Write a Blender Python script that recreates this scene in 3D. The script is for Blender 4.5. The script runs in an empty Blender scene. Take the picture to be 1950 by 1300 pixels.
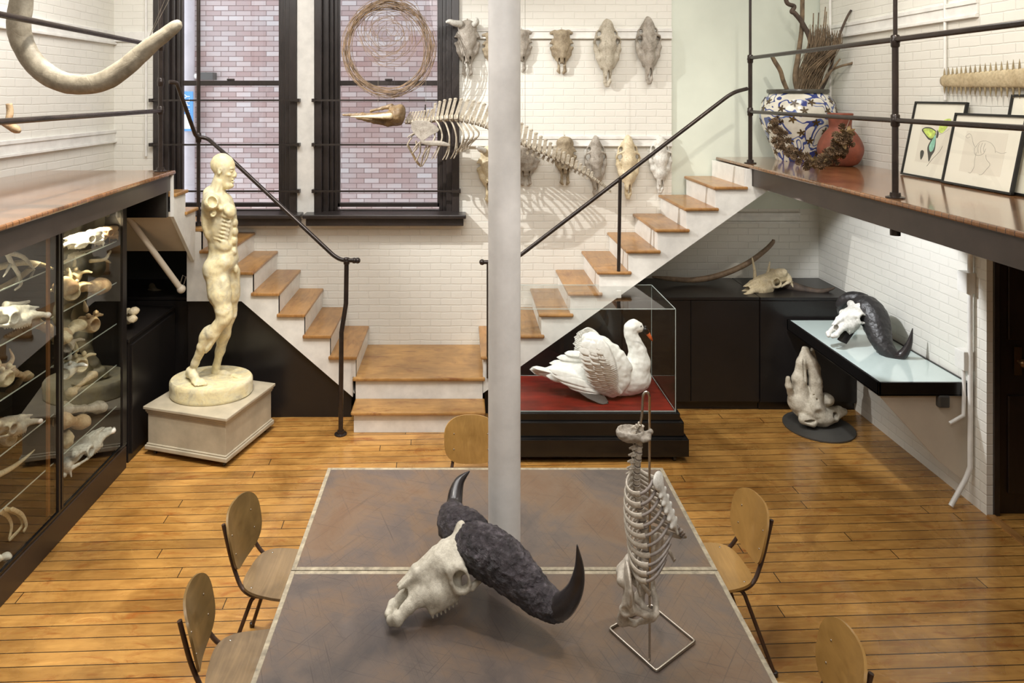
import bpy, math, random
import numpy as np
from mathutils import Vector, Matrix, noise as mnoise

C = bpy.context.scene
COL = C.collection
rnd = random.Random(11)

# ------------------------------------------------------------------ camera
# frame 1950 x 1300, focal length 1330 px, eye 3.0 m above the floor, looking level along +Y
# with the lens shifted down (verticals stay vertical).
FPX, CX, CY, EYE = 1330.0, 880.0, 180.0, 3.0
cam_d = bpy.data.cameras.new('camera')
cam_d.sensor_fit = 'HORIZONTAL'
cam_d.sensor_width = 36.0
cam_d.lens = FPX / 1950 * 36.0
cam_d.shift_x = (975 - CX) / 1950
cam_d.shift_y = -(650 - CY) / 1950
cam_d.clip_start = 0.05
cam_d.clip_end = 100
cam = bpy.data.objects.new('camera', cam_d)
cam.location = (0, 0, EYE)
cam.rotation_euler = (math.pi / 2, 0, 0)
COL.objects.link(cam)
C.camera = cam

# ------------------------------------------------------------------ colour management
C.view_settings.view_transform = 'Standard'
C.view_settings.look = 'None'
C.view_settings.exposure = 0.12
C.view_settings.gamma = 1.0
C.view_settings.use_curve_mapping = False
C.cycles.transparent_max_bounces = 40

# ------------------------------------------------------------------ daylight
W = bpy.data.worlds.new('sky')
C.world = W
W.use_nodes = True
_bg = W.node_tree.nodes['Background']
_bg.inputs[0].default_value = (0.88, 0.93, 1.0, 1)
_bg.inputs[1].default_value = 3.3


def area(name, loc, target, size, power, col=(1, 0.995, 0.975), size_y=None, spread=math.pi):
    d = bpy.data.lights.new(name, 'AREA')
    d.energy = power
    d.color = col
    d.size = size
    if size_y:
        d.shape = 'RECTANGLE'
        d.size_y = size_y
    d.spread = spread
    o = bpy.data.objects.new(name, d)
    o.location = loc
    o.rotation_euler = (Vector(target) - Vector(loc)).to_track_quat('-Z', 'Y').to_euler()
    COL.objects.link(o)
    return o


def spot(name, loc, target, power, angle, blend=0.4, radius=0.03, col=(1, 0.88, 0.72)):
    d = bpy.data.lights.new(name, 'SPOT')
    d.energy = power
    d.color = col
    d.spot_size = math.radians(angle)
    d.spot_blend = blend
    d.shadow_soft_size = radius
    o = bpy.data.objects.new(name, d)
    o.location = loc
    o.rotation_euler = (Vector(target) - Vector(loc)).to_track_quat('-Z', 'Y').to_euler()
    COL.objects.link(o)
    return o


# ceiling lighting of the hall: unseen area fills added for general light, and track spots
area('ceiling_fill', (-0.4, 3.6, 5.05), (-0.4, 3.6, 0), 2.6, 132, size_y=2.6)
area('ceiling_fill', (0.6, 0.6, 5.05), (0.4, 3.5, 1.0), 2.6, 85, size_y=2.0, col=(1, 0.99, 0.97))
area('ceiling_fill', (2.6, 5.4, 5.05), (3.0, 6.4, 2.0), 1.2, 30)
area('ceiling_fill', (-2.4, 5.0, 5.05), (-3.4, 6.0, 2.0), 1.2, 70)
spot('track_spot', (-1.6, 3.6, 4.9), (-1.75, 4.5, 0), 560, 62, 0.8, 0.08, (1, 0.93, 0.83))
spot('track_spot', (-0.2, 4.2, 4.9), (-0.2, 5.3, 0), 130, 55, 0.8, 0.08, (1, 0.94, 0.86))
spot('track_spot', (-0.75, 3.9, 4.85), (-2.15, 6.0, 1.6), 210, 30, 0.6, 0.05, (1, 0.95, 0.86))
spot('track_spot', (-3.0, 4.9, 4.9), (0.8, 7.3, 2.1), 880, 46, 0.9, 0.012, (1, 0.98, 0.95))
spot('track_spot', (1.6, 4.6, 4.9), (1.6, 7.3, 2.7), 60, 60, 0.7, 0.04, (1, 0.92, 0.80))
spot('track_spot', (1.9, 3.2, 4.8), (1.1, 6.1, 0.7), 420, 26, 0.6, 0.04, (1, 0.90, 0.78))
spot('track_spot', (2.45, 5.5, 2.15), (3.74, 5.95, 1.15), 85, 76, 0.25, 0.03, (0.93, 0.96, 1.0))
spot('track_spot', (1.4, 2.2, 4.7), (0.25, 3.2, 0.8), 150, 40, 0.7, 0.04, (1, 0.95, 0.90))
spot('track_spot', (2.5, 3.0, 4.8), (3.2, 6.2, 0.3), 60, 30, 0.7, 0.05, (1, 0.90, 0.75))
spot('track_spot', (2.0, 3.2, 4.9), (3.4, 5.6, 2.7), 190, 60, 0.7, 0.05, (1, 0.93, 0.82))

# ------------------------------------------------------------------ helpers
def P(u, v, Y):
    """point of the place seen at photo pixel (u, v) at depth Y metres"""
    return Vector(((u - CX) / FPX * Y, Y, EYE - (v - CY) / FPX * Y))


def ease(t):
    return t * t * (3 - 2 * t)


class MB:
    def __init__(s):
        s.v, s.f = [], []

    def add(s, vs, fs):
        n = len(s.v)
        s.v += [Vector(p) for p in vs]
        s.f += [tuple(i + n for i in f) for f in fs]
        return s

    def box(s, x0, x1, y0, y1, z0, z1, M=None):
        p = [Vector((x, y, z)) for z in (z0, z1) for y in (y0, y1) for x in (x0, x1)]
        if M is not None:
            p = [M @ q for q in p]
        return s.add(p, [(0, 2, 3, 1), (4, 5, 7, 6), (0, 1, 5, 4), (2, 6, 7, 3), (0, 4, 6, 2), (1, 3, 7, 5)])

    def tube(s, pts, r, seg=10, caps=True, flat=None):
        """tube along pts; r number or list; flat=(scale, dir) squashes along dir"""
        pts = [Vector(p) for p in pts]
        n = len(pts)
        rs = r if isinstance(r, (list, tuple)) else [r] * n
        T = []
        for i in range(n):
            a, b = pts[max(i - 1, 0)], pts[min(i + 1, n - 1)]
            T.append((b - a).normalized() if (b - a).length > 1e-9 else Vector((0, 0, 1)))
        up = Vector((0, 0, 1)) if abs(T[0].z) < 0.9 else Vector((1, 0, 0))
        N = (up - T[0] * up.dot(T[0])).normalized()
        vs = []
        for i in range(n):
            if i:
                N = N - T[i] * N.dot(T[i])
                N = N.normalized() if N.length > 1e-6 else T[i].orthogonal().normalized()
            B = T[i].cross(N)
            for k in range(seg):
                a = 2 * math.pi * k / seg
                o = (N * math.cos(a) + B * math.sin(a)) * rs[i]
                if flat:
                    d = flat[1]
                    o = o - d * o.dot(d) * (1 - flat[0])
                vs.append(pts[i] + o)
        fs = [(i * seg + k, i * seg + (k + 1) % seg, (i + 1) * seg + (k + 1) % seg, (i + 1) * seg + k)
              for i in range(n - 1) for k in range(seg)]
        if caps:
            fs.append(tuple(range(seg - 1, -1, -1)))
            fs.append(tuple((n - 1) * seg + k for k in range(seg)))
        return s.add(vs, fs)

    def lathe(s, prof, c=(0, 0, 0), seg=32, M=None, caps=True, sx=1, sy=1):
        vs = []
        for r, z in prof:
            for k in range(seg):
                a = 2 * math.pi * k / seg
                q = Vector((r * math.cos(a) * sx, r * math.sin(a) * sy, z))
                if M is not None:
                    q = M @ q
                vs.append(q + Vector(c))
        n = len(prof)
        fs = [(i * seg + k, i * seg + (k + 1) % seg, (i + 1) * seg + (k + 1) % seg, (i + 1) * seg + k)
              for i in range(n - 1) for k in range(seg)]
        if caps:
            fs.append(tuple(range(seg - 1, -1, -1)))
            fs.append(tuple((n - 1) * seg + k for k in range(seg)))
        return s.add(vs, fs)

    def ball(s, c, r, seg=12, rings=8, M=None):
        if not isinstance(r, (tuple, list)):
            r = (r, r, r)
        pr = [(math.sin(math.pi * i / rings), -math.cos(math.pi * i / rings)) for i in range(rings + 1)]
        vs = []
        for a, z in pr:
            for k in range(seg):
                t = 2 * math.pi * k / seg
                q = Vector((a * math.cos(t) * r[0], a * math.sin(t) * r[1], z * r[2]))
                if M is not None:
                    q = M @ q
                vs.append(q + Vector(c))
        fs = [(i * seg + k, i * seg + (k + 1) % seg, (i + 1) * seg + (k + 1) % seg, (i + 1) * seg + k)
              for i in range(rings) for k in range(seg)]
        return s.add(vs, fs)

    def prism(s, poly, off):
        """extrude a 3D polygon by the vector off"""
        n = len(poly)
        off = Vector(off)
        vs = [Vector(p) for p in poly] + [Vector(p) + off for p in poly]
        fs = [tuple(range(n - 1, -1, -1)), tuple(range(n, 2 * n))]
        fs += [(i, (i + 1) % n, n + (i + 1) % n, n + i) for i in range(n)]
        return s.add(vs, fs)

    def build(s, name, mat, parent=None, smooth=False, bevel=0, seg=2, origin=None, recalc=False):
        me = bpy.data.meshes.new(name)
        if parent is not None:
            off = parent_world(parent)
        elif origin is not None:
            off = Vector(origin)
        else:
            lo = Vector([min(p[i] for p in s.v) for i in range(3)])
            hi = Vector([max(p[i] for p in s.v) for i in range(3)])
            off = Vector(((lo.x + hi.x) / 2, (lo.y + hi.y) / 2, lo.z))
        me.from_pydata([tuple(p - off) for p in s.v], [], s.f)
        return finish(name, me, mat, parent, smooth, bevel, seg, off)


def parent_world(o):
    v = Vector(o.location)
    while o.parent is not None:
        o = o.parent
        v += o.location
    return v


def finish(name, me, mat, parent, smooth, bevel, seg, off):
    import bmesh
    bm = bmesh.new()
    bm.from_mesh(me)
    bmesh.ops.recalc_face_normals(bm, faces=bm.faces)
    bm.to_mesh(me)
    bm.free()
    me.materials.append(mat)
    o = bpy.data.objects.new(name, me)
    COL.objects.link(o)
    if parent is not None:
        o.parent = parent
    else:
        o.location = off
    if smooth:
        me.shade_smooth()
        if smooth == 'auto':
            for e in me.edges:
                pass
            try:
                me.set_sharp_from_angle(angle=math.radians(38))
            except Exception:
                pass
    if bevel:
        m = o.modifiers.new('bevel', 'BEVEL')
        m.width = bevel
        m.segments = seg
        m.limit_method = 'ANGLE'
        m.angle_limit = math.radians(40)
    return o


def thing(name, label, cat, loc, group=None, rz=0):
    o = bpy.data.objects.new(name, None)
    o.empty_display_size = 0.05
    COL.objects.link(o)
    o.location = loc
    o.rotation_euler.z = rz
    o['label'] = label
    o['category'] = cat
    if group:
        o['group'] = group
    return o


def tag(o, label, cat, group=None):
    o['label'] = label
    o['category'] = cat
    if group:
        o['group'] = group
    return o


def struct(o):
    o['kind'] = 'structure'
    return o


def copy_tree(o, parent=None):
    c = o.copy()
    COL.objects.link(c)
    if parent is not None:
        c.parent = parent
    for ch in list(o.children):
        copy_tree(ch, c)
    return c


def spline(pts, n=8):
    """Catmull-Rom through pts (any tuple length), n samples per span"""
    pts = [np.array(p, float) for p in pts]
    out = []
    for i in range(len(pts) - 1):
        p0 = pts[max(i - 1, 0)]
        p1, p2 = pts[i], pts[i + 1]
        p3 = pts[min(i + 2, len(pts) - 1)]
        for k in range(n):
            t = k / n
            out.append(0.5 * ((2 * p1) + (-p0 + p2) * t + (2 * p0 - 5 * p1 + 4 * p2 - p3) * t * t
                              + (-p0 + 3 * p1 - 3 * p2 + p3) * t ** 3))
    out.append(pts[-1])
    return out


# ------------------------------------------------------------------ implicit surfaces (for bone, plaster, feathers)
class SDF:
    def __init__(s, lo, hi, h):
        s.h = h
        s.lo = np.array(lo, float)
        s.n = np.ceil((np.array(hi, float) - s.lo) / h).astype(int) + 1
        s.ax = [s.lo[i] + h * np.arange(s.n[i]) for i in range(3)]
        s.f = np.full(tuple(s.n), 1.0, dtype=np.float32)

    def _do(s, lo, hi, k, fn, sub):
        m = k + 3 * s.h
        i0 = np.clip(np.floor((np.array(lo) - m - s.lo) / s.h).astype(int), 0, s.n)
        i1 = np.clip(np.ceil((np.array(hi) + m - s.lo) / s.h).astype(int) + 1, 0, s.n)
        if np.any(i1 <= i0):
            return
        X, Y, Z = np.meshgrid(s.ax[0][i0[0]:i1[0]], s.ax[1][i0[1]:i1[1]], s.ax[2][i0[2]:i1[2]], indexing='ij')
        d = fn(X, Y, Z)
        sl = (slice(i0[0], i1[0]), slice(i0[1], i1[1]), slice(i0[2], i1[2]))
        a = s.f[sl]
        k = max(k, 1e-5)
        if sub:
            d = -d
            h = np.clip(0.5 + 0.5 * (a - d) / k, 0, 1)
            s.f[sl] = d * (1 - h) + a * h + k * h * (1 - h)
        else:
            h = np.clip(0.5 + 0.5 * (a - d) / k, 0, 1)
            s.f[sl] = a * (1 - h) + d * h - k * h * (1 - h)

    def cone(s, a, b, ra, rb=None, k=0.01, sub=False, flat=None):
        """flat=(factor, dir): thickness scaled by 1/factor along dir (factor>1 = thinner)"""
        rb = ra if rb is None else rb
        a, b = np.array(a, float), np.array(b, float)
        ab = b - a
        L = max(ab.dot(ab), 1e-12)
        r = max(ra, rb)

        def fn(X, Y, Z):
            px, py, pz = X - a[0], Y - a[1], Z - a[2]
            t = np.clip((px * ab[0] + py * ab[1] + pz * ab[2]) / L, 0, 1)
            qx, qy, qz = px - ab[0] * t, py - ab[1] * t, pz - ab[2] * t
            if flat:
                d = np.array(flat[1], float)
                d /= np.linalg.norm(d)
                w = (qx * d[0] + qy * d[1] + qz * d[2]) * (flat[0] - 1)
                qx, qy, qz = qx + w * d[0], qy + w * d[1], qz + w * d[2]
                return (np.sqrt(qx * qx + qy * qy + qz * qz) - (ra + (rb - ra) * t)) / (1 + 0.5 * (flat[0] - 1))
            return np.sqrt(qx * qx + qy * qy + qz * qz) - (ra + (rb - ra) * t)
        s._do(np.minimum(a, b) - r, np.maximum(a, b) + r, k, fn, sub)
        return s

    def chain(s, pts, k=0.01, **kw):
        """pts = (x, y, z, r)"""
        for p, q in zip(pts[:-1], pts[1:]):
            s.cone(p[:3], q[:3], p[3], q[3], k, **kw)
        return s

    def ell(s, c, r, k=0.01, sub=False, rot=None):
        c = np.array(c, float)
        r = np.array(r, float)
        R = np.array(rot.to_3x3()) if rot is not None else np.eye(3)
        m = r.max()

        def fn(X, Y, Z):
            px, py, pz = X - c[0], Y - c[1], Z - c[2]
            q = [(R[0][i] * px + R[1][i] * py + R[2][i] * pz) for i in range(3)]
            k0 = np.sqrt((q[0] / r[0]) ** 2 + (q[1] / r[1]) ** 2 + (q[2] / r[2]) ** 2)
            k1 = np.sqrt((q[0] / r[0] ** 2) ** 2 + (q[1] / r[1] ** 2) ** 2 + (q[2] / r[2] ** 2) ** 2)
            return k0 * (k0 - 1) / np.maximum(k1, 1e-6)
        s._do(c - m, c + m, k, fn, sub)
        return s

    def cut(s, c, nrm, k=0.003):
        """remove the half space beyond point c in direction nrm"""
        c, nrm = np.array(c, float), np.array(nrm, float)
        nrm /= np.linalg.norm(nrm)
        X, Y, Z = np.meshgrid(*s.ax, indexing='ij')
        d = (X - c[0]) * nrm[0] + (Y - c[1]) * nrm[1] + (Z - c[2]) * nrm[2]
        s.f = np.maximum(s.f, d.astype(np.float32))
        return s

    def surf(s, M=None, jitter=0.0, jscale=20.0):
        f = s.f.copy()
        f[0], f[-1] = 1, 1
        f[:, 0], f[:, -1] = 1, 1
        f[:, :, 0], f[:, :, -1] = 1, 1
        ins = f < 0
        nx, ny, nz = f.shape
        cnt = np.zeros((nx - 1, ny - 1, nz - 1), np.float32)
        acc = np.zeros((nx - 1, ny - 1, nz - 1, 3), np.float32)
        base = [(0, 0, 0), (1, 0, 0), (0, 1, 0), (1, 1, 0), (0, 0, 1), (1, 0, 1), (0, 1, 1), (1, 1, 1)]

        def sub(a, o):
            return a[o[0]:nx - 1 + o[0], o[1]:ny - 1 + o[1], o[2]:nz - 1 + o[2]]
        for o in base:
            for ax in range(3):
                if o[ax]:
                    continue
                o2 = list(o)
                o2[ax] = 1
                A, B = sub(f, o), sub(f, o2)
                m = (A < 0) != (B < 0)
                t = np.where(m, A / np.where(m, A - B, 1), 0)
                cnt += m
                for c in range(3):
                    acc[..., c] += m * (o[c] + (t if c == ax else 0))
        act = cnt > 0
        idx = -np.ones(cnt.shape, int)
        idx[act] = np.arange(act.sum())
        ijk = np.argwhere(act)
        V = (acc[act] / cnt[act][:, None] + ijk) * s.h + s.lo
        F = []
        for ax in range(3):
            o2 = [0, 0, 0]
            o2[ax] = 1
            sl0 = tuple(slice(0, f.shape[i] - o2[i]) for i in range(3))
            sl1 = tuple(slice(o2[i], None) for i in range(3))
            m = ins[sl0] != ins[sl1]
            E = np.argwhere(m)
            a, b = [(1, 2), (2, 0), (0, 1)][ax]
            E = E[(E[:, a] > 0) & (E[:, b] > 0)]
            flip = ins[sl0][tuple(E.T)]
            da, db = np.zeros(3, int), np.zeros(3, int)
            da[a], db[b] = 1, 1
            q = [idx[tuple((E - x).T)] for x in (da + db, db, np.zeros(3, int), da)]
            q = np.stack(q, 1)
            q[~flip] = q[~flip][:, ::-1]
            F.append(q)
        F = np.concatenate(F)
        if M is not None:
            MM = np.array(M)
            V = V @ MM[:3, :3].T + MM[:3, 3]
        return V, F

    def build(s, name, mat, parent=None, M=None, smoothit=1, disp=None, origin=None):
        V, F = s.surf(M)
        return mesh_np(name, V, F, mat, parent, disp, origin)


def mesh_np(name, V, F, mat, parent=None, disp=None, origin=None):
    if disp:
        amp, sc = disp
        V = np.array([Vector(p) + mnoise.noise_vector(Vector(p) * sc) * amp for p in V])
    if parent is not None:
        off = np.array(parent_world(parent))
    elif origin is not None:
        off = np.array(origin, float)
    else:
        off = (V.min(0) + V.max(0)) / 2
        off[2] = V[:, 2].min()
    V = V - off
    me = bpy.data.meshes.new(name)
    me.vertices.add(len(V))
    me.vertices.foreach_set('co', V.astype(np.float32).ravel())
    me.loops.add(len(F) * 4)
    me.loops.foreach_set('vertex_index', F.astype(np.int32).ravel())
    me.polygons.add(len(F))
    me.polygons.foreach_set('loop_start', np.arange(0, len(F) * 4, 4, dtype=np.int32))
    me.update(calc_edges=True)
    me.validate()
    me.shade_smooth()
    me.materials.append(mat)
    o = bpy.data.objects.new(name, me)
    COL.objects.link(o)
    if parent is not None:
        o.parent = parent
    else:
        o.location = Vector(off)
    return o


# ------------------------------------------------------------------ materials
def lin(c):
    return tuple(((x / 255) / 12.92 if x / 255 <= 0.04045 else ((x / 255 + 0.055) / 1.055) ** 2.4) for x in c) + (1,)


class Mat:
    def __init__(s, name, rough=0.5, metal=0.0, col=(128, 128, 128), spec=0.5, coat=0):
        s.m = bpy.data.materials.new(name)
        s.m.use_nodes = True
        s.t = s.m.node_tree
        s.b = s.t.nodes['Principled BSDF']
        s.b.inputs['Roughness'].default_value = rough
        s.b.inputs['Metallic'].default_value = metal
        s.b.inputs['Base Color'].default_value = lin(col)
        s.b.inputs['Specular IOR Level'].default_value = spec
        s.b.inputs['Coat Weight'].default_value = coat
        s.b.inputs['Coat Roughness'].default_value = 0.08

    def n(s, typ, **kw):
        nd = s.t.nodes.new(typ)
        for k, v in kw.items():
            if k in nd.inputs.keys():
                nd.inputs[k].default_value = v
            else:
                setattr(nd, k, v)
        return nd

    def l(s, a, b):
        s.t.links.new(a, b)

    def coords(s, world=True, scale=(1, 1, 1), rot=(0, 0, 0), loc=(0, 0, 0)):
        if world:
            src = s.n('ShaderNodeNewGeometry').outputs['Position']
        else:
            src = s.n('ShaderNodeTexCoord').outputs['Object']
        mp = s.n('ShaderNodeMapping')
        mp.inputs['Scale'].default_value = scale
        mp.inputs['Rotation'].default_value = rot
        mp.inputs['Location'].default_value = loc
        s.l(src, mp.inputs['Vector'])
        return mp.outputs[0]

    def noise(s, vec, scale, detail=4, rough=0.6, dist=0):
        nd = s.n('ShaderNodeTexNoise')
        nd.inputs['Scale'].default_value = scale
        nd.inputs['Detail'].default_value = detail
        nd.inputs['Roughness'].default_value = rough
        nd.inputs['Distortion'].default_value = dist
        s.l(vec, nd.inputs['Vector'])
        return nd.outputs['Fac']

    def ramp(s, fac, stops):
        r = s.n('ShaderNodeValToRGB')
        el = r.color_ramp.elements
        while len(el) > 1:
            el.remove(el[-1])
        el[0].position = stops[0][0]
        el[0].color = lin(stops[0][1])
        for p, c in stops[1:]:
            e = el.new(p)
            e.color = lin(c)
        s.l(fac, r.inputs[0])
        return r.outputs[0]

    def mix(s, fac, a, b, mode='MIX'):
        m = s.n('ShaderNodeMix')
        m.data_type = 'RGBA'
        m.blend_type = mode
        for sock, val in ((m.inputs[0], fac), (m.inputs[6], a), (m.inputs[7], b)):
            if isinstance(val, bpy.types.NodeSocket):
                s.l(val, sock)
            else:
                sock.default_value = val
        return m.outputs[2]

    def bump(s, h, strength=0.3, dist=0.01, normal=None):
        b = s.n('ShaderNodeBump')
        b.inputs['Strength'].default_value = strength
        b.inputs['Distance'].default_value = dist
        s.l(h, b.inputs['Height'])
        if normal is not None:
            s.l(normal, b.inputs['Normal'])
        s.l(b.outputs[0], s.b.inputs['Normal'])
        return b.outputs[0]

    def base(s, col):
        s.l(col, s.b.inputs['Base Color'])
        return s


def simple(name, col, rough=0.5, metal=0.0, var=0.12, scale=6, bump=0.0, bscale=60, **kw):
    m = Mat(name, rough, metal, col, **kw)
    v = m.coords(False)
    f = m.noise(v, scale, 5)
    lo = tuple(max(0, c * (1 - var)) for c in col)
    hi = tuple(min(255, c * (1 + var)) for c in col)
    m.base(m.ramp(f, [(0.3, lo), (0.7, hi)]))
    if bump:
        m.bump(m.noise(v, bscale, 4), bump, 0.004)
    return m.m


def brick_paint(name, rot, base=(232, 229, 219)):
    """white painted brick; rot maps the wall plane on to the texture plane"""
    m = Mat(name, 0.42, col=base)
    v0 = m.coords(True)
    sx = m.n('ShaderNodeSeparateXYZ')
    m.l(v0, sx.inputs[0])
    cb = m.n('ShaderNodeCombineXYZ')
    m.l(sx.outputs[rot], cb.inputs[0])
    m.l(sx.outputs[2], cb.inputs[1])
    wob = m.n('ShaderNodeTexNoise')
    wob.inputs['Scale'].default_value = 7
    m.l(cb.outputs[0], wob.inputs['Vector'])
    ad = m.n('ShaderNodeVectorMath', operation='MULTIPLY_ADD')
    m.l(wob.outputs['Color'], ad.inputs[0])
    ad.inputs[1].default_value = (0.016, 0.012, 0)
    m.l(cb.outputs[0], ad.inputs[2])
    bk = m.n('ShaderNodeTexBrick')
    bk.inputs['Scale'].default_value = 1.0
    bk.inputs['Brick Width'].default_value = 0.215
    bk.inputs['Row Height'].default_value = 0.073
    bk.inputs['Mortar Size'].default_value = 0.006
    bk.inputs['Mortar Smooth'].default_value = 0.6
    bk.inputs['Bias'].default_value = 0
    bk.inputs['Color1'].default_value = (1, 1, 1, 1)
    bk.inputs['Color2'].default_value = (0.90, 0.90, 0.90, 1)
    bk.inputs['Mortar'].default_value = (0.25, 0.25, 0.25, 1)
    m.l(ad.outputs[0], bk.inputs['Vector'])
    n1 = m.noise(v0, 1.3, 5)
    n2 = m.noise(v0, 45, 4)
    col = m.ramp(n1, [(0.3, tuple(c * 0.965 for c in base)), (0.7, base)])
    mort = m.mix(bk.outputs['Fac'], col, lin(tuple(c * 0.965 for c in base)))
    m.base(mort)
    ht = m.n('ShaderNodeMath', operation='MULTIPLY_ADD')
    m.l(n2, ht.inputs[0])
    ht.inputs[1].default_value = 0.22
    inv = m.n('ShaderNodeMath', operation='SUBTRACT')
    inv.inputs[0].default_value = 1.0
    m.l(bk.outputs['Fac'], inv.inputs[1])
    m.l(inv.outputs[0], ht.inputs[2])
    h2 = m.n('ShaderNodeMath', operation='ADD')
    m.l(ht.outputs[0], h2.inputs[0])
    rg = m.n('ShaderNodeSeparateColor')
    m.l(bk.outputs['Color'], rg.inputs[0])
    m.l(rg.outputs[0], h2.inputs[1])
    m.bump(h2.outputs[0], 0.42, 0.006)
    return m.m


def wood(name, c_lo, c_hi, axis=0, rough=0.3, plank=0.0, plank_len=2.4, gap=0.02, rotz=0.0, coat=0.3, stain=None, along=6, across=60, bump=0.25):
    m = Mat(name, rough, col=c_hi, coat=coat)
    v = m.coords(True, rot=(0, 0, rotz))
    if axis == 1:
        v2 = m.n('ShaderNodeMapping')
        v2.inputs['Rotation'].default_value = (0, 0, math.pi / 2)
        m.l(v, v2.inputs['Vector'])
        v = v2.outputs[0]
    st = m.n('ShaderNodeMapping')
    st.inputs['Scale'].default_value = (along * 0.3, across * 0.3, along)
    m.l(v, st.inputs['Vector'])
    g = m.noise(st.outputs[0], 1.6, 8, 0.62, 1.2)
    col = m.ramp(g, [(0.28, c_lo), (0.52, tuple((a + b) / 2 for a, b in zip(c_lo, c_hi))), (0.72, c_hi)])
    big = m.noise(v, 2.2, 4, 0.6, 0.6)
    col = m.mix(0.5, col, m.ramp(big, [(0.3, tuple(c * 0.72 for c in c_lo)), (0.65, c_hi)]))
    if stain:
        st2 = m.n('ShaderNodeMapping')
        st2.inputs['Scale'].default_value = (1.2, 4.0, 1)
        m.l(v, st2.inputs['Vector'])
        sp = m.noise(st2.outputs[0], 3.2, 6, 0.7, 1.0)
        msk = m.n('ShaderNodeMapRange')
        msk.inputs['From Min'].default_value = 0.53
        msk.inputs['From Max'].default_value = 0.74
        m.l(sp, msk.inputs['Value'])
        col = m.mix(msk.outputs[0], col, lin(stain))
    if plank:
        # every board row gets its own shift so that the board ends fall at random
        sxyz = m.n('ShaderNodeSeparateXYZ')
        m.l(v, sxyz.inputs[0])
        dv = m.n('ShaderNodeMath', operation='DIVIDE')
        m.l(sxyz.outputs[1], dv.inputs[0])
        dv.inputs[1].default_value = plank
        fl = m.n('ShaderNodeMath', operation='FLOOR')
        m.l(dv.outputs[0], fl.inputs[0])
        wn_ = m.n('ShaderNodeTexWhiteNoise')
        wn_.noise_dimensions = '1D'
        m.l(fl.outputs[0], wn_.inputs['W'])
        sh = m.n('ShaderNodeMath', operation='MULTIPLY_ADD')
        m.l(wn_.outputs['Value'], sh.inputs[0])
        sh.inputs[1].default_value = plank_len
        m.l(sxyz.outputs[0], sh.inputs[2])
        cxyz = m.n('ShaderNodeCombineXYZ')
        m.l(sh.outputs[0], cxyz.inputs[0])
        m.l(sxyz.outputs[1], cxyz.inputs[1])
        v = cxyz.outputs[0]
        bk = m.n('ShaderNodeTexBrick')
        bk.offset = 0.0
        bk.inputs['Scale'].default_value = 1.0
        bk.inputs['Brick Width'].default_value = plank_len
        bk.inputs['Row Height'].default_value = plank
        bk.inputs['Mortar Size'].default_value = gap
        bk.inputs['Mortar Smooth'].default_value = 0.0
        bk.inputs['Bias'].default_value = 0
        bk.inputs['Color1'].default_value = (0.78, 0.76, 0.72, 1)
        bk.inputs['Color2'].default_value = (1.12, 1.1, 1.08, 1)
        m.l(v, bk.inputs['Vector'])
        col = m.mix(1.0, col, bk.outputs['Color'], 'MULTIPLY')
        col = m.mix(bk.outputs['Fac'], col, lin(tuple(c * 0.28 for c in c_lo)))
        inv = m.n('ShaderNodeMath', operation='SUBTRACT')
        inv.inputs[0].default_value = 1
        m.l(bk.outputs['Fac'], inv.inputs[1])
        b1 = m.bump(inv.outputs[0], 0.5, 0.003)
        m.bump(g, bump * 0.5, 0.001, b1)
    else:
        m.bump(g, bump, 0.002)
    rr = m.n('ShaderNodeMapRange')
    rr.inputs['To Min'].default_value = rough * 0.75
    rr.inputs['To Max'].default_value = rough * 1.35
    m.l(big, rr.inputs['Value'])
    m.l(rr.outputs[0], m.b.inputs['Roughness'])
    m.base(col)
    return m.m


def bone(name, lo, hi, rough=0.62, scale=9, bump=0.35, crack=True, dirt=None):
    m = Mat(name, rough, col=hi)
    v = m.coords(False)
    f = m.noise(v, scale, 6, 0.65, 0.4)
    col = m.ramp(f, [(0.30, lo), (0.50, tuple((a + 2 * b) / 3 for a, b in zip(lo, hi))), (0.68, hi)])
    fine = m.noise(v, scale * 9, 5, 0.7)
    col = m.mix(0.35, col, m.mix(1.0, col, m.ramp(fine, [(0.35, (140, 130, 115)), (0.6, (255, 255, 255))]), 'MULTIPLY'))
    if dirt:
        d = m.noise(v, scale * 0.45, 5, 0.6, 1.0)
        mk = m.n('ShaderNodeMapRange')
        mk.inputs['From Min'].default_value = 0.52
        mk.inputs['From Max'].default_value = 0.72
        m.l(d, mk.inputs['Value'])
        col = m.mix(mk.outputs[0], col, lin(dirt))
    m.base(col)
    h = fine
    if crack:
        vo = m.n('ShaderNodeTexVoronoi', feature='DISTANCE_TO_EDGE')
        vo.inputs['Scale'].default_value = scale * 1.6
        wv = m.n('ShaderNodeVectorMath', operation='MULTIPLY_ADD')
        wn = m.n('ShaderNodeTexNoise')
        wn.inputs['Scale'].default_value = scale * 2
        m.l(v, wn.inputs['Vector'])
        m.l(wn.outputs['Color'], wv.inputs[0])
        wv.inputs[1].default_value = (0.1, 0.1, 0.1)
        m.l(v, wv.inputs[2])
        m.l(wv.outputs[0], vo.inputs['Vector'])
        cl = m.n('ShaderNodeMath', operation='MINIMUM')
        m.l(vo.outputs['Distance'], cl.inputs[0])
        cl.inputs[1].default_value = 0.02
        ad = m.n('ShaderNodeMath', operation='MULTIPLY_ADD')
        m.l(cl.outputs[0], ad.inputs[0])
        ad.inputs[1].default_value = 12
        m.l(fine, ad.inputs[2])
        h = ad.outputs[0]
    m.bump(h, bump, 0.004)
    return m.m


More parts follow.
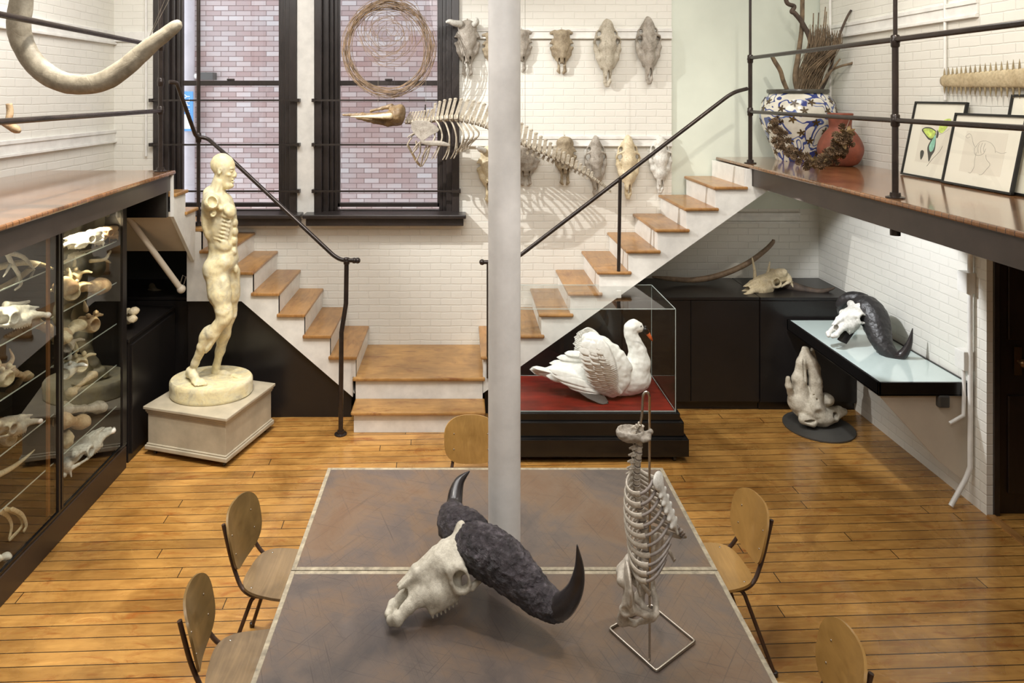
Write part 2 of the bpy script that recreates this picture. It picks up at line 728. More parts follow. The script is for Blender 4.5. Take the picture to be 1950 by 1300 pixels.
def glassy(name, tint=(1, 1, 1), ior=1.45, rough=0.0, boost=1.0):
    m = bpy.data.materials.new(name)
    m.use_nodes = True
    t = m.node_tree
    for n in list(t.nodes):
        t.nodes.remove(n)
    out = t.nodes.new('ShaderNodeOutputMaterial')
    tr = t.nodes.new('ShaderNodeBsdfTransparent')
    tr.inputs[0].default_value = (*tint, 1)
    gl = t.nodes.new('ShaderNodeBsdfGlossy')
    gl.inputs['Roughness'].default_value = rough
    fr = t.nodes.new('ShaderNodeFresnel')
    fr.inputs[0].default_value = ior
    mu = t.nodes.new('ShaderNodeMath')
    mu.operation = 'MULTIPLY'
    mu.use_clamp = True
    mu.inputs[1].default_value = boost
    mx = t.nodes.new('ShaderNodeMixShader')
    # a pane reflects at its outer face only (its inner face would count the reflection twice)
    ge = t.nodes.new('ShaderNodeNewGeometry')
    iv = t.nodes.new('ShaderNodeMath')
    iv.operation = 'SUBTRACT'
    iv.inputs[0].default_value = 1.0
    m2 = t.nodes.new('ShaderNodeMath')
    m2.operation = 'MULTIPLY'
    t.links.new(ge.outputs['Backfacing'], iv.inputs[1])
    t.links.new(fr.outputs[0], m2.inputs[0])
    t.links.new(iv.outputs[0], m2.inputs[1])
    t.links.new(m2.outputs[0], mu.inputs[0])
    t.links.new(mu.outputs[0], mx.inputs[0])
    t.links.new(tr.outputs[0], mx.inputs[1])
    t.links.new(gl.outputs[0], mx.inputs[2])
    t.links.new(mx.outputs[0], out.inputs[0])
    return m


def exterior_brick():
    m = Mat('exterior_brick', 0.8)
    v0 = m.coords(True)
    sx = m.n('ShaderNodeSeparateXYZ')
    m.l(v0, sx.inputs[0])
    cb = m.n('ShaderNodeCombineXYZ')
    m.l(sx.outputs[0], cb.inputs[0])
    m.l(sx.outputs[2], cb.inputs[1])
    bk = m.n('ShaderNodeTexBrick')
    bk.inputs['Scale'].default_value = 1
    bk.inputs['Brick Width'].default_value = 0.205
    bk.inputs['Row Height'].default_value = 0.069
    bk.inputs['Mortar Size'].default_value = 0.0055
    bk.inputs['Mortar Smooth'].default_value = 0.2
    bk.inputs['Bias'].default_value = 0.0
    bk.inputs['Color1'].default_value = lin((168, 148, 144))
    bk.inputs['Color2'].default_value = lin((198, 192, 190))
    bk.inputs['Mortar'].default_value = lin((132, 114, 110))
    m.l(cb.outputs[0], bk.inputs['Vector'])
    n1 = m.noise(cb.outputs[0], 1.1, 4)
    patch = m.ramp(n1, [(0.40, (240, 240, 240)), (0.64, (240, 208, 198))])
    m.base(m.mix(0.6, bk.outputs['Color'], m.mix(1.0, bk.outputs['Color'], patch, 'MULTIPLY')))
    inv = m.n('ShaderNodeMath', operation='SUBTRACT')
    inv.inputs[0].default_value = 1
    m.l(bk.outputs['Fac'], inv.inputs[1])
    m.bump(inv.outputs[0], 0.5, 0.008)
    return m.m


M_brick_x = brick_paint('painted_brick', 0)
M_brick_y = brick_paint('painted_brick_side', 1)
M_plaster = simple('smooth_plaster', (216, 222, 208), 0.55, var=0.03, scale=1.2, bump=0.1, bscale=14)
M_white = simple('white_paint', (228, 226, 220), 0.35, var=0.05, scale=7, bump=0.12, bscale=26)
M_whitebeige = simple('beige_paint', (205, 194, 176), 0.5, var=0.04, scale=2)
M_column = simple('column_paint', (232, 230, 227), 0.4, var=0.05, scale=5, bump=0.15, bscale=16)
M_ceiling = simple('ceiling_paint', (235, 232, 225), 0.7, var=0.02)
M_extbrick = exterior_brick()
M_floor = wood('floor_boards', (142, 96, 42), (206, 158, 88), 0, 0.26, 0.0937, 4.6, 0.0028, math.radians(-2.2), 0.3, stain=(142, 82, 32), along=7, across=45)
M_deck = wood('gallery_boards', (112, 76, 46), (160, 114, 74), 0, 0.17, 0.057, 3.1, 0.0018, 0, 0.7)
M_tread = wood('tread_wood', (138, 96, 52), (190, 142, 84), 1, 0.32, coat=0.25, along=8, across=36, stain=(120, 70, 36))
M_treadx = wood('tread_wood_across', (146, 104, 54), (198, 152, 90), 0, 0.32, coat=0.25, along=8, across=36, stain=(120, 70, 36))
M_dark = simple('dark_metal', (46, 40, 36), 0.36, 0.0, var=0.12, scale=9)
M_pipe = simple('dark_pipe', (52, 44, 40), 0.26, 0.35, var=0.15, scale=14)
M_beam = simple('dark_beam', (58, 50, 45), 0.35, 0.0, var=0.1, scale=5)
M_darkwood = wood('dark_window_wood', (34, 28, 26), (56, 48, 45), 1, 0.35, coat=0.2)
M_black = simple('black_paint', (30, 27, 26), 0.30, var=0.10, scale=2.5)
M_blackgloss = simple('black_gloss_paint', (20, 19, 19), 0.16, var=0.06, scale=3)
M_greydark = simple('dark_grey_paint', (66, 64, 60), 0.5, var=0.05, scale=2)
M_glass = glassy('window_glass', (0.97, 0.98, 1.0))
M_caseglass = glassy('case_glass', (0.96, 0.97, 0.95), 1.5, 0.0, 1.7)
M_acrylic = glassy('case_acrylic', (0.97, 0.98, 0.98), 1.5, 0.0, 1.15)
M_edge = simple('glass_edge', (176, 188, 184), 0.2, var=0.03)
M_steel = simple('nickel_steel', (196, 188, 176), 0.22, 0.95, var=0.05)
M_string = simple('thin_wire', (120, 112, 100), 0.4, 0.4)
# ================================================================== THE ROOM
XR, XL, YB, H = 3.74, -3.64, 7.30, 5.2
DZ = 2.347          # gallery floor
R_ = 0.1955         # stair rise

struct(MB().box(-5.2, 5.8, -2.5, 7.75, -0.12, 0).build('floor', M_floor))
struct(MB().box(-4.0, 6.0, -2.6, 7.75, H, H + 0.15).build('ceiling', M_ceiling))
# back wall: brick pier with two openings, smooth wall beyond the pier
W1 = (-3.22, -1.725)
W2 = (-1.54, -0.03)
WZ0, WZ1 = 1.70, 4.45
w = MB()
for a, b in ((XL - 0.3, W1[0]), (W1[1], W2[0]), (W2[1], 2.19)):
    w.box(a, b, YB, YB + 0.4, 0, H)
for a, b in (W1, W2):
    w.box(a, b, YB, YB + 0.4, 0, WZ0)
    w.box(a, b, YB, YB + 0.4, WZ1, H)
struct(w.build('wall_back', M_brick_x))
struct(MB().box(2.19, XR + 0.4, YB + 0.03, YB + 0.4, 1.80, H).build('wall_back', M_plaster))
struct(MB().box(2.19, XR + 0.4, YB + 0.03, YB + 0.4, 0, 1.80).build('wall_back', M_brick_x))
struct(MB().box(W1[1] + 0.005, W2[0] - 0.005, YB - 0.012, YB + 0.0, WZ0, H).build('trim_1', M_white))
struct(MB().box(XL - 0.3, XL, -2.5, YB, 0, H).build('wall_left', M_brick_y))
struct(MB().box(XR, XR + 0.045, 4.98, YB + 0.4, 0, 2.25).box(XR + 0.05, XR + 0.35, 5.3, YB + 0.4, 0, 2.24).box(XR, XR + 0.35, -2.5, YB, 2.25, H).build('wall_right', M_brick_y))  # middle box: unseen blocker added behind the thin wall to stop leaking light
struct(MB().box(-4.0, 6.0, -2.75, -2.5, 0, H).build('wall_front', M_ceiling))
struct(MB().box(5.7, 5.9, -2.5, 5.2, 0, 2.3).build('wall_corridor', M_greydark))
struct(MB().box(XR + 0.35, 5.9, -2.5, 5.2, 2.25, 2.4).build('ceiling', M_greydark))
# black lower wall behind the cabinets on the left
struct(MB().box(XL, -2.44, YB - 0.02, YB - 0.001, 0, 1.52).build('baseboard_left', M_greydark))
# wall mouldings
def moulding(x0, x1, z, y=YB, n=2):
    t = MB()
    t.box(x0, x1, y - 0.028, y, z, z + 0.035)
    t.box(x0, x1, y - 0.018, y, z - 0.055, z)
    t.box(x0, x1, y - 0.034, y, z - 0.075, z - 0.055)
    return t
struct(moulding(W2[1] + 0.02, 2.19, 3.655).build('trim_2', M_white, bevel=0.004))
struct(moulding(W2[1] + 0.02, 2.19, 2.535).build('trim_3', M_white, bevel=0.004))
struct(moulding(2.7, 3.54, 1.73, YB + 0.03).build('trim_4', M_white, bevel=0.004))


def side_moulding(x, y0, y1, z, sgn):
    t = MB()
    for d, a, b in ((0.028, 0, 0.035), (0.018, -0.075, 0), (0.034, -0.10, -0.075)):
        xs = sorted((x, x + sgn * d))
        t.box(xs[0], xs[1], y0, y1, z + a, z + b)
    return t
struct(side_moulding(XL, 3.0, 7.3, 3.62, 1).build('trim_5', M_white, bevel=0.004))
struct(side_moulding(XL, 5.05, 7.3, 2.60, 1).build('trim_6', M_white, bevel=0.004))
struct(side_moulding(XR, 5.05, 7.3, 3.66, -1).build('trim_7', M_white, bevel=0.004))
struct(MB().box(XL, W1[0], YB - 0.028, YB, 3.55, 3.655).build('trim_8', M_white, bevel=0.004))
# pipes on the walls
tag(MB().tube([(XL + 0.35, YB - 0.03, 2.36), (XL + 0.35, YB - 0.03, 5.1)], 0.013).build('wall_pipe', M_white, smooth='auto'),
    'thin white pipe running up the wall left of the tall window', 'pipe')
tag(MB().tube([(XR - 0.025, YB - 0.25, 2.36), (XR - 0.025, YB - 0.25, 5.1)], 0.014).build('wall_pipe', M_white, smooth='auto'),
    'thin white pipe running up the brick corner behind the big painted jar', 'pipe')
tag(MB().tube([(XR - 0.02, 5.38, 2.96), (XR - 0.02, 5.38, 5.1)], 0.011).build('wall_pipe', M_white, smooth='auto'),
    'thin white conduit running up the wall above the butterfly print', 'pipe')

# windows -----------------------------------------------------------
def window(idx, x0, x1, label_n):
    f = MB()
    zt = WZ1
    # casing set in the opening: side boards, pulley stiles, stops
    for sx, d in ((x0, 1), (x1, -1)):
        for a, b, y0, y1 in ((0, 0.075, 7.27, 7.50), (0.075, 0.135, 7.34, 7.52), (0.135, 0.175, 7.40, 7.53), (0.175, 0.215, 7.44, 7.56)):
            xs = sorted((sx + d * a, sx + d * b))
            f.box(xs[0], xs[1], y0, y1, WZ0, zt)
    f.box(x0, x1, 7.27, 7.50, zt - 0.1, zt)
    win = struct(f.build('window_%d' % idx, M_darkwood, bevel=0.006))
    s = MB()
    gx0, gx1 = x0 + 0.205, x1 - 0.205
    s.box(gx0, gx1, 7.47, 7.52, 3.095, 3.15)
    s.box(gx0, gx1, 7.46, 7.51, 1.80, 1.845)
    s.box(gx0, gx1, 7.44, 7.50, 1.735, 1.775)
    s.box(gx0, gx0 + 0.03, 7.46, 7.51, 1.8, zt)
    s.box(gx1 - 0.03, gx1, 7.46, 7.51, 1.8, zt)
    s.box((gx0 + gx1) / 2 - 0.04, (gx0 + gx1) / 2 + 0.04, 7.455, 7.475, 3.15, 3.17)
    so = s.build('window_sash', M_darkwood, win, bevel=0.004)
    MB().box(gx0, gx1, 7.485, 7.49, 1.80, zt).build('glass', M_glass, win)
    l = MB()
    l.box(x0 - 0.06, x1 + 0.045, 7.14, 7.45, 1.655, 1.74)
    l.box(x0 - 0.085, x1 + 0.07, 7.10, 7.35, 1.735, 1.775)
    l.build('window_sill', M_darkwood, win, bevel=0.008)
    return win
window(1, W1[0], W1[1], '')
window(2, W2[0], W2[1], '')
names = {0: 'highest', 1: 'middle', 2: 'lowest'}
for wi, (a, b) in enumerate(((287, 567), (597, 874))):
    for k, v in enumerate((191, 275.5, 364)):
        y = 7.235
        p, q = P(a, v, y), P(b, v, y)
        t = thing('window_guard_bar', '%s of the three thin dark bars across the %s window' % (names[k], ('tall window behind the plaster figure', 'tall window behind the bird-beaked skeleton')[wi]),
                  'window bar', (p.x, y, p.z), 'guard bars across the windows')
        MB().box(p.x, q.x, y - 0.008, y + 0.008, p.z - 0.009, p.z + 0.009).build('bar', M_dark, t)
        for e in (p, q):
            MB().box(e.x - 0.018, e.x + 0.018, y - 0.012, YB + 0.0, e.z - 0.018, e.z + 0.018).build('bracket', M_dark, t)

# brick building across the alley
b = MB().box(-9, 7, 9.5, 9.9, -1.5, 5.6)
tag(b.build('brick_building', M_extbrick), 'weathered pink brick wall of the building across the alley', 'building')
# downpipe with street sign outside window 1
tag(MB().tube([(-3.68, 9.38, -1.4), (-3.68, 9.38, 5.6)], 0.085, 16).build('downpipe', simple('downpipe_paint', (176, 170, 172), 0.5, var=0.04), smooth='auto'),
    'pale downpipe on the brick wall outside the left window', 'pipe')
v_ = thing('wall_vent', 'grey metal vent pipe sticking out of the brick wall outside', 'vent', P(385, 147, 9.42))
p = P(385, 145, 9.42)
MB().box(p.x - 0.02, p.x + 0.17, 9.35, 9.5, p.z - 0.05, p.z + 0.05).build('louvre_box', M_greydark, v_, bevel=0.005)
MB().tube([(p.x - 0.17, 9.40, p.z), (p.x - 0.02, 9.40, p.z)], 0.035).build('vent_pipe', M_white, v_, smooth='auto')
M_blue = simple('sign_blue', (74, 138, 204), 0.4, var=0.03)
M_signwhite = simple('sign_white', (236, 240, 242), 0.4, var=0.02)
sg = thing('alley_sign', 'narrow blue and white sign with vertical lettering outside the left window', 'sign', P(352, 250, 9.29))
p0, p1 = P(343, 250, 9.2), P(363, 174, 9.2)
MB().box(p0.x, p1.x, 9.275, 9.295, p0.z, p1.z).build('sign_board', M_blue, sg)
MB().box(p0.x + 0.015, p1.x - 0.03, 9.267, 9.276, p0.z + 0.03, p0.z + 0.22).build('sign_panel', M_signwhite, sg)


def text(body, name, mat, parent, size, M, extrude=0.001, sx=1.0):
    cu = bpy.data.curves.new(name, 'FONT')
    cu.body = body
    cu.size = size
    cu.extrude = extrude
    cu.align_x = 'CENTER'
    cu.align_y = 'CENTER'
    tmp = bpy.data.objects.new(name, cu)
    COL.objects.link(tmp)
    dg = bpy.context.evaluated_depsgraph_get()
    me = bpy.data.meshes.new_from_object(tmp.evaluated_get(dg))
    bpy.data.objects.remove(tmp)
    me.transform(M @ Matrix.Diagonal((sx, 1, 1, 1)))
    me.transform(Matrix.Translation(-parent_world(parent)))
    me.materials.clear()
    me.materials.append(mat)
    o = bpy.data.objects.new(name, me)
    COL.objects.link(o)
    o.parent = parent
    return o
text('SUPPLY', 'lettering', M_signwhite, sg, 0.10,
     Matrix.Translation(((p0.x + p1.x) / 2, 9.269, p1.z - 0.20)) @ Matrix.Rotation(-math.pi / 2, 4, 'Y') @ Matrix.Rotation(math.pi / 2, 4, 'X'))

# door in the dark recess on the right -------------------------------
M_doordark = wood('dark_door_wood', (30, 22, 18), (48, 34, 28), 1, 0.4, coat=0.1)
d = MB().box(3.83, 4.80, 5.0, 5.05, 0.0, 2.25)
for a, b in ((3.90, 4.3), (4.38, 4.72)):
    for z0, z1 in ((0.15, 0.85), (1.25, 2.1)):
        d.box(a, b, 4.985, 5.0, z0, z1)
door = struct(d.build('door_1', M_doordark, bevel=0.006))
MB().box(3.787, 3.83, 4.97, 5.06, 0, 2.25).box(4.80, 5.7, 4.99, 5.06, 0, 2.25).build('door_frame', M_darkwood, door, bevel=0.004)
hd = MB()
hp = Vector((3.965, 4.93, 1.10))
hd.ball(hp, 0.03).tube([(hp.x, 4.985, hp.z), (hp.x, 4.93, hp.z)], 0.012)
hd.box(hp.x - 0.025, hp.x + 0.025, 4.978, 4.986, hp.z - 0.1, hp.z + 0.1)
hd.build('door_handle', simple('old_brass', (120, 92, 62), 0.3, 0.8), door, smooth='auto')
struct(MB().box(XR - 0.005, XR + 0.05, -2.5, 4.97, 0.0, 0.012).build('trim_9', M_tread))

# conduit, socket boxes on the right wall under the gallery
cd = thing('electrical_conduit', 'white conduit with switch box and outlets on the right wall under the gallery', 'conduit', (XR - 0.02, 5.07, 0.0))
MB().tube([(XR - 0.03, 5.1, 2.2), (XR - 0.03, 5.1, 0.28), (XR - 0.06, 5.1, 0.2), (XR - 0.2, 5.06, 0.02)], 0.017).build('conduit_pipe', M_white, cd, smooth='auto')
MB().box(XR - 0.07, XR - 0.001, 5.08, 5.18, 1.55, 1.70).build('switch_box', M_white, cd, bevel=0.004)
MB().box(XR - 0.075, XR - 0.001, 5.10, 5.20, 0.98, 1.12).build('outlet_box', M_white, cd, bevel=0.004)
MB().tube([(XR - 0.05, 5.14, 0.98), (XR - 0.06, 5.12, 0.8), (XR - 0.08, 5.1, 0.66), (XR - 0.18, 5.1, 0.60)], 0.013).build('flexible_cable', M_white, cd, smooth='auto')

# column -------------------------------------------------------------
c = MB().tube([(0.2, 3.305, 0.0), (0.2, 3.305, H)], 0.0765, 40)
tag(c.build('column', M_column, smooth='auto'), 'white painted round iron column rising through the middle of the table', 'column')

# galleries ----------------------------------------------------------
g = thing('right_gallery', 'upper gallery on the right wall with glossy brown boards', 'gallery', (3.2, 5.0, 2.16))
g.name = 'gallery_platform'
MB().box(2.66, XR - 0.002, -0.5, YB + 0.028, DZ - 0.032, DZ).build('deck', M_deck, g, bevel=0.01)
MB().box(2.71, XR, -0.5, YB, DZ - 0.06, DZ - 0.033).build('soffit', M_whitebeige, g)
MB().box(2.685, 2.735, -0.5, YB, DZ - 0.19, DZ - 0.034).box(2.735, 2.80, -0.5, YB, DZ - 0.19, DZ - 0.18).build('edge_beam', M_beam, g)
for y in (1.5, 2.9, 4.41, 6.63):
    MB().tube([(2.735, y, DZ - 0.235), (2.735, y, DZ - 0.035)], 0.03, 16).build('post_nut', M_pipe, g, smooth='auto')

gl = thing('gallery_platform', 'upper gallery on the left wall with glossy brown boards above the glass case', 'gallery', (-3.0, 4.0, 2.16))
e0, e1 = (-2.04, -0.5), (-2.47, 6.03)
poly = [(XL + 0.002, e0[1]), e0, e1, (XL + 0.002, e1[1])]
MB().prism([(x, y, DZ - 0.032) for x, y in poly], (0, 0, 0.032)).build('deck', M_deck, gl, bevel=0.01)
MB().prism([(x - (0.03 if x > -3 else 0), y - 0.01, DZ - 0.06) for x, y in poly], (0, 0, 0.027)).build('soffit', M_dark, gl)
dx = 0.03
MB().prism([(e0[0] - dx, e0[1], DZ - 0.17), (e1[0] - dx, e1[1] - 0.02, DZ - 0.17), (e1[0] - dx, e1[1] - 0.02, DZ - 0.034), (e0[0] - dx, e0[1], DZ - 0.034)],
           (-0.05, 0, 0)).prism([(XL, e1[1] - 0.03, DZ - 0.17), (e1[0] - dx, e1[1] - 0.03, DZ - 0.17), (e1[0] - dx, e1[1] - 0.03, DZ - 0.034), (XL, e1[1] - 0.03, DZ - 0.034)],
           (0, -0.05, 0)).build('edge_beam', M_beam, gl)
# dark filler panel under the far end of the left gallery
MB().box(XL, e1[0] - 0.04, 5.93, 5.97, 1.955, DZ - 0.17).build('end_panel', M_black, gl)

# railings -----------------------------------------------------------
def bendpath(pts, r=0.06, n=5):
    """round the corners of a polyline"""
    pts = [Vector(p) for p in pts]
    out = [pts[0]]
    for a, b, c_ in zip(pts[:-2], pts[1:-1], pts[2:]):
        d1, d2 = (a - b), (c_ - b)
        rr = min(r, d1.length * 0.45, d2.length * 0.45)
        p1, p2 = b + d1.normalized() * rr, b + d2.normalized() * rr
        for i in range(n + 1):
            t = i / n
            out.append(p1 * (1 - t) ** 2 + b * 2 * t * (1 - t) + p2 * t * t)
    out.append(pts[-1])
    return out


def collar(c, r, h, axis='Z'):
    return MB().lathe([(r * 0.8, -h), (r, -h * 0.8), (r, -h * 0.3), (r * 1.12, 0), (r, h * 0.3), (r, h * 0.8), (r * 0.8, h)],
                      c, 16, {'Z': None, 'X': Matrix.Rotation(math.pi / 2, 3, 'Y'), 'Y': Matrix.Rotation(math.pi / 2, 3, 'X')}[axis])


def flange(parent, x, y, z):
    MB().lathe([(0.055, 0), (0.055, 0.008), (0.032, 0.014), (0.03, 0.035), (0.02, 0.036)], (x, y, z), 20).build('base_flange', M_pipe, parent, smooth='auto')


rr = thing('pipe_railing', 'dark pipe railing along the edge of the right gallery', 'railing', (2.735, 6.63, DZ))
for y in (-0.3, 2.1, 4.41, 6.63):
    MB().tube([(2.735, y, DZ), (2.735, y, DZ + 1.0)], 0.019, 14).tube([(2.735, y, DZ + 1.0), (2.735, y, H)], 0.0125, 12).build('post', M_pipe, rr, smooth='auto')
    flange(rr, 2.735, y, DZ)
    for z in (DZ + 0.49, DZ + 0.99):
        collar((2.735, y, z), 0.026, 0.04).ball((2.735, y, z), 0.029).build('fitting', M_pipe, rr, smooth='auto')
for z, r in ((DZ + 0.49, 0.016), (DZ + 1.0, 0.0175)):
    MB().tube([(2.735, -0.4, z), (2.735, 6.63, z)], r, 14).build('rail', M_pipe, rr, smooth='auto')

rl = thing('pipe_railing', 'dark pipe railing along the edge of the left gallery', 'railing', (-2.56, 6.0, DZ))
def xl(y):
    return -2.575 + (6.1 - y) * 0.089
yl = 5.93
MB().tube([(xl(yl), yl, DZ), (xl(yl), yl, H)], 0.019, 14).build('post', M_pipe, rl, smooth='auto')
flange(rl, xl(yl), yl, DZ)
for z in (DZ + 0.52, DZ + 0.76, DZ + 1.06):
    collar((xl(yl), yl, z), 0.026, 0.035).ball((xl(yl), yl, z), 0.029).build('fitting', M_pipe, rl, smooth='auto')
for z in (DZ + 0.515, DZ + 1.06):
    MB().tube([(xl(yl), yl, z), (xl(0.5), 0.5, z)], 0.0175, 14).build('rail', M_pipe, rl, smooth='auto')

# stairs -------------------------------------------------------------
def tread_box(x0, x1, y0, y1, z, t=0.032):
    return MB().box(x0, x1, y0, y1, z - t, z)
YS = 6.456
YW = YB - 0.002
# landing and bottom step
ls = thing('entry_steps', 'two wide wooden steps with white risers between the two stair flights', 'steps', (-0.4, 6.6, 0))
MB().box(-1.01, 0.212, YS - 0.03, YW, 0.36, 0.392).build('tread', M_treadx, ls, bevel=0.010)
MB().box(-0.985, 0.19, YS, YW, 0.0, 0.36).build('riser', M_white, ls, bevel=0.003)
MB().box(-0.985, 0.208, 6.163, YS - 0.001, 0.164, 0.196).build('tread', M_treadx, ls, bevel=0.012)
MB().box(-0.962, 0.19, 6.20, YS - 0.001, 0.0, 0.163).build('riser', M_white, ls, bevel=0.003)

# right flight
sr = thing('staircase', 'white stair flight with wooden treads climbing to the right gallery', 'staircase', (1.6, 6.9, 0))
xr = [2.631 - i * 0.268 for i in range(9)]       # right ends, from the top
for i, x in enumerate(xr):
    z = DZ - (i + 1) * R_
    MB().box(x - 0.315, x + 0.005, YS - 0.028, YW, z - 0.03, z).build('tread', M_tread, sr, bevel=0.011)
    MB().box(x - 0.29, x - 0.27, YS + 0.002, YW, z - R_ - 0.0, z - 0.031).build('riser', M_white, sr)
MB().box(2.631 - 0.022, 2.631 + 0.012, YS + 0.002, YW, DZ - R_ - 0.03, DZ - 0.033).build('riser', M_white, sr)
# stringer: saw tooth on top, straight underneath
top = []
for i in range(8, -1, -1):
    z = DZ - (i + 1) * R_ - 0.031
    x1 = xr[i]
    x0 = x1 - 0.288
    top.append((x0, z))
    top.append((x1 - 0.02, z))
top += [(2.631, DZ - 0.036), (2.68, DZ - 0.036), (2.68, DZ - 0.195), (2.86, DZ - 0.195)]
def zlow(x):
    return 0.49 + (x - 0.544) * 0.711
bot = [(2.85, zlow(2.85)), (0.193, zlow(0.193)), (0.193, 0.392)]
poly = [(x, YS, z) for x, z in top + bot]
MB().prism(poly, (0, 0.04, 0)).build('stringer', M_white, sr)
poly = [(x, YW - 0.04, z) for x, z in top + bot]
MB().prism([(0.2, YS + 0.04, zlow(0.2) + 0.01), (2.84, YS + 0.04, zlow(2.84) + 0.01), (2.84, YS + 0.04, zlow(2.84) + 0.022), (0.2, YS + 0.04, zlow(0.2) + 0.022)],
           (0, YW - YS - 0.05, 0)).build('soffit', M_white, sr)
MB().box(1.43, 1.47, YS - 0.006, YS, 1.12, 1.19).build('bracket_plate', M_white, sr, bevel=0.003)
MB().ball((2.83, YS - 0.004, 2.12), 0.014).build('bolt', M_white, sr, smooth=True)

# left flight
sl = thing('staircase', 'white stair flight with wooden treads climbing left to the landing under the window', 'staircase', (-1.7, 6.9, 0))
xs_ = [-0.971 - i * 0.238 for i in range(6)]
top = []
for i, x in enumerate(xs_):
    z = 0.392 + (i + 1) * R_
    MB().box(x - 0.262, x, YS - 0.028, YW, z - 0.03, z).build('tread', M_tread, sl, bevel=0.008)
    MB().box(x - 0.03, x - 0.012, YS + 0.002, YW, z - R_, z - 0.031).build('riser', M_white, sl)
    top += [(x - 0.012, z - 0.031), (x - 0.012 - 0.238, z - 0.031)]
LZ = 0.392 + 7 * R_
lx = xs_[-1] - 0.238
MB().box(XL + 0.002, lx, YS + 0.02, YW, LZ - 0.032, LZ).build('landing_board', M_treadx, sl, bevel=0.008)
MB().box(lx - 0.03, lx - 0.012, YS + 0.002, YW, LZ - R_, LZ - 0.033).build('riser', M_white, sl)
top += [(lx - 0.012, LZ - 0.033), (-2.545, LZ - 0.033)]
bot = [(-2.545, 1.09), (-2.04, 1.09), (-1.012, 0.205), (-1.012, 0.392), (-0.983, 0.392)]
MB().prism([(x, YS, z) for x, z in [(-0.983, 0.392 + R_ - 0.031)] + top[1:] + bot], (0, 0.04, 0)).build('stringer', M_white, sl)
MB().prism([(-1.0, YS + 0.04, 0.24), (-2.04, YS + 0.04, 1.12), (-2.04, YS + 0.04, 1.10), (-1.0, YS + 0.04, 0.22)], (0, YW - YS - 0.05, 0)).build('soffit', M_white, sl)

# upper short flight, landing to left gallery
su = thing('staircase', 'short upper flight of white stairs between the landing and the left gallery', 'staircase', (-3.0, 6.3, 1.5))
MB().box(XL, -2.45, 5.985, 6.26, DZ - R_ - 0.03, DZ - R_).build('tread', M_treadx, su, bevel=0.008)
MB().box(XL, -2.45, 6.22, 6.50, DZ - 2 * R_ - 0.03, DZ - 2 * R_).build('tread', M_treadx, su, bevel=0.008)
pl = [(5.98, DZ - 0.034), (5.985, DZ - R_ - 0.03), (6.235, DZ - R_ - 0.031), (6.235, DZ - 2 * R_ - 0.031), (6.47, DZ - 2 * R_ - 0.031), (6.47, LZ - 0.034),
      (6.60, LZ - 0.034), (6.60, 1.62), (6.43, 1.47), (5.98, 1.955)]
MB().prism([(-2.47, y, z) for y, z in pl], (-0.03, 0, 0)).build('stringer', M_white, su)
MB().prism([(XL, 5.98, 1.955), (XL, 6.43, 1.56), (XL, 6.43, 1.60), (XL, 5.98, 1.995)], (XL * -1 - 2.50, 0, 0)).build('soffit', M_whitebeige, su)
MB().box(XL, -2.5, 6.235, 6.25, DZ - 2 * R_, DZ - R_ - 0.03).box(XL, -2.5, 6.47, 6.485, LZ, LZ + R_ - 0.03).build('riser', M_white, su)

# black panels under the flights
pn = [( -1.03, 0.0), (-1.03, 0.21), (-2.05, 1.085), (-2.55, 1.085), (-2.55, 0.0)]
MB().prism([(x, 6.50, z) for x, z in pn], (0, 0.03, 0)).build('under_stair_panel', M_black, sl)
pn = [(0.21, 0.0), (0.21, zlow(0.21) - 0.005), (1.5, zlow(1.5) - 0.005), (1.5, 0.0)]
MB().prism([(x, 6.58, z) for x, z in pn], (0, 0.02, 0)).build('under_stair_panel', M_black, sr)

# handrails
hl = thing('stair_handrail', 'dark pipe handrail of the left stair with ball end and newel post', 'handrail', (-1.0, 6.2, 0))
pA = P(322, 156, 5.95)
pB = P(378, 262, 6.62)
path = bendpath([pA, P(336, 157, 6.0), P(373, 260, 6.55), P(395, 263, 6.58), P(440, 303, 6.42), P(636, 487, 6.22), P(650, 495, 6.20), P(680, 496, 6.17)], 0.12, 6)
MB().tube(path, 0.0185, 14).build('rail', M_pipe, hl, smooth='auto')
e = P(681, 496, 6.17)
MB().ball(e, 0.026).build('ball_end', M_pipe, hl, smooth=True)
collar((e.x - 0.03, e.y, e.z), 0.024, 0.015, 'X').build('collar', M_pipe, hl, smooth='auto')
nb = P(660, 497, 6.19)
MB().tube([(nb.x, nb.y, nb.z), (nb.x - 0.005, nb.y, 1.15), (-1.066, 6.17, 0.9), (-1.073, 6.17, 0.0)], 0.021, 14).build('newel_post', M_pipe, hl, smooth='auto')
collar((nb.x, nb.y, nb.z), 0.027, 0.03).build('fitting', M_pipe, hl, smooth='auto')
flange(hl, -1.073, 6.17, 0)
up = thing('upright_pipe', 'tall dark upright pipe standing on the landing before the left window', 'pipe', (pB.x, 6.62, LZ))
MB().tube([(pB.x, 6.62, LZ), (pB.x, 6.62, H)], 0.0175, 14).build('pole', M_pipe, up, smooth='auto')
flange(up, pB.x, 6.62, LZ)
collar((pB.x, 6.62, pB.z), 0.026, 0.045).build('fitting', M_pipe, up, smooth='auto')

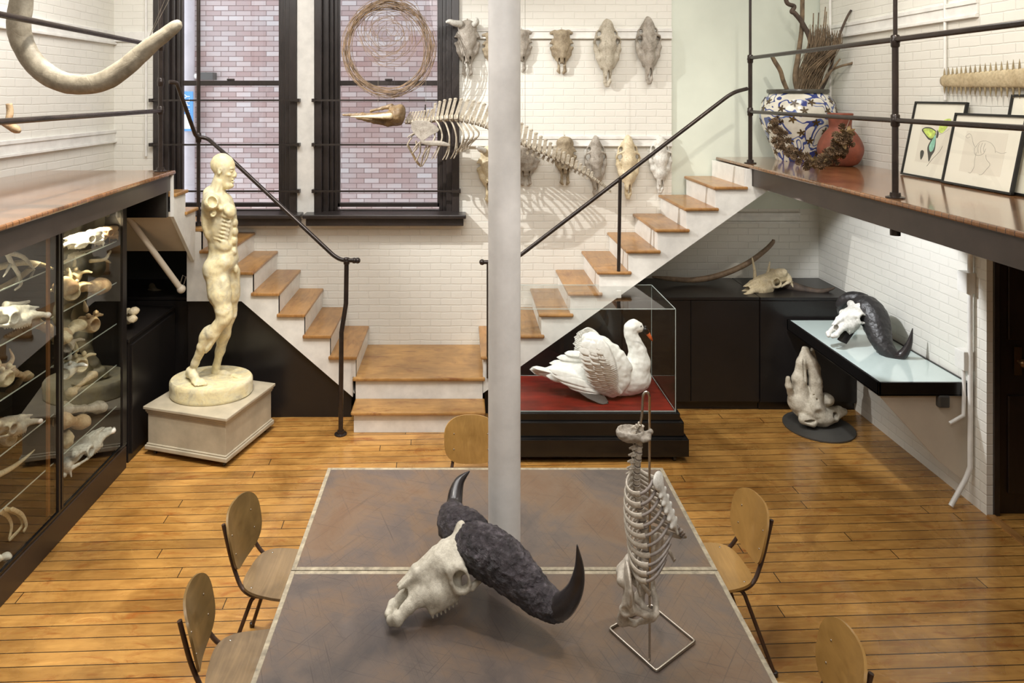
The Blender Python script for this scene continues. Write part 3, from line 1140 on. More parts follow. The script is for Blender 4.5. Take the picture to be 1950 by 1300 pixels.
hr = thing('stair_handrail', 'dark pipe handrail rising along the right stair to the gallery post', 'handrail', (1.5, 6.4, 1.5))
y = 6.44
path = bendpath([P(918, 499, y), P(975, 498, y), P(1395, 176, 6.5), P(1422, 169, 6.62)], 0.15, 7)
MB().tube(path, 0.0185, 14).build('rail', M_pipe, hr, smooth='auto')
MB().ball(P(918, 499, y), 0.027).build('ball_end', M_pipe, hr, smooth=True)
q0, q1 = P(1181, 338, 6.45), P(1178, 516, 6.45)
MB().tube([q0, q1], 0.0165, 12).build('support_post', M_pipe, hr, smooth='auto')
MB().tube([(0.245, y, P(940, 499, y).z), (0.245, y, 0.39)], 0.02, 12).build('newel_post', M_pipe, hr, smooth='auto')

# slanting brace under the left gallery
br = thing('pipe_brace', 'slanting pale pipe brace under the left gallery beside the glass case', 'brace', P(345, 550, 6.35))
MB().tube([P(243, 412, 6.0), P(343, 548, 6.35)], 0.027, 14).build('brace_pipe', M_whitebeige, br, smooth='auto')
MB().tube([P(222, 386, 5.93), P(243, 412, 6.0)], 0.027, 14).build('brace_end', M_dark, br, smooth='auto')
MB().ball(P(345, 550, 6.355), 0.04).build('brace_cap', M_whitebeige, br, smooth=True)
MB().tube([P(343, 540, 6.34), P(348, 524, 6.34), P(354, 527, 6.34), P(350, 541, 6.34)], 0.005, 6).build('wire_loop', M_string, br)

# cabinets under the stairs
def cabinet(x0, x1, y0, y1, z1, label, doors):
    t = thing('cabinet', label, 'cabinet', ((x0 + x1) / 2, (y0 + y1) / 2, 0), 'black cabinets along the walls')
    MB().box(x0, x1, y0 + 0.022, y1, 0.07, z1 - 0.03).box(x0, x1, y0 + 0.05, y1, 0, 0.07).build('body', M_black, t)
    MB().box(x0, x1, y0, y1, z1 - 0.029, z1).build('top', M_black, t, bevel=0.004)
    n = doors
    for k in range(n):
        a = x0 + (x1 - x0) * k / n
        b2 = x0 + (x1 - x0) * (k + 1) / n
        MB().box(a + 0.003, b2 - 0.003, y0 + 0.003, y0 + 0.021, 0.09, z1 - 0.035).build('door', M_black, t, bevel=0.002)
    return t
cabinet(1.52, 2.82, 6.62, YB + 0.025, 1.08, 'long black cabinet under the right stair with horned skull on top', 2)
cabinet(2.825, XR - 0.002, 6.61, YB + 0.025, 1.08, 'black corner cabinet against the right wall, behind the light table', 1)
cabinet(XL + 0.002, -2.56, 6.62, YB - 0.022, 1.08, 'black cabinet in the dark corner behind the plaster figure', 2)
t = thing('cabinet', 'black cabinet in the shade between the glass case and the corner', 'cabinet', (-3.2, 6.1, 0), 'black cabinets along the walls')
MB().box(XL + 0.002, -2.72, 5.69, 6.6, 0, 0.98).build('body', M_black, t)
MB().box(XL + 0.002, -2.71, 5.68, 6.61, 0.981, 1.01).build('top', M_black, t, bevel=0.004)
MB().box(-2.719, -2.70, 5.72, 6.57, 0.06, 0.95).build('door', M_black, t, bevel=0.002)
# ================================================================== FURNITURE
def tabletop_material():
    m = Mat('worn_table_laminate', 0.3, col=(112, 98, 88), coat=0.15)
    v = m.coords(True)
    a = m.noise(v, 2.2, 6, 0.65, 0.6)
    col = m.ramp(a, [(0.30, (74, 68, 66)), (0.46, (96, 84, 76)), (0.58, (110, 90, 72)), (0.74, (104, 78, 56))])
    # fine scratches: stretched noise in three directions
    tot = None
    for ang, sc, th in ((0.3, 2.0, 0.62), (1.2, 1.6, 0.63), (2.2, 1.8, 0.62), (0.9, 3.1, 0.64)):
        mp = m.n('ShaderNodeMapping')
        m0 = m.n('ShaderNodeMapping')
        m0.inputs['Rotation'].default_value = (0, 0, ang)
        m.l(v, m0.inputs['Vector'])
        mp.inputs['Scale'].default_value = (1.5, 120, 1)
        m.l(m0.outputs[0], mp.inputs['Vector'])
        f = m.noise(mp.outputs[0], sc, 3, 0.55, 0.5)
        r = m.n('ShaderNodeMapRange')
        r.inputs['From Min'].default_value = th
        r.inputs['From Max'].default_value = th + 0.06
        m.l(f, r.inputs['Value'])
        if tot is None:
            tot = r.outputs[0]
        else:
            mx = m.n('ShaderNodeMath', operation='MAXIMUM')
            m.l(tot, mx.inputs[0])
            m.l(r.outputs[0], mx.inputs[1])
            tot = mx.outputs[0]
    sc = m.n('ShaderNodeMath', operation='MULTIPLY')
    m.l(tot, sc.inputs[0])
    sc.inputs[1].default_value = 0.5
    m.base(m.mix(sc.outputs[0], col, lin((52, 46, 44))))
    rr = m.n('ShaderNodeMapRange')
    rr.inputs['To Min'].default_value = 0.26
    rr.inputs['To Max'].default_value = 0.46
    m.l(a, rr.inputs['Value'])
    m.l(rr.outputs[0], m.b.inputs['Roughness'])
    m.bump(tot, 0.2, 0.0008)
    return m.m


M_table = tabletop_material()
M_tabledge = simple('worn_table_edging', (146, 136, 116), 0.5, var=0.2, scale=30, bump=0.2)
M_chairmetal = simple('brown_chair_tube', (84, 66, 56), 0.3, 0.3, var=0.15, scale=12)
M_rivet = simple('chair_rivet', (170, 160, 146), 0.25, 0.9, var=0.05)

tx0, tx1 = -0.81, 1.21
def table_unit(y0, y1, label):
    t = thing('work_table', label, 'table', ((tx0 + tx1) / 2, (y0 + y1) / 2, 0), 'work tables pushed together')
    b = 0.022
    top = MB()
    if y1 > 4:
        top.box(tx0 + b, tx1 - b, y0 + b, y1 - b, 0.715, 0.7495)
    else:
        top.box(tx0 + b, tx1 - b, y0 + b, y1 - b, 0.715, 0.7495)
    top.build('tabletop', M_table, t)
    e = MB()
    e.box(tx0, tx0 + b, y0, y1, 0.712, 0.75).box(tx1 - b, tx1, y0, y1, 0.712, 0.75)
    e.box(tx0 + b, tx1 - b, y0, y0 + b, 0.712, 0.75).box(tx0 + b, tx1 - b, y1 - b, y1, 0.712, 0.75)
    e.build('edging', M_tabledge, t, bevel=0.002)
    f = MB()
    f.box(tx0 + 0.08, tx1 - 0.08, y0 + 0.08, y0 + 0.10, 0.63, 0.712).box(tx0 + 0.08, tx1 - 0.08, y1 - 0.10, y1 - 0.08, 0.63, 0.712)
    f.box(tx0 + 0.08, tx0 + 0.10, y0 + 0.08, y1 - 0.08, 0.63, 0.712).box(tx1 - 0.10, tx1 - 0.08, y0 + 0.08, y1 - 0.08, 0.63, 0.712)
    f.build('apron', M_dark, t)
    for x in (tx0 + 0.1, tx1 - 0.1):
        for y in (y0 + 0.1, y1 - 0.1):
            MB().box(x - 0.025, x + 0.025, y - 0.025, y + 0.025, 0, 0.63).build('leg', M_dark, t, bevel=0.004)
    return t
table_unit(3.308, 4.214, 'far scratched brown work table with pale edging, beyond the seam at the column')
table_unit(2.40, 3.302, 'near scratched brown work table carrying the horned skull and the standing torso')

M_chairwood = {}
def chair_wood(key, lo, hi):
    M_chairwood[key] = wood('chair_plywood_' + key, lo, hi, 1, 0.34, coat=0.2, along=5, across=70, bump=0.1)
chair_wood('brown', (94, 74, 42), (142, 114, 70))
chair_wood('honey', (150, 112, 58), (190, 148, 84))
chair_wood('worn', (92, 74, 54), (146, 122, 88))


def sheet(fn, nu, nv, th, mb=None):
    """thickened grid: fn(u,v)->point (u,v in 0..1)"""
    mb = mb or MB()
    pts = [[Vector(fn(i / nu, j / nv)) for j in range(nv + 1)] for i in range(nu + 1)]
    nr = [[None] * (nv + 1) for _ in range(nu + 1)]
    for i in range(nu + 1):
        for j in range(nv + 1):
            a = pts[min(i + 1, nu)][j] - pts[max(i - 1, 0)][j]
            b = pts[i][min(j + 1, nv)] - pts[i][max(j - 1, 0)]
            n = a.cross(b)
            nr[i][j] = n.normalized() if n.length > 1e-12 else Vector((0, 0, 1))
    W_ = nv + 1
    vs = [pts[i][j] + nr[i][j] * th / 2 for i in range(nu + 1) for j in range(W_)]
    vs += [pts[i][j] - nr[i][j] * th / 2 for i in range(nu + 1) for j in range(W_)]
    N = (nu + 1) * W_
    fs = []
    for i in range(nu):
        for j in range(nv):
            a = i * W_ + j
            fs.append((a, a + 1, a + W_ + 1, a + W_))
            fs.append((N + a, N + a + W_, N + a + W_ + 1, N + a + 1))
    for i in range(nu):
        for a, s in ((i * W_, 1), (i * W_ + nv, -1)):
            q = (a, a + W_, N + a + W_, N + a)
            fs.append(q if s > 0 else q[::-1])
    for j in range(nv):
        for a, s in ((j, -1), (nu * W_ + j, 1)):
            q = (a, a + 1, N + a + 1, N + a)
            fs.append(q if s > 0 else q[::-1])
    return mb.add(vs, fs)


def disc_sheet(outline, surf, th, rings=7):
    """closed outline (list of 2D points) filled with concentric rings, lifted by surf(x,y)"""
    n = len(outline)
    cx = sum(p[0] for p in outline) / n
    cy = sum(p[1] for p in outline) / n
    top, bot = [], []
    e = 1e-3
    for k in range(rings, 0, -1):
        t = k / rings
        for (x, y) in outline:
            X, Y = cx + (x - cx) * t, cy + (y - cy) * t
            p = Vector(surf(X, Y))
            nx = (Vector(surf(X + e, Y)) - p)
            ny = (Vector(surf(X, Y + e)) - p)
            nn = nx.cross(ny).normalized()
            top.append(p + nn * th / 2)
            bot.append(p - nn * th / 2)
    p = Vector(surf(cx, cy))
    top.append(p + Vector((0, 0, 1e-4)))
    bot.append(p - Vector((0, 0, 1e-4)) * 1)
    m = MB()
    N = len(top)
    fs = []
    for k in range(rings - 1):
        for i in range(n):
            a, b = k * n + i, k * n + (i + 1) % n
            fs.append((a, b, b + n, a + n))
            fs.append((N + a, N + a + n, N + b + n, N + b))
    for i in range(n):
        a, b = (rings - 1) * n + i, (rings - 1) * n + (i + 1) % n
        fs.append((a, b, N - 1))
        fs.append((N + b, N + a, 2 * N - 1))
        fs.append((i, N + i, N + (i + 1) % n, (i + 1) % n))
    return m.add(top + bot, fs)


def superoval(wt, wb, h, n=56, p=3.0):
    """outline, wide wt at the top, wb at the bottom"""
    out = []
    for i in range(n):
        a = 2 * math.pi * i / n
        c, s = math.cos(a), math.sin(a)
        x = math.copysign(abs(c) ** (2 / p), c)
        y = math.copysign(abs(s) ** (2 / p), s)
        w_ = wb + (wt - wb) * (y + 1) / 2
        out.append((x * w_ / 2, y * h / 2))
    return out


def make_chair(key, label, loc, rz):
    """bentwood school chair; local +X is where the sitter faces"""
    t = thing('plywood_chair', label, 'chair', loc, 'plywood school chairs', rz)
    rot = Matrix.Rotation(rz, 4, 'Z')
    # parts are built in local coordinates (parent at origin while building)
    t.location = (0, 0, 0)
    wd = M_chairwood[key]
    # seat: front at +x
    o = superoval(0.36, 0.41, 0.40, 56, 3.4)      # (x=width, y=depth) top = rear
    def s_surf(x, y):
        d = y / 0.2
        z = 0.445 + 0.012 * (x / 0.2) ** 2 - 0.006 * (1 - d * d) + (0.012 * d if d > 0 else 0) - (0.02 * (-d) ** 3 if d < 0 else 0)
        return (-y, x, z)
    disc_sheet(o, s_surf, 0.013).build('seat', wd if key != 'brown' else M_chairwood['worn'], t, smooth='auto')
    # backrest
    o = superoval(0.375, 0.34, 0.30, 56, 2.9)
    def b_surf(x, y):
        lean = 0.22
        bow = 0.045 * (x / 0.19) ** 2
        return (-0.268 - lean * y + bow + 0.01, x, 0.665 + y)
    disc_sheet(o, b_surf, 0.011).build('backrest', wd, t, smooth='auto')
    for sy in (-1, 1):
        # side tube: front foot, up, under seat, rear up to the backrest
        pts = bendpath([(0.20, sy * 0.20, 0.0), (0.13, sy * 0.145, 0.425), (-0.17, sy * 0.145, 0.425), (-0.245, sy * 0.115, 0.56), (-0.293, sy * 0.115, 0.76)], 0.07, 6)
        MB().tube(pts, 0.0105, 12, flat=None).build('side_frame', M_chairmetal, t, smooth='auto')
        pts = bendpath([(-0.10, sy * 0.12, 0.42), (-0.13, sy * 0.135, 0.40), (-0.27, sy * 0.19, 0.0)], 0.04, 5)
        MB().tube(pts, 0.0105, 12).build('rear_leg', M_chairmetal, t, smooth='auto')
        for fx, fy in ((-0.27, sy * 0.19), (0.20, sy * 0.20)):
            MB().lathe([(0.012, 0), (0.014, 0.004), (0.014, 0.022), (0.011, 0.024)], (fx, fy, 0), 12).build('foot_cap', M_dark, t, smooth='auto')
    MB().tube([(-0.02, -0.145, 0.425), (-0.02, 0.145, 0.425)], 0.009, 10).build('crossbar', M_chairmetal, t, smooth='auto')
    for x, y in ((-0.115, -0.055), (-0.115, 0.04), (0.115, -0.055), (0.115, 0.04)):
        p = Vector(b_surf(x, y))
        MB().ball((p.x + 0.006, p.y, p.z), (0.003, 0.0055, 0.0055), 10, 6).build('rivet', M_rivet, t, smooth=True)
    for x, y in ((-0.14, 0.13), (0.14, 0.13)):
        p = Vector(s_surf(x, y))
        MB().ball((p.x, p.y, p.z + 0.006), (0.006, 0.006, 0.003), 10, 6).build('rivet', M_rivet, t, smooth=True)
    t.location = loc
    return t


make_chair('brown', 'brown plywood chair at the left of the far table, behind the nearest brown chair', (-0.94, 3.72, 0), math.radians(-7))
make_chair('brown', 'brown plywood chair at the near left corner of the table, partly out of the picture', (-0.93, 3.13, 0), math.radians(8))
make_chair('honey', 'honey plywood chair right of the table with a worn grey seat', (1.33, 3.77, 0), math.radians(185))
make_chair('honey', 'honey plywood chair nearest the camera on the right of the table, only its backrest seen', (1.30, 2.84, 0), math.radians(176))
make_chair('honey', 'plywood chair at the far side of the table, half hidden by the white column', (0.06, 4.48, 0), math.radians(-90))

# ================================================================== BONES
M_bone_main = bone('bleached_bone', (176, 168, 150), (216, 210, 194), 0.6, 7, 0.5)
M_bone_white = bone('white_bone', (188, 186, 178), (232, 230, 222), 0.6, 8, 0.4)
M_bone_wall = bone('weathered_bone', (150, 140, 120), (206, 198, 180), 0.65, 9, 0.5)
M_bone_wall2 = bone('brown_weathered_bone', (124, 108, 84), (184, 170, 144), 0.65, 9, 0.5, dirt=(96, 80, 60))
M_bone_grey = bone('grey_bone', (134, 126, 114), (186, 178, 166), 0.65, 10, 0.4, dirt=(112, 100, 86))
M_bone_tan = bone('tan_bone', (150, 118, 84), (206, 182, 146), 0.55, 10, 0.4, dirt=(140, 96, 58))
M_bone_cream = bone('cream_bone', (196, 178, 140), (230, 216, 184), 0.5, 9, 0.3)
M_bone_torso = bone('ivory_bone', (168, 156, 140), (212, 204, 190), 0.5, 12, 0.3)
M_cart = bone('grey_cartilage', (110, 102, 96), (148, 138, 130), 0.4, 12, 0.2, crack=False)
M_whale = bone('whale_bone', (150, 138, 118), (196, 186, 168), 0.65, 10, 0.4, dirt=(122, 106, 84))
M_beak = bone('brown_beak_bone', (88, 68, 44), (148, 124, 90), 0.45, 9, 0.3)
M_horn_tip = simple('smooth_black_horn', (44, 40, 40), 0.22, var=0.2, scale=8, bump=0.12, bscale=70)


def horn_material():
    m = Mat('rough_black_horn', 0.28, col=(58, 52, 54))
    v = m.coords(False)
    f = m.noise(v, 18, 6, 0.65, 0.8)
    m.base(m.ramp(f, [(0.3, (40, 36, 38)), (0.55, (76, 70, 74)), (0.75, (122, 114, 120))]))
    mp = m.n('ShaderNodeMapping')
    mp.inputs['Scale'].default_value = (1.0, 1.0, 1.0)
    m.l(v, mp.inputs['Vector'])
    vo = m.n('ShaderNodeTexVoronoi')
    vo.inputs['Scale'].default_value = 42
    m.l(v, vo.inputs['Vector'])
    n2 = m.noise(v, 26, 6, 0.7, 2.0)
    ad = m.n('ShaderNodeMath', operation='MULTIPLY_ADD')
    m.l(vo.outputs['Distance'], ad.inputs[0])
    ad.inputs[1].default_value = 0.55
    m.l(n2, ad.inputs[2])
    m.bump(ad.outputs[0], 1.0, 0.02)
    return m.m


M_horn = horn_material()
M_horn_matt = simple('matt_black_horn', (40, 38, 38), 0.45, var=0.2, scale=8, bump=0.5, bscale=24)


def frame_matrix(O, F, L, s=1.0):
    """local (lateral, forward, up) -> world"""
    F = Vector(F).normalized()
    L = Vector(L)
    L = (L - F * L.dot(F)).normalized()
    U = F.cross(L)
    if U.z < 0:
        U = -U
    M = Matrix(((L.x, F.x, U.x, O[0]), (L.y, F.y, U.y, O[1]), (L.z, F.z, U.z, O[2]), (0, 0, 0, 1)))
    return M @ Matrix.Diagonal((s, s, s, 1))


def bovid_skull(h=0.0045, prong=True, teeth=True, socket=0.039, wide=1.0):
    s = SDF((-0.19, -0.13, -0.235), (0.19, 0.60, 0.06), h)
    s.ell((0, 0.04, -0.065), (0.088, 0.11, 0.072), 0.01)
    s.ell((0, 0.14, -0.055), (0.098, 0.13, 0.058), 0.03)
    s.ell((0, -0.045, -0.10), (0.088, 0.045, 0.075), 0.02)
    s.chain([(0, 0.20, -0.075, 0.068), (0, 0.30, -0.085, 0.052), (0, 0.40, -0.098, 0.036)], 0.03)
    for sx in (-1, 1):
        # maxilla and tooth row
        s.chain([(sx * 0.052, 0.19, -0.115, 0.044), (sx * 0.047, 0.28, -0.125, 0.040), (sx * 0.040, 0.36, -0.115, 0.026)], 0.025)
        s.chain([(sx * 0.055, 0.20, -0.155, 0.022), (sx * 0.052, 0.33, -0.160, 0.018)], 0.02)
        if teeth:
            for i in range(7):
                y = 0.20 + i * 0.022
                s.cone((sx * 0.054, y, -0.165), (sx * 0.054, y + 0.003, -0.190 + 0.002 * abs(i - 3)), 0.0095, 0.006, 0.004)
        # nasal bone edges and premaxilla
        s.chain([(sx * 0.022, 0.22, -0.024, 0.022), (sx * 0.019, 0.34, -0.038, 0.015), (sx * 0.012, 0.445, -0.056, 0.007)], 0.02)
        s.chain([(sx * 0.043, 0.34, -0.104, 0.026), (sx * 0.046, 0.43, -0.116, 0.019), (sx * 0.048, 0.50, -0.130, 0.022), (sx * 0.022, 0.535, -0.135, 0.018)], 0.015)
        s.chain([(sx * 0.040, 0.36, -0.085, 0.012), (sx * 0.044, 0.46, -0.108, 0.010)], 0.015)
        s.chain([(sx * 0.014, 0.36, -0.135, 0.008), (sx * 0.013, 0.50, -0.14, 0.008)], 0.01)
        # brow, orbit ring, cheek
        for k in range(12):
            a, b = [2 * math.pi * (k + q) / 12 for q in (0, 1)]
            R = 0.043
            pa = (sx * (0.112 - 0.014 * math.cos(a) * 0.6), 0.155 + R * math.cos(a), -0.088 + R * math.sin(a))
            pb = (sx * (0.112 - 0.014 * math.cos(b) * 0.6), 0.155 + R * math.cos(b), -0.088 + R * math.sin(b))
            s.cone(pa, pb, 0.0105, 0.0105, 0.010)
        s.ell((sx * 0.085, 0.155, -0.05), (0.035, 0.055, 0.022), 0.02)
        s.chain([(sx * 0.098, 0.19, -0.118, 0.016), (sx * 0.108, 0.11, -0.135, 0.011), (sx * 0.092, 0.02, -0.125, 0.013), (sx * 0.075, -0.03, -0.12, 0.02)], 0.012)
        s.ell((sx * 0.03, -0.085, -0.155), (0.022, 0.022, 0.024), 0.01)
        s.cone((sx * 0.065, -0.05, -0.14), (sx * 0.07, -0.055, -0.19), 0.014, 0.007, 0.01)
        s.cone((sx * 0.05, 0.04, -0.02), (sx * 0.085, 0.02, -0.02), 0.045, 0.04, 0.03)
        # carve
        s.ell((sx * 0.122, 0.155, -0.088), (0.060, socket * 0.93, socket * 0.93), 0.004, sub=True)
        s.ell((sx * 0.105, 0.075, -0.085), (0.026, 0.045, 0.03), 0.012, sub=True)
        s.ell((sx * 0.03, 0.07, 0.008 - 0.012), (0.006, 0.006, 0.012), 0.003, sub=True)
    s.ell((0, 0.455, -0.090), (0.030, 0.085, 0.030), 0.006, sub=True)
    s.ell((0, 0.40, -0.100), (0.022, 0.06, 0.022), 0.008, sub=True)
    s.ell((0, 0.28, -0.195), (0.034, 0.13, 0.042), 0.012, sub=True)
    s.ell((0, 0.07, -0.20), (0.05, 0.09, 0.05), 0.02, sub=True)
    s.ell((0, 0.50, -0.145), (0.006, 0.04, 0.03), 0.004, sub=True)
    return s


def horn_parts(pts, M, parent, rough_mat, tip_mat, split, side, h=0.0055, bumpy=0.007):
    P3 = spline([(side * p[0], p[1], p[2], p[3]) for p in pts], 6)
    k = int(len(P3) * split)
    lo = np.min([p[:3] - p[3] for p in P3], 0) - 0.02
    hi = np.max([p[:3] + p[3] for p in P3], 0) + 0.02
    # rough boss
    s = SDF(lo, hi, h)
    s.chain([tuple(p) for p in P3[:k + 1]], 0.012)
    V, F = s.surf()
    if bumpy:
        V = np.array([Vector(p) + mnoise.noise_vector(Vector(p) * 34) * bumpy + mnoise.noise_vector(Vector(p) * 95) * bumpy * 0.55 for p in V])
    MM = np.array(M)
    V = V @ MM[:3, :3].T + MM[:3, 3]
    mesh_np('horn_boss', V, F, rough_mat, parent)
    mb = MB()
    tip = P3[k - 2:]
    mb.tube([M @ Vector(p[:3]) for p in tip], [max(p[3], 0.0015) * M.to_scale().x * (1.0 if i > 1 else 0.97) for i, p in enumerate(tip)], 28)
    mb.build('horn_tip', tip_mat, parent, smooth=True)


# --- buffalo skull on the table
Mb = frame_matrix((0.045, 3.09, 1.08), (-0.87, -0.30, -0.29), (0.42, -0.88, 0.16), 0.84) @ Matrix.Diagonal((1.12, 1, 1.42, 1))
bs = thing('buffalo_skull', 'bleached buffalo skull with huge rough black horns resting on the near table', 'skull', (0.0, 2.95, 0.75))
bovid_skull(0.0045).build('skull', M_bone_main, bs, M=Mb)
hp_ = [(0.055, 0.02, -0.005, 0.062), (0.10, 0.01, 0.0, 0.088), (0.18, -0.01, -0.06, 0.086), (0.265, -0.03, -0.150, 0.074), (0.35, -0.055, -0.225, 0.057),
       (0.43, -0.10, -0.225, 0.045), (0.485, -0.155, -0.14, 0.033), (0.492, -0.20, -0.03, 0.018), (0.47, -0.225, 0.055, 0.0035)]
def px_horn(pts):
    return [(*P(u, v, y), r * y / FPX) for u, v, r, y in pts]
I4 = Matrix.Identity(4)
horn_parts(px_horn([(898, 1036, 34, 3.07), (918, 1046, 42, 3.03), (952, 1066, 43, 2.98), (990, 1100, 38, 2.93), (1028, 1138, 30, 2.88), (1064, 1155, 24, 2.82), (1092, 1128, 17, 2.78), (1103, 1085, 10, 2.76), (1099, 1037, 1.2, 2.75)]),
           I4, bs, M_horn, M_horn_tip, 0.60, 1)
horn_parts(px_horn([(905, 1010, 26, 3.14), (885, 1004, 31, 3.18), (866, 1000, 30, 3.23), (862, 982, 24, 3.30), (865, 962, 16, 3.36), (868, 938, 13.5, 3.41), (876, 915, 9, 3.45), (894, 897, 1.2, 3.48)]),
           I4, bs, M_horn, M_horn_tip, 0.46, 1)

# --- second buffalo skull on the light table
Mb2 = frame_matrix(tuple(P(1636, 576, 5.98)), (-0.86, -0.36, -0.28), (0.45, -0.86, 0.20), 0.78) @ Matrix.Diagonal((1.1, 1, 1.12, 1))
b2 = thing('buffalo_skull', 'white buffalo skull with smooth black horns on a black stand on the light table', 'skull', (3.3, 5.9, 0.88))
bovid_skull(0.0055).build('skull', M_bone_white, b2, M=Mb2)
hp2 = [(0.05, 0.02, -0.005, 0.07), (0.10, 0.01, 0.01, 0.10), (0.19, -0.01, -0.03, 0.102), (0.29, -0.03, -0.12, 0.088), (0.37, -0.055, -0.22, 0.066),
       (0.45, -0.10, -0.26, 0.045), (0.525, -0.155, -0.22, 0.031), (0.56, -0.20, -0.12, 0.018), (0.555, -0.225, -0.04, 0.0035)]
horn_parts(px_horn([(1640, 580, 15, 6.0), (1652, 586, 22, 5.95), (1665, 606, 24.5, 5.88), (1673, 632, 21, 5.80), (1682, 657, 16, 5.72), (1698, 675, 12, 5.66), (1717, 676, 9, 5.62), (1731, 655, 5.5, 5.60), (1738, 625, 0.8, 5.60)]),
           I4, b2, M_horn_matt, M_horn_tip, 0.62, 1, 0.007, 0.004)
horn_parts(px_horn([(1646, 572, 12, 6.04), (1628, 567, 11, 6.10), (1610, 570, 9.5, 6.15), (1600, 582, 7, 6.18), (1599, 598, 3, 6.2)]), I4, b2, M_horn_matt, M_horn_tip, 0.75, 1, 0.007, 0.003)
sb = MB()
q = P(1610, 648, 5.85)
sb.prism([P(1600, 650, 5.85), P(1612, 655, 5.85), P(1642, 612, 5.95), P(1628, 610, 5.95)], (0.0, 0.05, 0.0))
sb.tube([P(1636, 612, 5.95), P(1690, 640, 6.0)], 0.02)
sb.build('stand', M_black, b2)

# light table
lt = thing('light_table', 'black framed light table with frosted glass top fixed to the right wall', 'table', (3.4, 5.86, 0.8))
lx0, lx1, ly0, ly1 = 3.06, XR - 0.005, 5.13, 6.58
f = MB()
f.box(lx0, lx1, ly0, ly0 + 0.02, 0.79, 0.885).box(lx0, lx1, ly1 - 0.02, ly1, 0.79, 0.885).box(lx0, lx0 + 0.02, ly0, ly1, 0.79, 0.885).box(lx1 - 0.02, lx1, ly0, ly1, 0.79, 0.885)
f.box(lx0, lx1, ly0, ly1, 0.785, 0.80)
f.build('frame', M_blackgloss, lt, bevel=0.003)
M_frost = simple('frosted_glass', (196, 210, 206), 0.12, var=0.03, scale=1.5, coat=0.6)
MB().box(lx0 + 0.02, lx1 - 0.02, ly0 + 0.02, ly1 - 0.02, 0.80, 0.88).build('glass_top', M_frost, lt)
MB().prism([(lx0 + 0.02, 5.16, 0.78), (lx1, 5.16, 0.78), (lx1, 5.16, 0.15), (lx1 - 0.06, 5.16, 0.17), (lx1 - 0.22, 5.16, 0.30)], (0, 0.018, 0)).build('support_panel', M_whitebeige, lt)
MB().box(3.50, 3.58, 5.12, 5.17, 0.70, 0.79).build('clamp', M_greydark, lt, bevel=0.01)

# ================================================================== STANDING TORSO
ts = thing('torso_stand', 'nickel rod stand with square wire base and hook at the top, on the near table', 'stand', (0.66, 2.93, 0.75))
A, B, Cc, D = [P(u, v, FPX * (EYE - 0.757) / (v - CY)) for u, v in ((1160, 1196), (1240, 1151), (1324, 1220), (1250, 1277))]
corners = [A, B, Cc, D]
loop = []
for i in range(4):
    p0_, p1_, p2_ = corners[i - 1], corners[i], corners[(i + 1) % 4]
    for k in range(5):
        t_ = k / 4
        a_, b_ = p1_ + (p0_ - p1_).normalized() * 0.012, p1_ + (p2_ - p1_).normalized() * 0.012
        loop.append(a_ * (1 - t_) ** 2 + p1_ * 2 * t_ * (1 - t_) + b_ * t_ * t_)
MB().tube(loop + [loop[0], loop[1]], 0.0055, 10).build('base_frame', M_steel, ts, smooth='auto')
rx, ry = 0.742, 2.765
s_ = FPX / ry
rodtop = EYE - (760 - CY) / s_
hook = [Vector((rx, ry, 0.76))] + [Vector((rx, ry, 0.76 + (rodtop - 0.76) * k / 6)) for k in range(1, 7)]
for k in range(1, 9):
    a = math.pi * k / 8
    hook.append(Vector((rx - 0.014 + 0.014 * math.cos(a), ry - 0.005, rodtop + 0.032 * math.sin(a))))
hook += [Vector((rx - 0.032, ry - 0.008, rodtop - 0.06)), Vector((rx - 0.040, ry - 0.01, rodtop - 0.10))]
MB().tube(hook, 0.0048, 12).ball(hook[-1], 0.007).build('hook_rod', M_steel, ts, smooth='auto')

tr = thing('torso_skeleton', 'model human torso skeleton with ribs, spine and hip bones hanging from the rod stand', 'skeleton', (0.76, 2.92, 0.87))
rope = hook[-1]
MB().tube([rope + Vector((0, 0, 0.004)), rope + Vector((-0.016, 0, -0.03)), rope + Vector((-0.014, 0, -0.05))], 0.0018, 6).tube(
    [rope + Vector((0, 0, 0.004)), rope + Vector((0.012, 0, -0.03)), rope + Vector((0.014, 0, -0.052))], 0.0018, 6).build('hanging_wire', M_string, tr)
fac = Vector((0.78, -0.62, 0)).normalized()       # where the chest faces
lat = Vector((-fac.y, fac.x, 0)) * -1             # towards the camera-left side
if lat.x > 0:
    lat = -lat
# spine curve: (u, v) pixels at depth
sp_px = [(1222, 808, 2.76), (1219, 835, 2.76), (1217, 862, 2.76), (1214, 888, 2.765), (1212, 915, 2.78), (1216, 950, 2.80), (1224, 990, 2.805), (1230, 1030, 2.79), (1229, 1062, 2.78), (1222, 1088, 2.76), (1207, 1112, 2.76)]
spc = spline([tuple(P(u, v, y)) for u, v, y in sp_px], 12)
spc = [Vector(p) for p in spc]
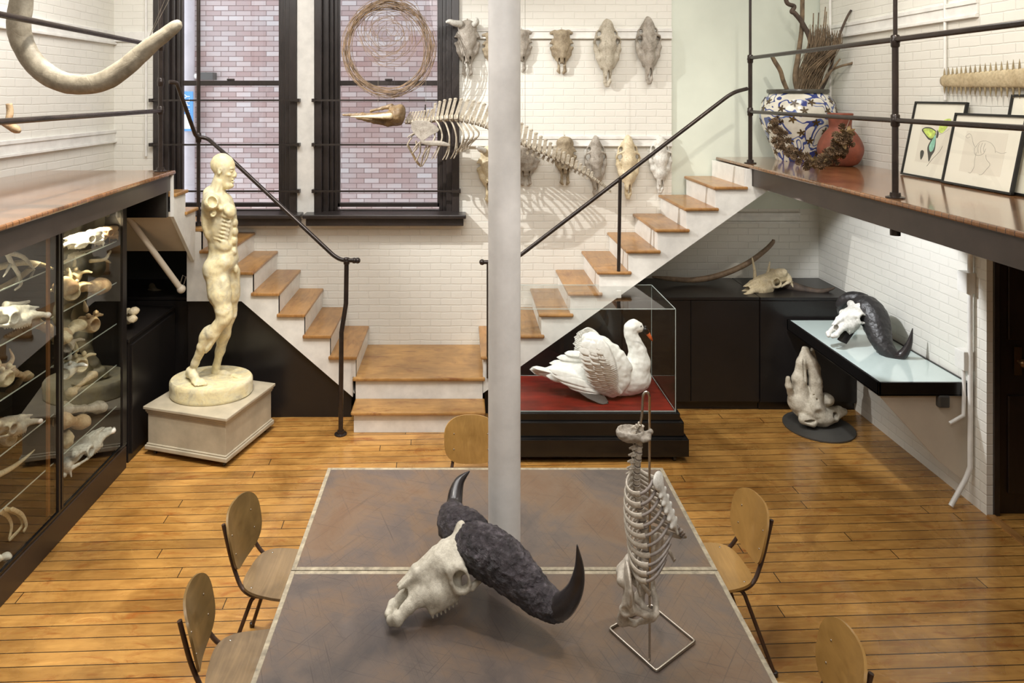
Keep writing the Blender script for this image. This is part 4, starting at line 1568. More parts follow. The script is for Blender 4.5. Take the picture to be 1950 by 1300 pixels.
# resample by arc length into 24 vertebrae
L_ = [0]
for a, b in zip(spc[:-1], spc[1:]):
    L_.append(L_[-1] + (b - a).length)
def at(t):
    d = t * L_[-1]
    for i in range(len(L_) - 1):
        if L_[i + 1] >= d:
            w_ = (d - L_[i]) / max(L_[i + 1] - L_[i], 1e-9)
            return spc[i].lerp(spc[i + 1], w_)
    return spc[-1]
nv_ = 24
vsizes = []
for i in range(nv_):
    t0 = (i + 0.5) / nv_
    c0 = at(t0)
    T = (at(min(t0 + 0.02, 1)) - at(max(t0 - 0.02, 0))).normalized()
    R0 = 0.011 + 0.010 * (i / nv_) ** 1.1
    hh = L_[-1] / nv_ * 0.40
    R = T.to_track_quat('Z', 'Y').to_matrix()
    mb = MB()
    mb.lathe([(R0 * 0.8, -hh), (R0, -hh * 0.85), (R0 * 0.82, 0), (R0, hh * 0.85), (R0 * 0.8, hh)], c0, 18, R)
    back = -fac
    mb.tube([c0 + back * R0 * 0.6, c0 + back * (R0 + 0.012), c0 + back * (R0 + 0.030) + Vector((0, 0, -0.012))], [0.007, 0.006, 0.004], 8)
    for sgn in (-1, 1):
        mb.tube([c0 + back * R0 * 0.8, c0 + back * (R0 + 0.006) + lat * sgn * 0.018, c0 + back * (R0 + 0.008) + lat * sgn * (0.028 if i > 5 else 0.022)], [0.006, 0.0045, 0.0055], 8)
        mb.ball(c0 + back * (R0 + 0.004) + lat * sgn * 0.012 + Vector((0, 0, 0.008)), (0.006, 0.006, 0.009), 8, 6)
    mb.build('vertebra', M_bone_torso, tr, smooth='auto')
    if i < nv_ - 1:
        c1 = at((i + 1.0) / nv_)
        MB().lathe([(R0 * 0.9, -hh * 0.3), (R0 * 0.98, 0), (R0 * 0.9, hh * 0.3)], c1, 16, R).build('disc', M_cart, tr, smooth='auto')
# skull base fragment on top
s = SDF((-0.12, -0.08, -0.06), (0.07, 0.08, 0.06), 0.003)
s.ell((-0.045, 0, 0.0), (0.055, 0.045, 0.034), 0.01)
s.ell((-0.045, 0, 0.018), (0.046, 0.037, 0.03), 0.004, sub=True)
s.chain([(-0.01, 0, -0.008, 0.012), (0.02, 0, -0.004, 0.012), (0.035, 0, 0.012, 0.010)], 0.01)
s.chain([(0.0, -0.03, -0.01, 0.010), (0.025, -0.01, -0.012, 0.010)], 0.01)
s.chain([(0.0, 0.03, -0.01, 0.010), (0.025, 0.01, -0.012, 0.010)], 0.01)
tp = P(1222, 826, 2.76)
s.build('skull_base', M_bone_grey, tr, M=Matrix.Translation(tp) @ Matrix.Rotation(-0.15, 4, 'Z'), disp=(0.002, 90))
# ribs
ribtop = EYE - (872 - CY) / (FPX / 2.94)
ribcen0 = None
stern_top, stern_bot = P(1245, 908, 2.69), P(1284, 1015, 2.69)
for i in range(12):
    vi = at((7.0 + i * 1.02) / nv_)
    fr = i / 11
    wl = 0.064 + 0.074 * math.sin(min(1.0, (i + 0.6) / 6.5) * math.pi / 2) - 0.012 * max(0, i - 8)
    dl = 0.050 + 0.050 * min(1, i / 5.0)
    drop = 0.045 + 0.055 * min(1, i / 6)
    for sgn in (-1, 1):
        start = vi - fac * 0.012 + lat * sgn * 0.014
        if i < 7:
            tgt = stern_top.lerp(stern_bot, (i + 0.2) / 6.4) + lat * sgn * 0.014
        elif i < 10:
            tgt = stern_top.lerp(stern_bot, 1.0) + lat * sgn * (0.020 + 0.022 * (i - 6)) + Vector((0, 0, -0.018 * (i - 6)))
        else:
            tgt = vi + fac * (0.05 if i == 10 else 0.02) + lat * sgn * (wl * 0.85) + Vector((0, 0, -0.06))
        pts = []
        n = 22
        mid = (start + tgt) / 2
        span = (tgt - start)
        sh = Vector((span.x, span.y, 0))
        depth = sh.length
        fd = sh.normalized()
        # half ellipse from spine round the flank to the front
        end = 1.0 if i < 10 else (0.78 if i == 10 else 0.6)
        for k in range(n + 1):
            a = k / n * math.pi * (1.0)
            if i >= 10:
                a *= (0.62 if i == 10 else 0.45)
                x = -math.cos(a)
                c_ = vi + fac * (0.085 * (x + 1) * 0.9 - 0.035 * math.sin(a * 1.0)) + lat * sgn * (0.014 + wl * math.sin(a))
                c_.z = vi.z - drop * 1.3 * (k / n) ** 1.1
                pts.append(c_)
                continue
            x = -math.cos(a)
            base_ = start.lerp(tgt, (x + 1) / 2)
            out_ = math.sin(a) ** 0.85 * (wl - 0.012)
            c_ = base_ + lat * sgn * out_ - fac * 0.03 * math.sin(a) * (1 - k / n)
            zf = k / n
            zz = start.z + 0.004 - (drop + 0.02) * math.sin(zf * math.pi * 0.62)
            zend = tgt.z
            zz = zz * (1 - zf ** 2.2) + zend * zf ** 2.2
            c_.z = zz
            pts.append(c_)
        cut = n if i >= 10 else int(n * (0.70 if sgn < 0 else 0.70))
        rad = 0.0046 if i not in (0, 1) else 0.005
        bonepts = pts[:cut + 1]
        mb = MB()
        m_ = len(bonepts)
        # flattened strip like rib: taller than thick
        vs = MB()
        rr_ = [rad * (0.8 + 0.5 * (k / m_)) for k in range(m_)]
        vs.tube([b for b in bonepts], rr_, 10)
        # stretch vertically about the centre line
        for k in range(m_):
            for q in range(10):
                idx_ = k * 10 + q
                d_ = vs.v[idx_] - bonepts[k]
                vs.v[idx_] = bonepts[k] + Vector((d_.x, d_.y, d_.z * 1.9))
        vs.build('rib', M_bone_torso, tr, smooth='auto')
        if cut < n:
            cp = pts[cut - 0:]
            vs = MB()
            vs.tube([cp[0]] + cp[1:], [rad * 1.25] * len(cp), 10)
            vs.build('costal_cartilage', M_cart, tr, smooth='auto')
# sternum
s = SDF((-0.04, -0.14, -0.02), (0.04, 0.06, 0.02), 0.0028)
s.ell((0, 0.03, 0), (0.026, 0.022, 0.008), 0.01)
s.chain([(0, 0.02, 0, 0.011), (0, -0.09, 0, 0.014)], 0.012, flat=(1.8, (0, 0, 1)))
for k in range(5):
    for sx in (-1, 1):
        s.ell((sx * 0.014, -0.005 - 0.022 * k, 0), (0.008, 0.006, 0.006), 0.006)
s.cone((0, -0.09, 0), (0, -0.125, 0), 0.007, 0.004, 0.008)
sd = (stern_bot - stern_top)
Ysd = -sd.normalized()
Zs = fac - Ysd * fac.dot(Ysd)
Zs.normalize()
Xs = Ysd.cross(Zs)
Ms = Matrix(((Xs.x, Ysd.x, Zs.x, stern_top.x), (Xs.y, Ysd.y, Zs.y, stern_top.y), (Xs.z, Ysd.z, Zs.z, stern_top.z), (0, 0, 0, 1)))
s.build('sternum', M_bone_white, tr, M=Ms @ Matrix.Translation((0, -0.055, 0.014)) @ Matrix.Diagonal((1.5, 1.4, 1.2, 1)))
# pelvis in local frame: x = left/right (lat), y = front (fac), z up; about 0.27 wide
pc = P(1220, 1112, 2.73)
s = SDF((-0.17, -0.11, -0.17), (0.17, 0.12, 0.13), 0.0036)
for sx in (-1, 1):
    s.ell((sx * 0.100, -0.015, 0.055), (0.011, 0.068, 0.078), 0.014, rot=Matrix.Rotation(sx * 0.42, 3, 'Y') @ Matrix.Rotation(sx * -0.9, 3, 'Z'))
    s.chain([(sx * 0.075, -0.01, 0.0, 0.018), (sx * 0.082, 0.0, -0.045, 0.026)], 0.02)
    s.chain([(sx * 0.08, 0.01, -0.04, 0.016), (sx * 0.045, 0.055, -0.055, 0.010), (sx * 0.010, 0.075, -0.070, 0.012)], 0.012)
    s.chain([(sx * 0.082, -0.01, -0.06, 0.018), (sx * 0.068, -0.012, -0.115, 0.017), (sx * 0.045, 0.025, -0.115, 0.009), (sx * 0.012, 0.070, -0.082, 0.011)], 0.012)
    s.ell((sx * 0.112, 0.0, -0.045), (0.018, 0.018, 0.018), 0.006, sub=True)
    s.cone((sx * 0.045, -0.06, 0.035), (sx * 0.075, -0.045, 0.03), 0.02, 0.02, 0.015)
s.chain([(0, -0.055, 0.045, 0.036), (0, -0.078, 0.0, 0.024), (0, -0.075, -0.05, 0.010)], 0.015, flat=(1.5, (0, 1, 0.3)))
Mp = Matrix(((lat.x, fac.x, 0, pc.x), (lat.y, fac.y, 0, pc.y), (0, 0, 1, pc.z), (0, 0, 0, 1)))
s.build('pelvis', M_bone_torso, tr, M=Mp @ Matrix.Rotation(-0.25, 4, 'X') @ Matrix.Diagonal((1.10, 1.05, 1.08, 1)), disp=(0.002, 50))

# ================================================================== SWAN CASE
sc_ = thing('swan_case', 'glass display case on a black wheeled plinth holding the white swan', 'display case', (1.065, 6.12, 0))
cx0, cx1, cy0, cy1 = 0.37, 1.76, 5.76, 6.49
pb_ = MB()
for dx_, z0, z1 in ((0.03, 0.05, 0.215), (-0.0, 0.215, 0.225), (0.0, 0.225, 0.335), (-0.03, 0.335, 0.385)):
    pass
MB().box(cx0 - 0.08, cx1 + 0.085, cy0 - 0.085, cy1 + 0.03, 0.055, 0.195).box(cx0 - 0.075, cx1 + 0.078, cy0 - 0.078, cy1 + 0.028, 0.195, 0.205).build('plinth_base', M_blackgloss, sc_, bevel=0.01)
MB().box(cx0 - 0.055, cx1 + 0.055, cy0 - 0.055, cy1 + 0.02, 0.205, 0.325).build('plinth_middle', M_blackgloss, sc_, bevel=0.01)
MB().box(cx0 - 0.03, cx1 + 0.03, cy0 - 0.03, cy1 + 0.015, 0.325, 0.385).build('plinth_top', M_blackgloss, sc_, bevel=0.006)


def red_floor():
    m = Mat('red_display_cloth', 0.45, col=(150, 40, 26))
    v = m.coords(False, scale=(1, 6, 1))
    f = m.noise(v, 3, 5, 0.6, 0.3)
    v2 = m.coords(False)
    g = m.noise(v2, 2.5, 3)
    c1 = m.ramp(f, [(0.3, (80, 18, 14)), (0.55, (124, 32, 22)), (0.75, (150, 50, 32))])
    m.base(m.mix(0.4, c1, m.ramp(g, [(0.35, (46, 18, 15)), (0.6, (140, 36, 24))])))
    return m.m
MB().box(cx0 + 0.01, cx1 - 0.01, cy0 + 0.01, cy1 - 0.01, 0.386, 0.392).build('red_floor', red_floor(), sc_)
th = 0.006
MB().box(cx0, cx1, cy0, cy0 + th, 0.386, 1.225).box(cx0, cx1, cy1 - th, cy1, 0.386, 1.225).box(cx0, cx0 + th, cy0 + th, cy1 - th, 0.386, 1.225).box(
    cx1 - th, cx1, cy0 + th, cy1 - th, 0.386, 1.225).box(cx0, cx1, cy0, cy1, 1.226, 1.232).build('glass_cover', M_acrylic, sc_)
eb = MB()
e_ = 0.0022
for x in (cx0, cx1):
    for y in (cy0, cy1):
        eb.box(x - e_, x + e_, y - e_, y + e_, 0.386, 1.232)
for y in (cy0, cy1):
    for z in (0.39, 1.232):
        eb.box(cx0, cx1, y - e_, y + e_, z - e_, z + e_)
for x in (cx0, cx1):
    for z in (0.39, 1.232):
        eb.box(x - e_, x + e_, cy0, cy1, z - e_, z + e_)
eb.build('glass_edges', M_edge, sc_)
for x in (cx0, cx1 - 0.02):
    for y in (cy0 - 0.03, cy1 - 0.03):
        MB().lathe([(0.026, -0.012), (0.028, -0.006), (0.028, 0.006), (0.026, 0.012)], (x, y, 0.028), 18, Matrix.Rotation(math.pi / 2, 3, 'Y')).box(
            x - 0.016, x + 0.016, y - 0.01, y + 0.02, 0.03, 0.056).build('caster', M_black, sc_, smooth='auto')

# swan ---------------------------------------------------------------
M_feather = Mat('white_feathers', 0.7, col=(238, 235, 226))
_v = M_feather.coords(False, scale=(1, 1, 1))
_f = M_feather.noise(_v, 30, 4)
M_feather.base(M_feather.ramp(_f, [(0.3, (232, 230, 222)), (0.6, (248, 247, 242))]))
M_feather.bump(M_feather.noise(_v, 60, 4), 0.35, 0.004)
M_feather = M_feather.m
YSW = 6.08
def S(u, v, r, y=YSW):
    p = P(u, v, y)
    return (p.x, p.y, p.z, r)
sw = thing('swan', 'white stuffed swan with raised wings and orange beak inside the glass case', 'bird', (1.15, YSW, 0.392))
s = SDF((0.60, 5.80, 0.38), (1.75, 6.36, 1.15), 0.006)
# body
s.ell(tuple(P(1150, 722, YSW)), (0.30, 0.135, 0.135), 0.03, rot=Matrix.Rotation(0.05, 3, 'Y'))
s.ell(tuple(P(1196, 718, YSW)), (0.20, 0.135, 0.145), 0.05)
s.chain([S(1100, 718, 0.105), S(1060, 710, 0.062), S(1030, 708, 0.03)], 0.05, flat=(1.0, (0, 1, 0)))
# neck and head
s.chain([S(1205, 712, 0.125), S(1216, 690, 0.098), S(1214, 668, 0.072), S(1207, 650, 0.058), S(1201, 636, 0.050), S(1200, 624, 0.047), S(1206, 618, 0.046)], 0.03)
s.ell(tuple(P(1213, 622, YSW)), (0.060, 0.042, 0.048), 0.02, rot=Matrix.Rotation(0.35, 3, 'Y'))
s.build('body', M_feather, sw, disp=(0.004, 28))
# beak
M_orange = simple('orange_beak', (214, 104, 52), 0.35, var=0.08)
M_soot = simple('black_skin', (24, 22, 22), 0.4, var=0.1)
q0, q1, q2 = P(1224, 625, YSW), P(1232, 632, YSW), P(1242, 648, YSW)
mb = MB().tube([P(1231, 630, YSW), P(1235, 637, YSW), P(1239, 643, YSW), P(1242.5, 649, YSW)], [0.021, 0.018, 0.014, 0.005], 14)
for i, p in enumerate(mb.v):
    p.y = YSW + (p.y - YSW) * 0.9
mb.build('beak', M_orange, sw, smooth=True)
MB().tube([P(1224, 626, YSW), P(1229, 628, YSW), P(1233, 634, YSW)], [0.028, 0.0265, 0.0205], 16).ball(P(1229, 622, YSW), (0.014, 0.014, 0.012)).build('beak_base', M_soot, sw, smooth=True)
MB().ball(P(1221, 621, YSW - 0.042), (0.006, 0.004, 0.006)).ball(P(1221, 621, YSW + 0.042), (0.006, 0.004, 0.006)).build('eyes', M_soot, sw, smooth=True)


def feather(mb, base, tip, w, nrm, lift=0.01, n=7, th=0.003):
    """one flat curved feather from base to tip"""
    base, tip = Vector(base), Vector(tip)
    d = (tip - base)
    nrm = Vector(nrm).normalized()
    side = d.cross(nrm).normalized()
    def fn(u, v):
        prof = (math.sin(math.pi * min(u * 0.62 + 0.30, 1.0)) if u < 0.999 else 0)
        ww = w * max(0.0, (1 - max(0, (u - 0.72) / 0.28) ** 2)) ** 0.5 * (0.55 + 0.45 * min(1, u * 2.5))
        x = (v - 0.5)
        return base + d * u + side * x * ww * 2 + nrm * (lift * math.sin(math.pi * u) - abs(x) ** 2 * w * 0.30)
    return sheet(fn, n, 4, th, mb)


def wing(yc, dirn, pxs, parent, name):
    """raised, cupped wing: solid arm plus layered feathers. pxs: shift in px of the whole wing"""
    du, dv = pxs
    def W(u, v, y=0.0):
        return P(u + du, v + dv, yc + y * dirn)
    s = SDF((0.6, yc - 0.16, 0.40), (1.72, yc + 0.16, 1.15), 0.0065)
    s.chain([(*W(1176, 742), 0.035), (*W(1185, 722), 0.055), (*W(1188, 700), 0.055), (*W(1178, 680), 0.045), (*W(1160, 665), 0.035), (*W(1140, 652), 0.026)], 0.05, flat=(1.7, (0, 1, 0)))
    s.chain([(*W(1165, 735), 0.07), (*W(1160, 700), 0.085), (*W(1142, 675), 0.06), (*W(1125, 655), 0.035)], 0.06, flat=(2.6, (0, 1, 0)))
    s.build(name + '_arm', M_feather, parent, disp=(0.006, 24))
    mb = MB()
    # three layers of feathers sweeping back-left; tips along these outlines
    out = spline([(1120, 640), (1108, 647), (1103, 662), (1104, 678), (1108, 694), (1114, 712), (1122, 728), (1136, 742), (1155, 750)], 4)
    root = spline([(1150, 655), (1158, 662), (1164, 670), (1170, 682), (1174, 694), (1176, 706), (1177, 718), (1177, 730), (1180, 740)], 4)
    n = len(out)
    for layer, (f0, f1, off, wd) in enumerate(((0.0, 1.0, 0.000, 0.046), (0.0, 0.74, -0.010, 0.042), (0.0, 0.50, -0.019, 0.038))):
        for i in range(0, n, 1):
            a, b = Vector((*root[i], 0)), Vector((*out[i], 0))
            r0 = a.lerp(b, f0)
            t0 = a.lerp(b, f1 * (1 + 0.03 * math.sin(i * 2.3 + layer)))
            bulge = -0.035 * math.sin(math.pi * i / (n - 1))
            A_ = W(r0.x, r0.y, -0.02 + off * 1.2 + bulge * 0.4)
            T_ = W(t0.x, t0.y, off + bulge + 0.012 * f1)
            feather(mb, A_, T_, wd, (0, -dirn * 1.0, 0.15), 0.012, 6, 0.004)
    mb.build(name + '_feathers', M_feather, parent, smooth=True)
wing(YSW - 0.135, 1, (0, 0), sw, 'near_wing')
wing(YSW + 0.12, -1, (-10, -12), sw, 'far_wing')
mb = MB()
# long lower feathers and tail
for (u0, v0, u1, v1, w_, y) in ((1150, 742, 1050, 712, 0.03, -0.12), (1150, 748, 1062, 722, 0.03, -0.125), (1152, 752, 1078, 732, 0.03, -0.125), (1140, 735, 1046, 704, 0.03, -0.11),
                                (1120, 728, 1040, 715, 0.035, -0.08), (1120, 705, 1048, 698, 0.035, 0.10), (1125, 692, 1046, 691, 0.03, 0.12), (1125, 684, 1060, 680, 0.028, 0.12), (1128, 676, 1075, 672, 0.026, 0.11)):
    feather(mb, P(u0, v0, YSW + y), P(u1, v1, YSW + y * 0.9), w_, (0, -1, 0.3), 0.015, 8, 0.004)
for i in range(9):
    t_ = i / 8
    feather(mb, P(1068, 712, YSW + 0.05 * (t_ - 0.5)), P(1008 + 14 * abs(t_ - 0.35), 698 + 13 * t_, YSW + 0.14 * (t_ - 0.5)), 0.022, (0.1, -0.5, 1), 0.006, 6, 0.004)
mb.build('tail_feathers', M_feather, sw, smooth=True)
M_foot = simple('dark_webbed_foot', (70, 62, 56), 0.5, var=0.15)
mb = MB()
feather(mb, P(1098, 738, YSW - 0.10), P(1158, 766, YSW - 0.19), 0.045, (0, -0.6, 1), -0.004, 8, 0.012)
mb.tube([P(1094, 733, YSW - 0.09), P(1120, 748, YSW - 0.12), P(1152, 764, YSW - 0.18)], [0.018, 0.014, 0.006], 10)
mb.build('foot', M_foot, sw, smooth='auto')
# ================================================================== PLASTER FIGURE
M_pl = Mat('yellowed_plaster', 0.45, col=(226, 214, 168))
_v = M_pl.coords(False)
_a = M_pl.noise(_v, 4.5, 6, 0.65, 0.8)
_c = M_pl.ramp(_a, [(0.28, (176, 168, 146)), (0.42, (214, 206, 174)), (0.55, (228, 214, 168)), (0.72, (230, 226, 204))])
_w = M_pl.noise(_v, 11, 5, 0.7, 2.0)
M_pl.base(M_pl.mix(0.45, _c, M_pl.mix(1.0, _c, M_pl.ramp(_w, [(0.35, (200, 190, 190)), (0.55, (255, 255, 255))]), 'MULTIPLY')))
M_pl.bump(M_pl.noise(_v, 45, 4), 0.25, 0.004)
M_pl = M_pl.m
M_ped = simple('grey_painted_wood', (176, 166, 146), 0.38, var=0.08, scale=5, bump=0.1)

# pedestal, turned about 16 degrees
pd = thing('pedestal', 'grey painted wooden box pedestal on casters under the plaster figure', 'pedestal', (-2.165, 6.06, 0))
a_ = math.radians(-16.5)
Mr = Matrix.Translation((-2.165, 6.04, 0)) @ Matrix.Rotation(a_, 4, 'Z')
hw = 0.395
hd_ = 0.355
MB().box(-hw + 0.02, hw - 0.02, -hd_ + 0.02, hd_ - 0.02, 0.07, 0.36, Mr).build('box', M_ped, pd, bevel=0.003)
MB().box(-hw, hw, -hd_, hd_, 0.05, 0.085, Mr).box(-hw + 0.01, hw - 0.01, -hd_ + 0.01, hd_ - 0.01, 0.085, 0.10, Mr).build('base_moulding', M_ped, pd, bevel=0.006)
MB().box(-hw - 0.008, hw + 0.008, -hd_ - 0.008, hd_ + 0.008, 0.385, 0.41, Mr).box(-hw + 0.004, hw - 0.004, -hd_ + 0.004, hd_ - 0.004, 0.362, 0.385, Mr).box(
    -hw + 0.012, hw - 0.012, -hd_ + 0.012, hd_ - 0.012, 0.345, 0.362, Mr).build('lid', M_ped, pd, bevel=0.005)
for x in (-hw + 0.07, hw - 0.05):
    for y in (-hd_ + 0.05, hd_ - 0.07):
        q = Mr @ Vector((x, y, 0))
        MB().lathe([(0.02, -0.01), (0.023, -0.005), (0.023, 0.005), (0.02, 0.01)], (q.x, q.y, 0.023), 16, Matrix.Rotation(math.pi / 2, 3, 'Y')).box(
            q.x - 0.014, q.x + 0.014, q.y - 0.008, q.y + 0.015, 0.025, 0.05).build('caster', M_black, pd, smooth='auto')

st = thing('plaster_figure', 'yellowed plaster anatomical figure of an armless walking man on an oval base', 'statue', (-2.17, 6.08, 0.411))
MB().lathe([(0.325, 0), (0.335, 0.012), (0.335, 0.03), (0.338, 0.10), (0.336, 0.125), (0.325, 0.14), (0.0, 0.1405)], (-2.175, 6.06, 0.411), 64, caps=False, sx=1.04, sy=0.80).add([], []).build(
    'oval_base', M_pl, st, smooth='auto')
Y0, YN, YF = 6.08, 5.93, 6.16      # centre, near leg, far leg
def Q(u, v, r, y=Y0):
    p = P(u, v, y)
    return (p.x, p.y, p.z, r)
def E(s, u, v, rx, ry, rz, y=Y0, k=0.02, rot=None, sub=False):
    s.ell(tuple(P(u, v, y)), (rx, ry, rz), k, sub, rot)
def RY(a):
    return Matrix.Rotation(a, 3, 'Y')
s = SDF((-2.62, 5.70, 0.53), (-1.78, 6.36, 2.52), 0.0065)
# --- near (bent) leg
s.chain([Q(413, 522, 0.100, 6.0), Q(419, 560, 0.088, 5.97), Q(426, 592, 0.066, 5.95), Q(428, 607, 0.058, 5.94)], 0.03)
E(s, 407, 548, 0.045, 0.06, 0.13, 5.97, 0.03)
E(s, 428, 552, 0.045, 0.055, 0.13, 5.95, 0.02, RY(-0.08))
E(s, 436, 602, 0.030, 0.036, 0.036, 5.94, 0.015)
s.chain([Q(424, 610, 0.056, 5.94), Q(405, 634, 0.056, 5.94), Q(386, 660, 0.044, 5.96), Q(372, 690, 0.031, 5.99), Q(367, 703, 0.032, 6.005)], 0.025)
E(s, 393, 636, 0.05, 0.052, 0.09, 5.96, 0.02, RY(0.6))
E(s, 405, 650, 0.022, 0.03, 0.12, 5.92, 0.012, RY(0.55))
# near foot: points towards the camera-right, heel at the back
s.ell((-2.352, 6.03, 0.590), (0.036, 0.038, 0.036), 0.02)
s.chain([(-2.338, 6.005, 0.625, 0.036), (-2.295, 5.965, 0.606, 0.036), (-2.245, 5.915, 0.582, 0.028)], 0.02)
s.ell((-2.248, 5.92, 0.572), (0.046, 0.046, 0.020), 0.02)
for i in range(5):
    bx, by = -2.240 + 0.75 * (i - 2) * 0.0185, 5.915 + 0.66 * (i - 2) * 0.0185
    ln = (0.050, 0.062, 0.068, 0.072, 0.078)[i]
    rr_ = (0.010, 0.0105, 0.011, 0.0115, 0.0155)[i]
    s.chain([(bx, by, 0.574, rr_ * 1.1), (bx + 0.66 * ln, by - 0.75 * ln, 0.565, rr_)], 0.005)
# --- far (straight) leg
s.chain([Q(436, 520, 0.095, 6.13), Q(438, 560, 0.080, 6.15), Q(437, 590, 0.060, 6.16), Q(436, 604, 0.055, 6.16)], 0.03)
E(s, 446, 548, 0.045, 0.055, 0.12, 6.13, 0.02)
E(s, 444, 600, 0.030, 0.034, 0.034, 6.15, 0.015)
s.chain([Q(433, 612, 0.050, 6.16), Q(427, 635, 0.053, 6.16), Q(419, 668, 0.039, 6.16), Q(412, 697, 0.030, 6.15), Q(410, 706, 0.032, 6.15)], 0.025)
E(s, 421, 638, 0.042, 0.05, 0.095, 6.17, 0.02)
s.chain([Q(408, 714, 0.033, 6.16), Q(425, 712, 0.032, 6.13), Q(443, 715, 0.022, 6.10), Q(458, 717, 0.013, 6.08)], 0.02)
E(s, 405, 716, 0.028, 0.032, 0.028, 6.16, 0.015)
for i in range(5):
    s.chain([Q(446, 717, 0.012, 6.14 - i * 0.022), Q(462 - i * 1.8, 719, 0.010, 6.135 - i * 0.024)], 0.005)
# --- pelvis, buttocks
E(s, 424, 498, 0.125, 0.160, 0.105, 6.07, 0.04)
E(s, 404, 512, 0.080, 0.080, 0.095, 5.98, 0.03)
E(s, 404, 508, 0.075, 0.075, 0.090, 6.17, 0.03)
E(s, 434, 490, 0.062, 0.13, 0.085, 6.06, 0.05)
# --- trunk
s.chain([Q(424, 478, 0.118, 6.07), Q(424, 458, 0.112, 6.07), Q(422, 440, 0.122, 6.07)], 0.04)
E(s, 420, 418, 0.135, 0.150, 0.190, 6.07, 0.05, RY(-0.05))
E(s, 414, 388, 0.125, 0.165, 0.115, 6.07, 0.05)
E(s, 409, 380, 0.070, 0.20, 0.065, 6.07, 0.04)
# pectorals, abdominals, back and ribs
for y in (5.985, 6.14):
    E(s, 438, 402, 0.050, 0.075, 0.062, y, 0.02, RY(-0.35))
    E(s, 398, 398, 0.052, 0.070, 0.085, y, 0.03)
    E(s, 393, 430, 0.032, 0.06, 0.12, y, 0.03, RY(-0.2))
for y in (6.03, 6.105):
    for v, u in ((424, 449.5), (441, 450), (458, 449), (478, 448)):
        E(s, u - 2, v, 0.022, 0.036, 0.036, y, 0.012)
for i in range(7):
    v = 412 + i * 7.5
    u = 428 - i * 1.3
    s.chain([Q(u + 12, v + 5, 0.004, 5.957), Q(u, v + 1, 0.005, 5.934), Q(u - 12, v - 3, 0.003, 5.945)], 0.016)
for i in range(5):
    E(s, 436 - i * 2, 424 + i * 9, 0.012, 0.012, 0.026, 5.962, 0.02, RY(0.7))
E(s, 426, 468, 0.06, 0.05, 0.05, 5.98, 0.03)
E(s, 426, 468, 0.06, 0.05, 0.05, 6.15, 0.03)
# genitals small bump
E(s, 450, 512, 0.020, 0.024, 0.038, 6.05, 0.012)
# --- shoulder with cut arm sockets
for y, d in ((5.90, -1), (6.25, 1)):
    E(s, 403, 383, 0.062, 0.055, 0.072, y + 0.01, 0.03)
    s.cone((*P(402, 386, y - d * 0.01),), (*P(402, 386, y + d * 0.045),), 0.070, 0.060, 0.012)
    s.ell(tuple(P(404, 384, y + d * 0.075)), (0.034, 0.045, 0.046), 0.004, sub=True, rot=RY(-0.3))
    s.cone((*P(419, 396, y - d * 0.02),), (*P(421, 397, y + d * 0.03),), 0.026, 0.020, 0.012)
    s.cone((*P(406, 406, y + d * 0.01),), (*P(405, 409, y + d * 0.035),), 0.028, 0.022, 0.012)
    s.ell(tuple(P(405, 409, y + d * 0.06)), (0.012, 0.03, 0.013), 0.003, sub=True)
# --- neck, head
s.chain([Q(411, 376, 0.085, 6.07), Q(413, 362, 0.062, 6.07), Q(418, 347, 0.054, 6.07), Q(421, 336, 0.054, 6.07)], 0.03)
s.chain([Q(412, 368, 0.020, 6.00), Q(416, 348, 0.018, 6.02)], 0.015)
s.chain([Q(422, 370, 0.016, 6.02), Q(417, 345, 0.018, 6.02)], 0.012)
E(s, 401, 368, 0.06, 0.10, 0.045, 6.07, 0.04, RY(0.7))
RH = RY(0.0)
E(s, 422, 313, 0.094, 0.076, 0.098, 6.07, 0.02, RH)           # skull
E(s, 431, 317, 0.072, 0.068, 0.085, 6.07, 0.03, RH)           # forehead and face
E(s, 433, 335, 0.052, 0.053, 0.070, 6.07, 0.025, RY(-0.1))
s.chain([Q(424, 345, 0.030, 6.05), Q(434, 353, 0.030, 6.06), Q(439, 353, 0.022, 6.07)], 0.02)   # jaw, chin
s.chain([Q(424, 345, 0.030, 6.09), Q(434, 353, 0.030, 6.08)], 0.02)
E(s, 441, 353.5, 0.020, 0.024, 0.018, 6.07, 0.012)            # chin
s.chain([Q(444, 322, 0.012, 6.07), Q(447.5, 332, 0.014, 6.07), Q(447.5, 335, 0.015, 6.07)], 0.008)  # nose
for y in (6.055, 6.085):
    E(s, 445.5, 335.5, 0.010, 0.010, 0.009, y, 0.006)
E(s, 443.5, 320, 0.016, 0.052, 0.011, 6.07, 0.012)            # brow
for y in (6.038, 6.102):
    E(s, 444.5, 325.5, 0.020, 0.017, 0.012, y, 0.008, sub=True)
    E(s, 440.8, 325.8, 0.014, 0.014, 0.010, y, 0.004)
    E(s, 436, 333, 0.018, 0.020, 0.016, y + (-0.01 if y < 6.07 else 0.01), 0.015)
    E(s, 432, 341, 0.016, 0.012, 0.022, y + (-0.03 if y < 6.07 else 0.03), 0.02, sub=True)
E(s, 444.5, 341.5, 0.012, 0.026, 0.007, 6.07, 0.006)          # lips
E(s, 444, 346.5, 0.011, 0.022, 0.007, 6.07, 0.006)
E(s, 448, 344, 0.014, 0.022, 0.0035, 6.07, 0.003, sub=True)
for y, d in ((5.995, -1), (6.145, 1)):                        # ears
    E(s, 418, 326, 0.018, 0.010, 0.032, y, 0.008, RY(0.25))
    E(s, 419, 325, 0.009, 0.010, 0.018, y + d * 0.010, 0.004, sub=True)
s.build('figure', M_pl, st, disp=(0.0028, 26))
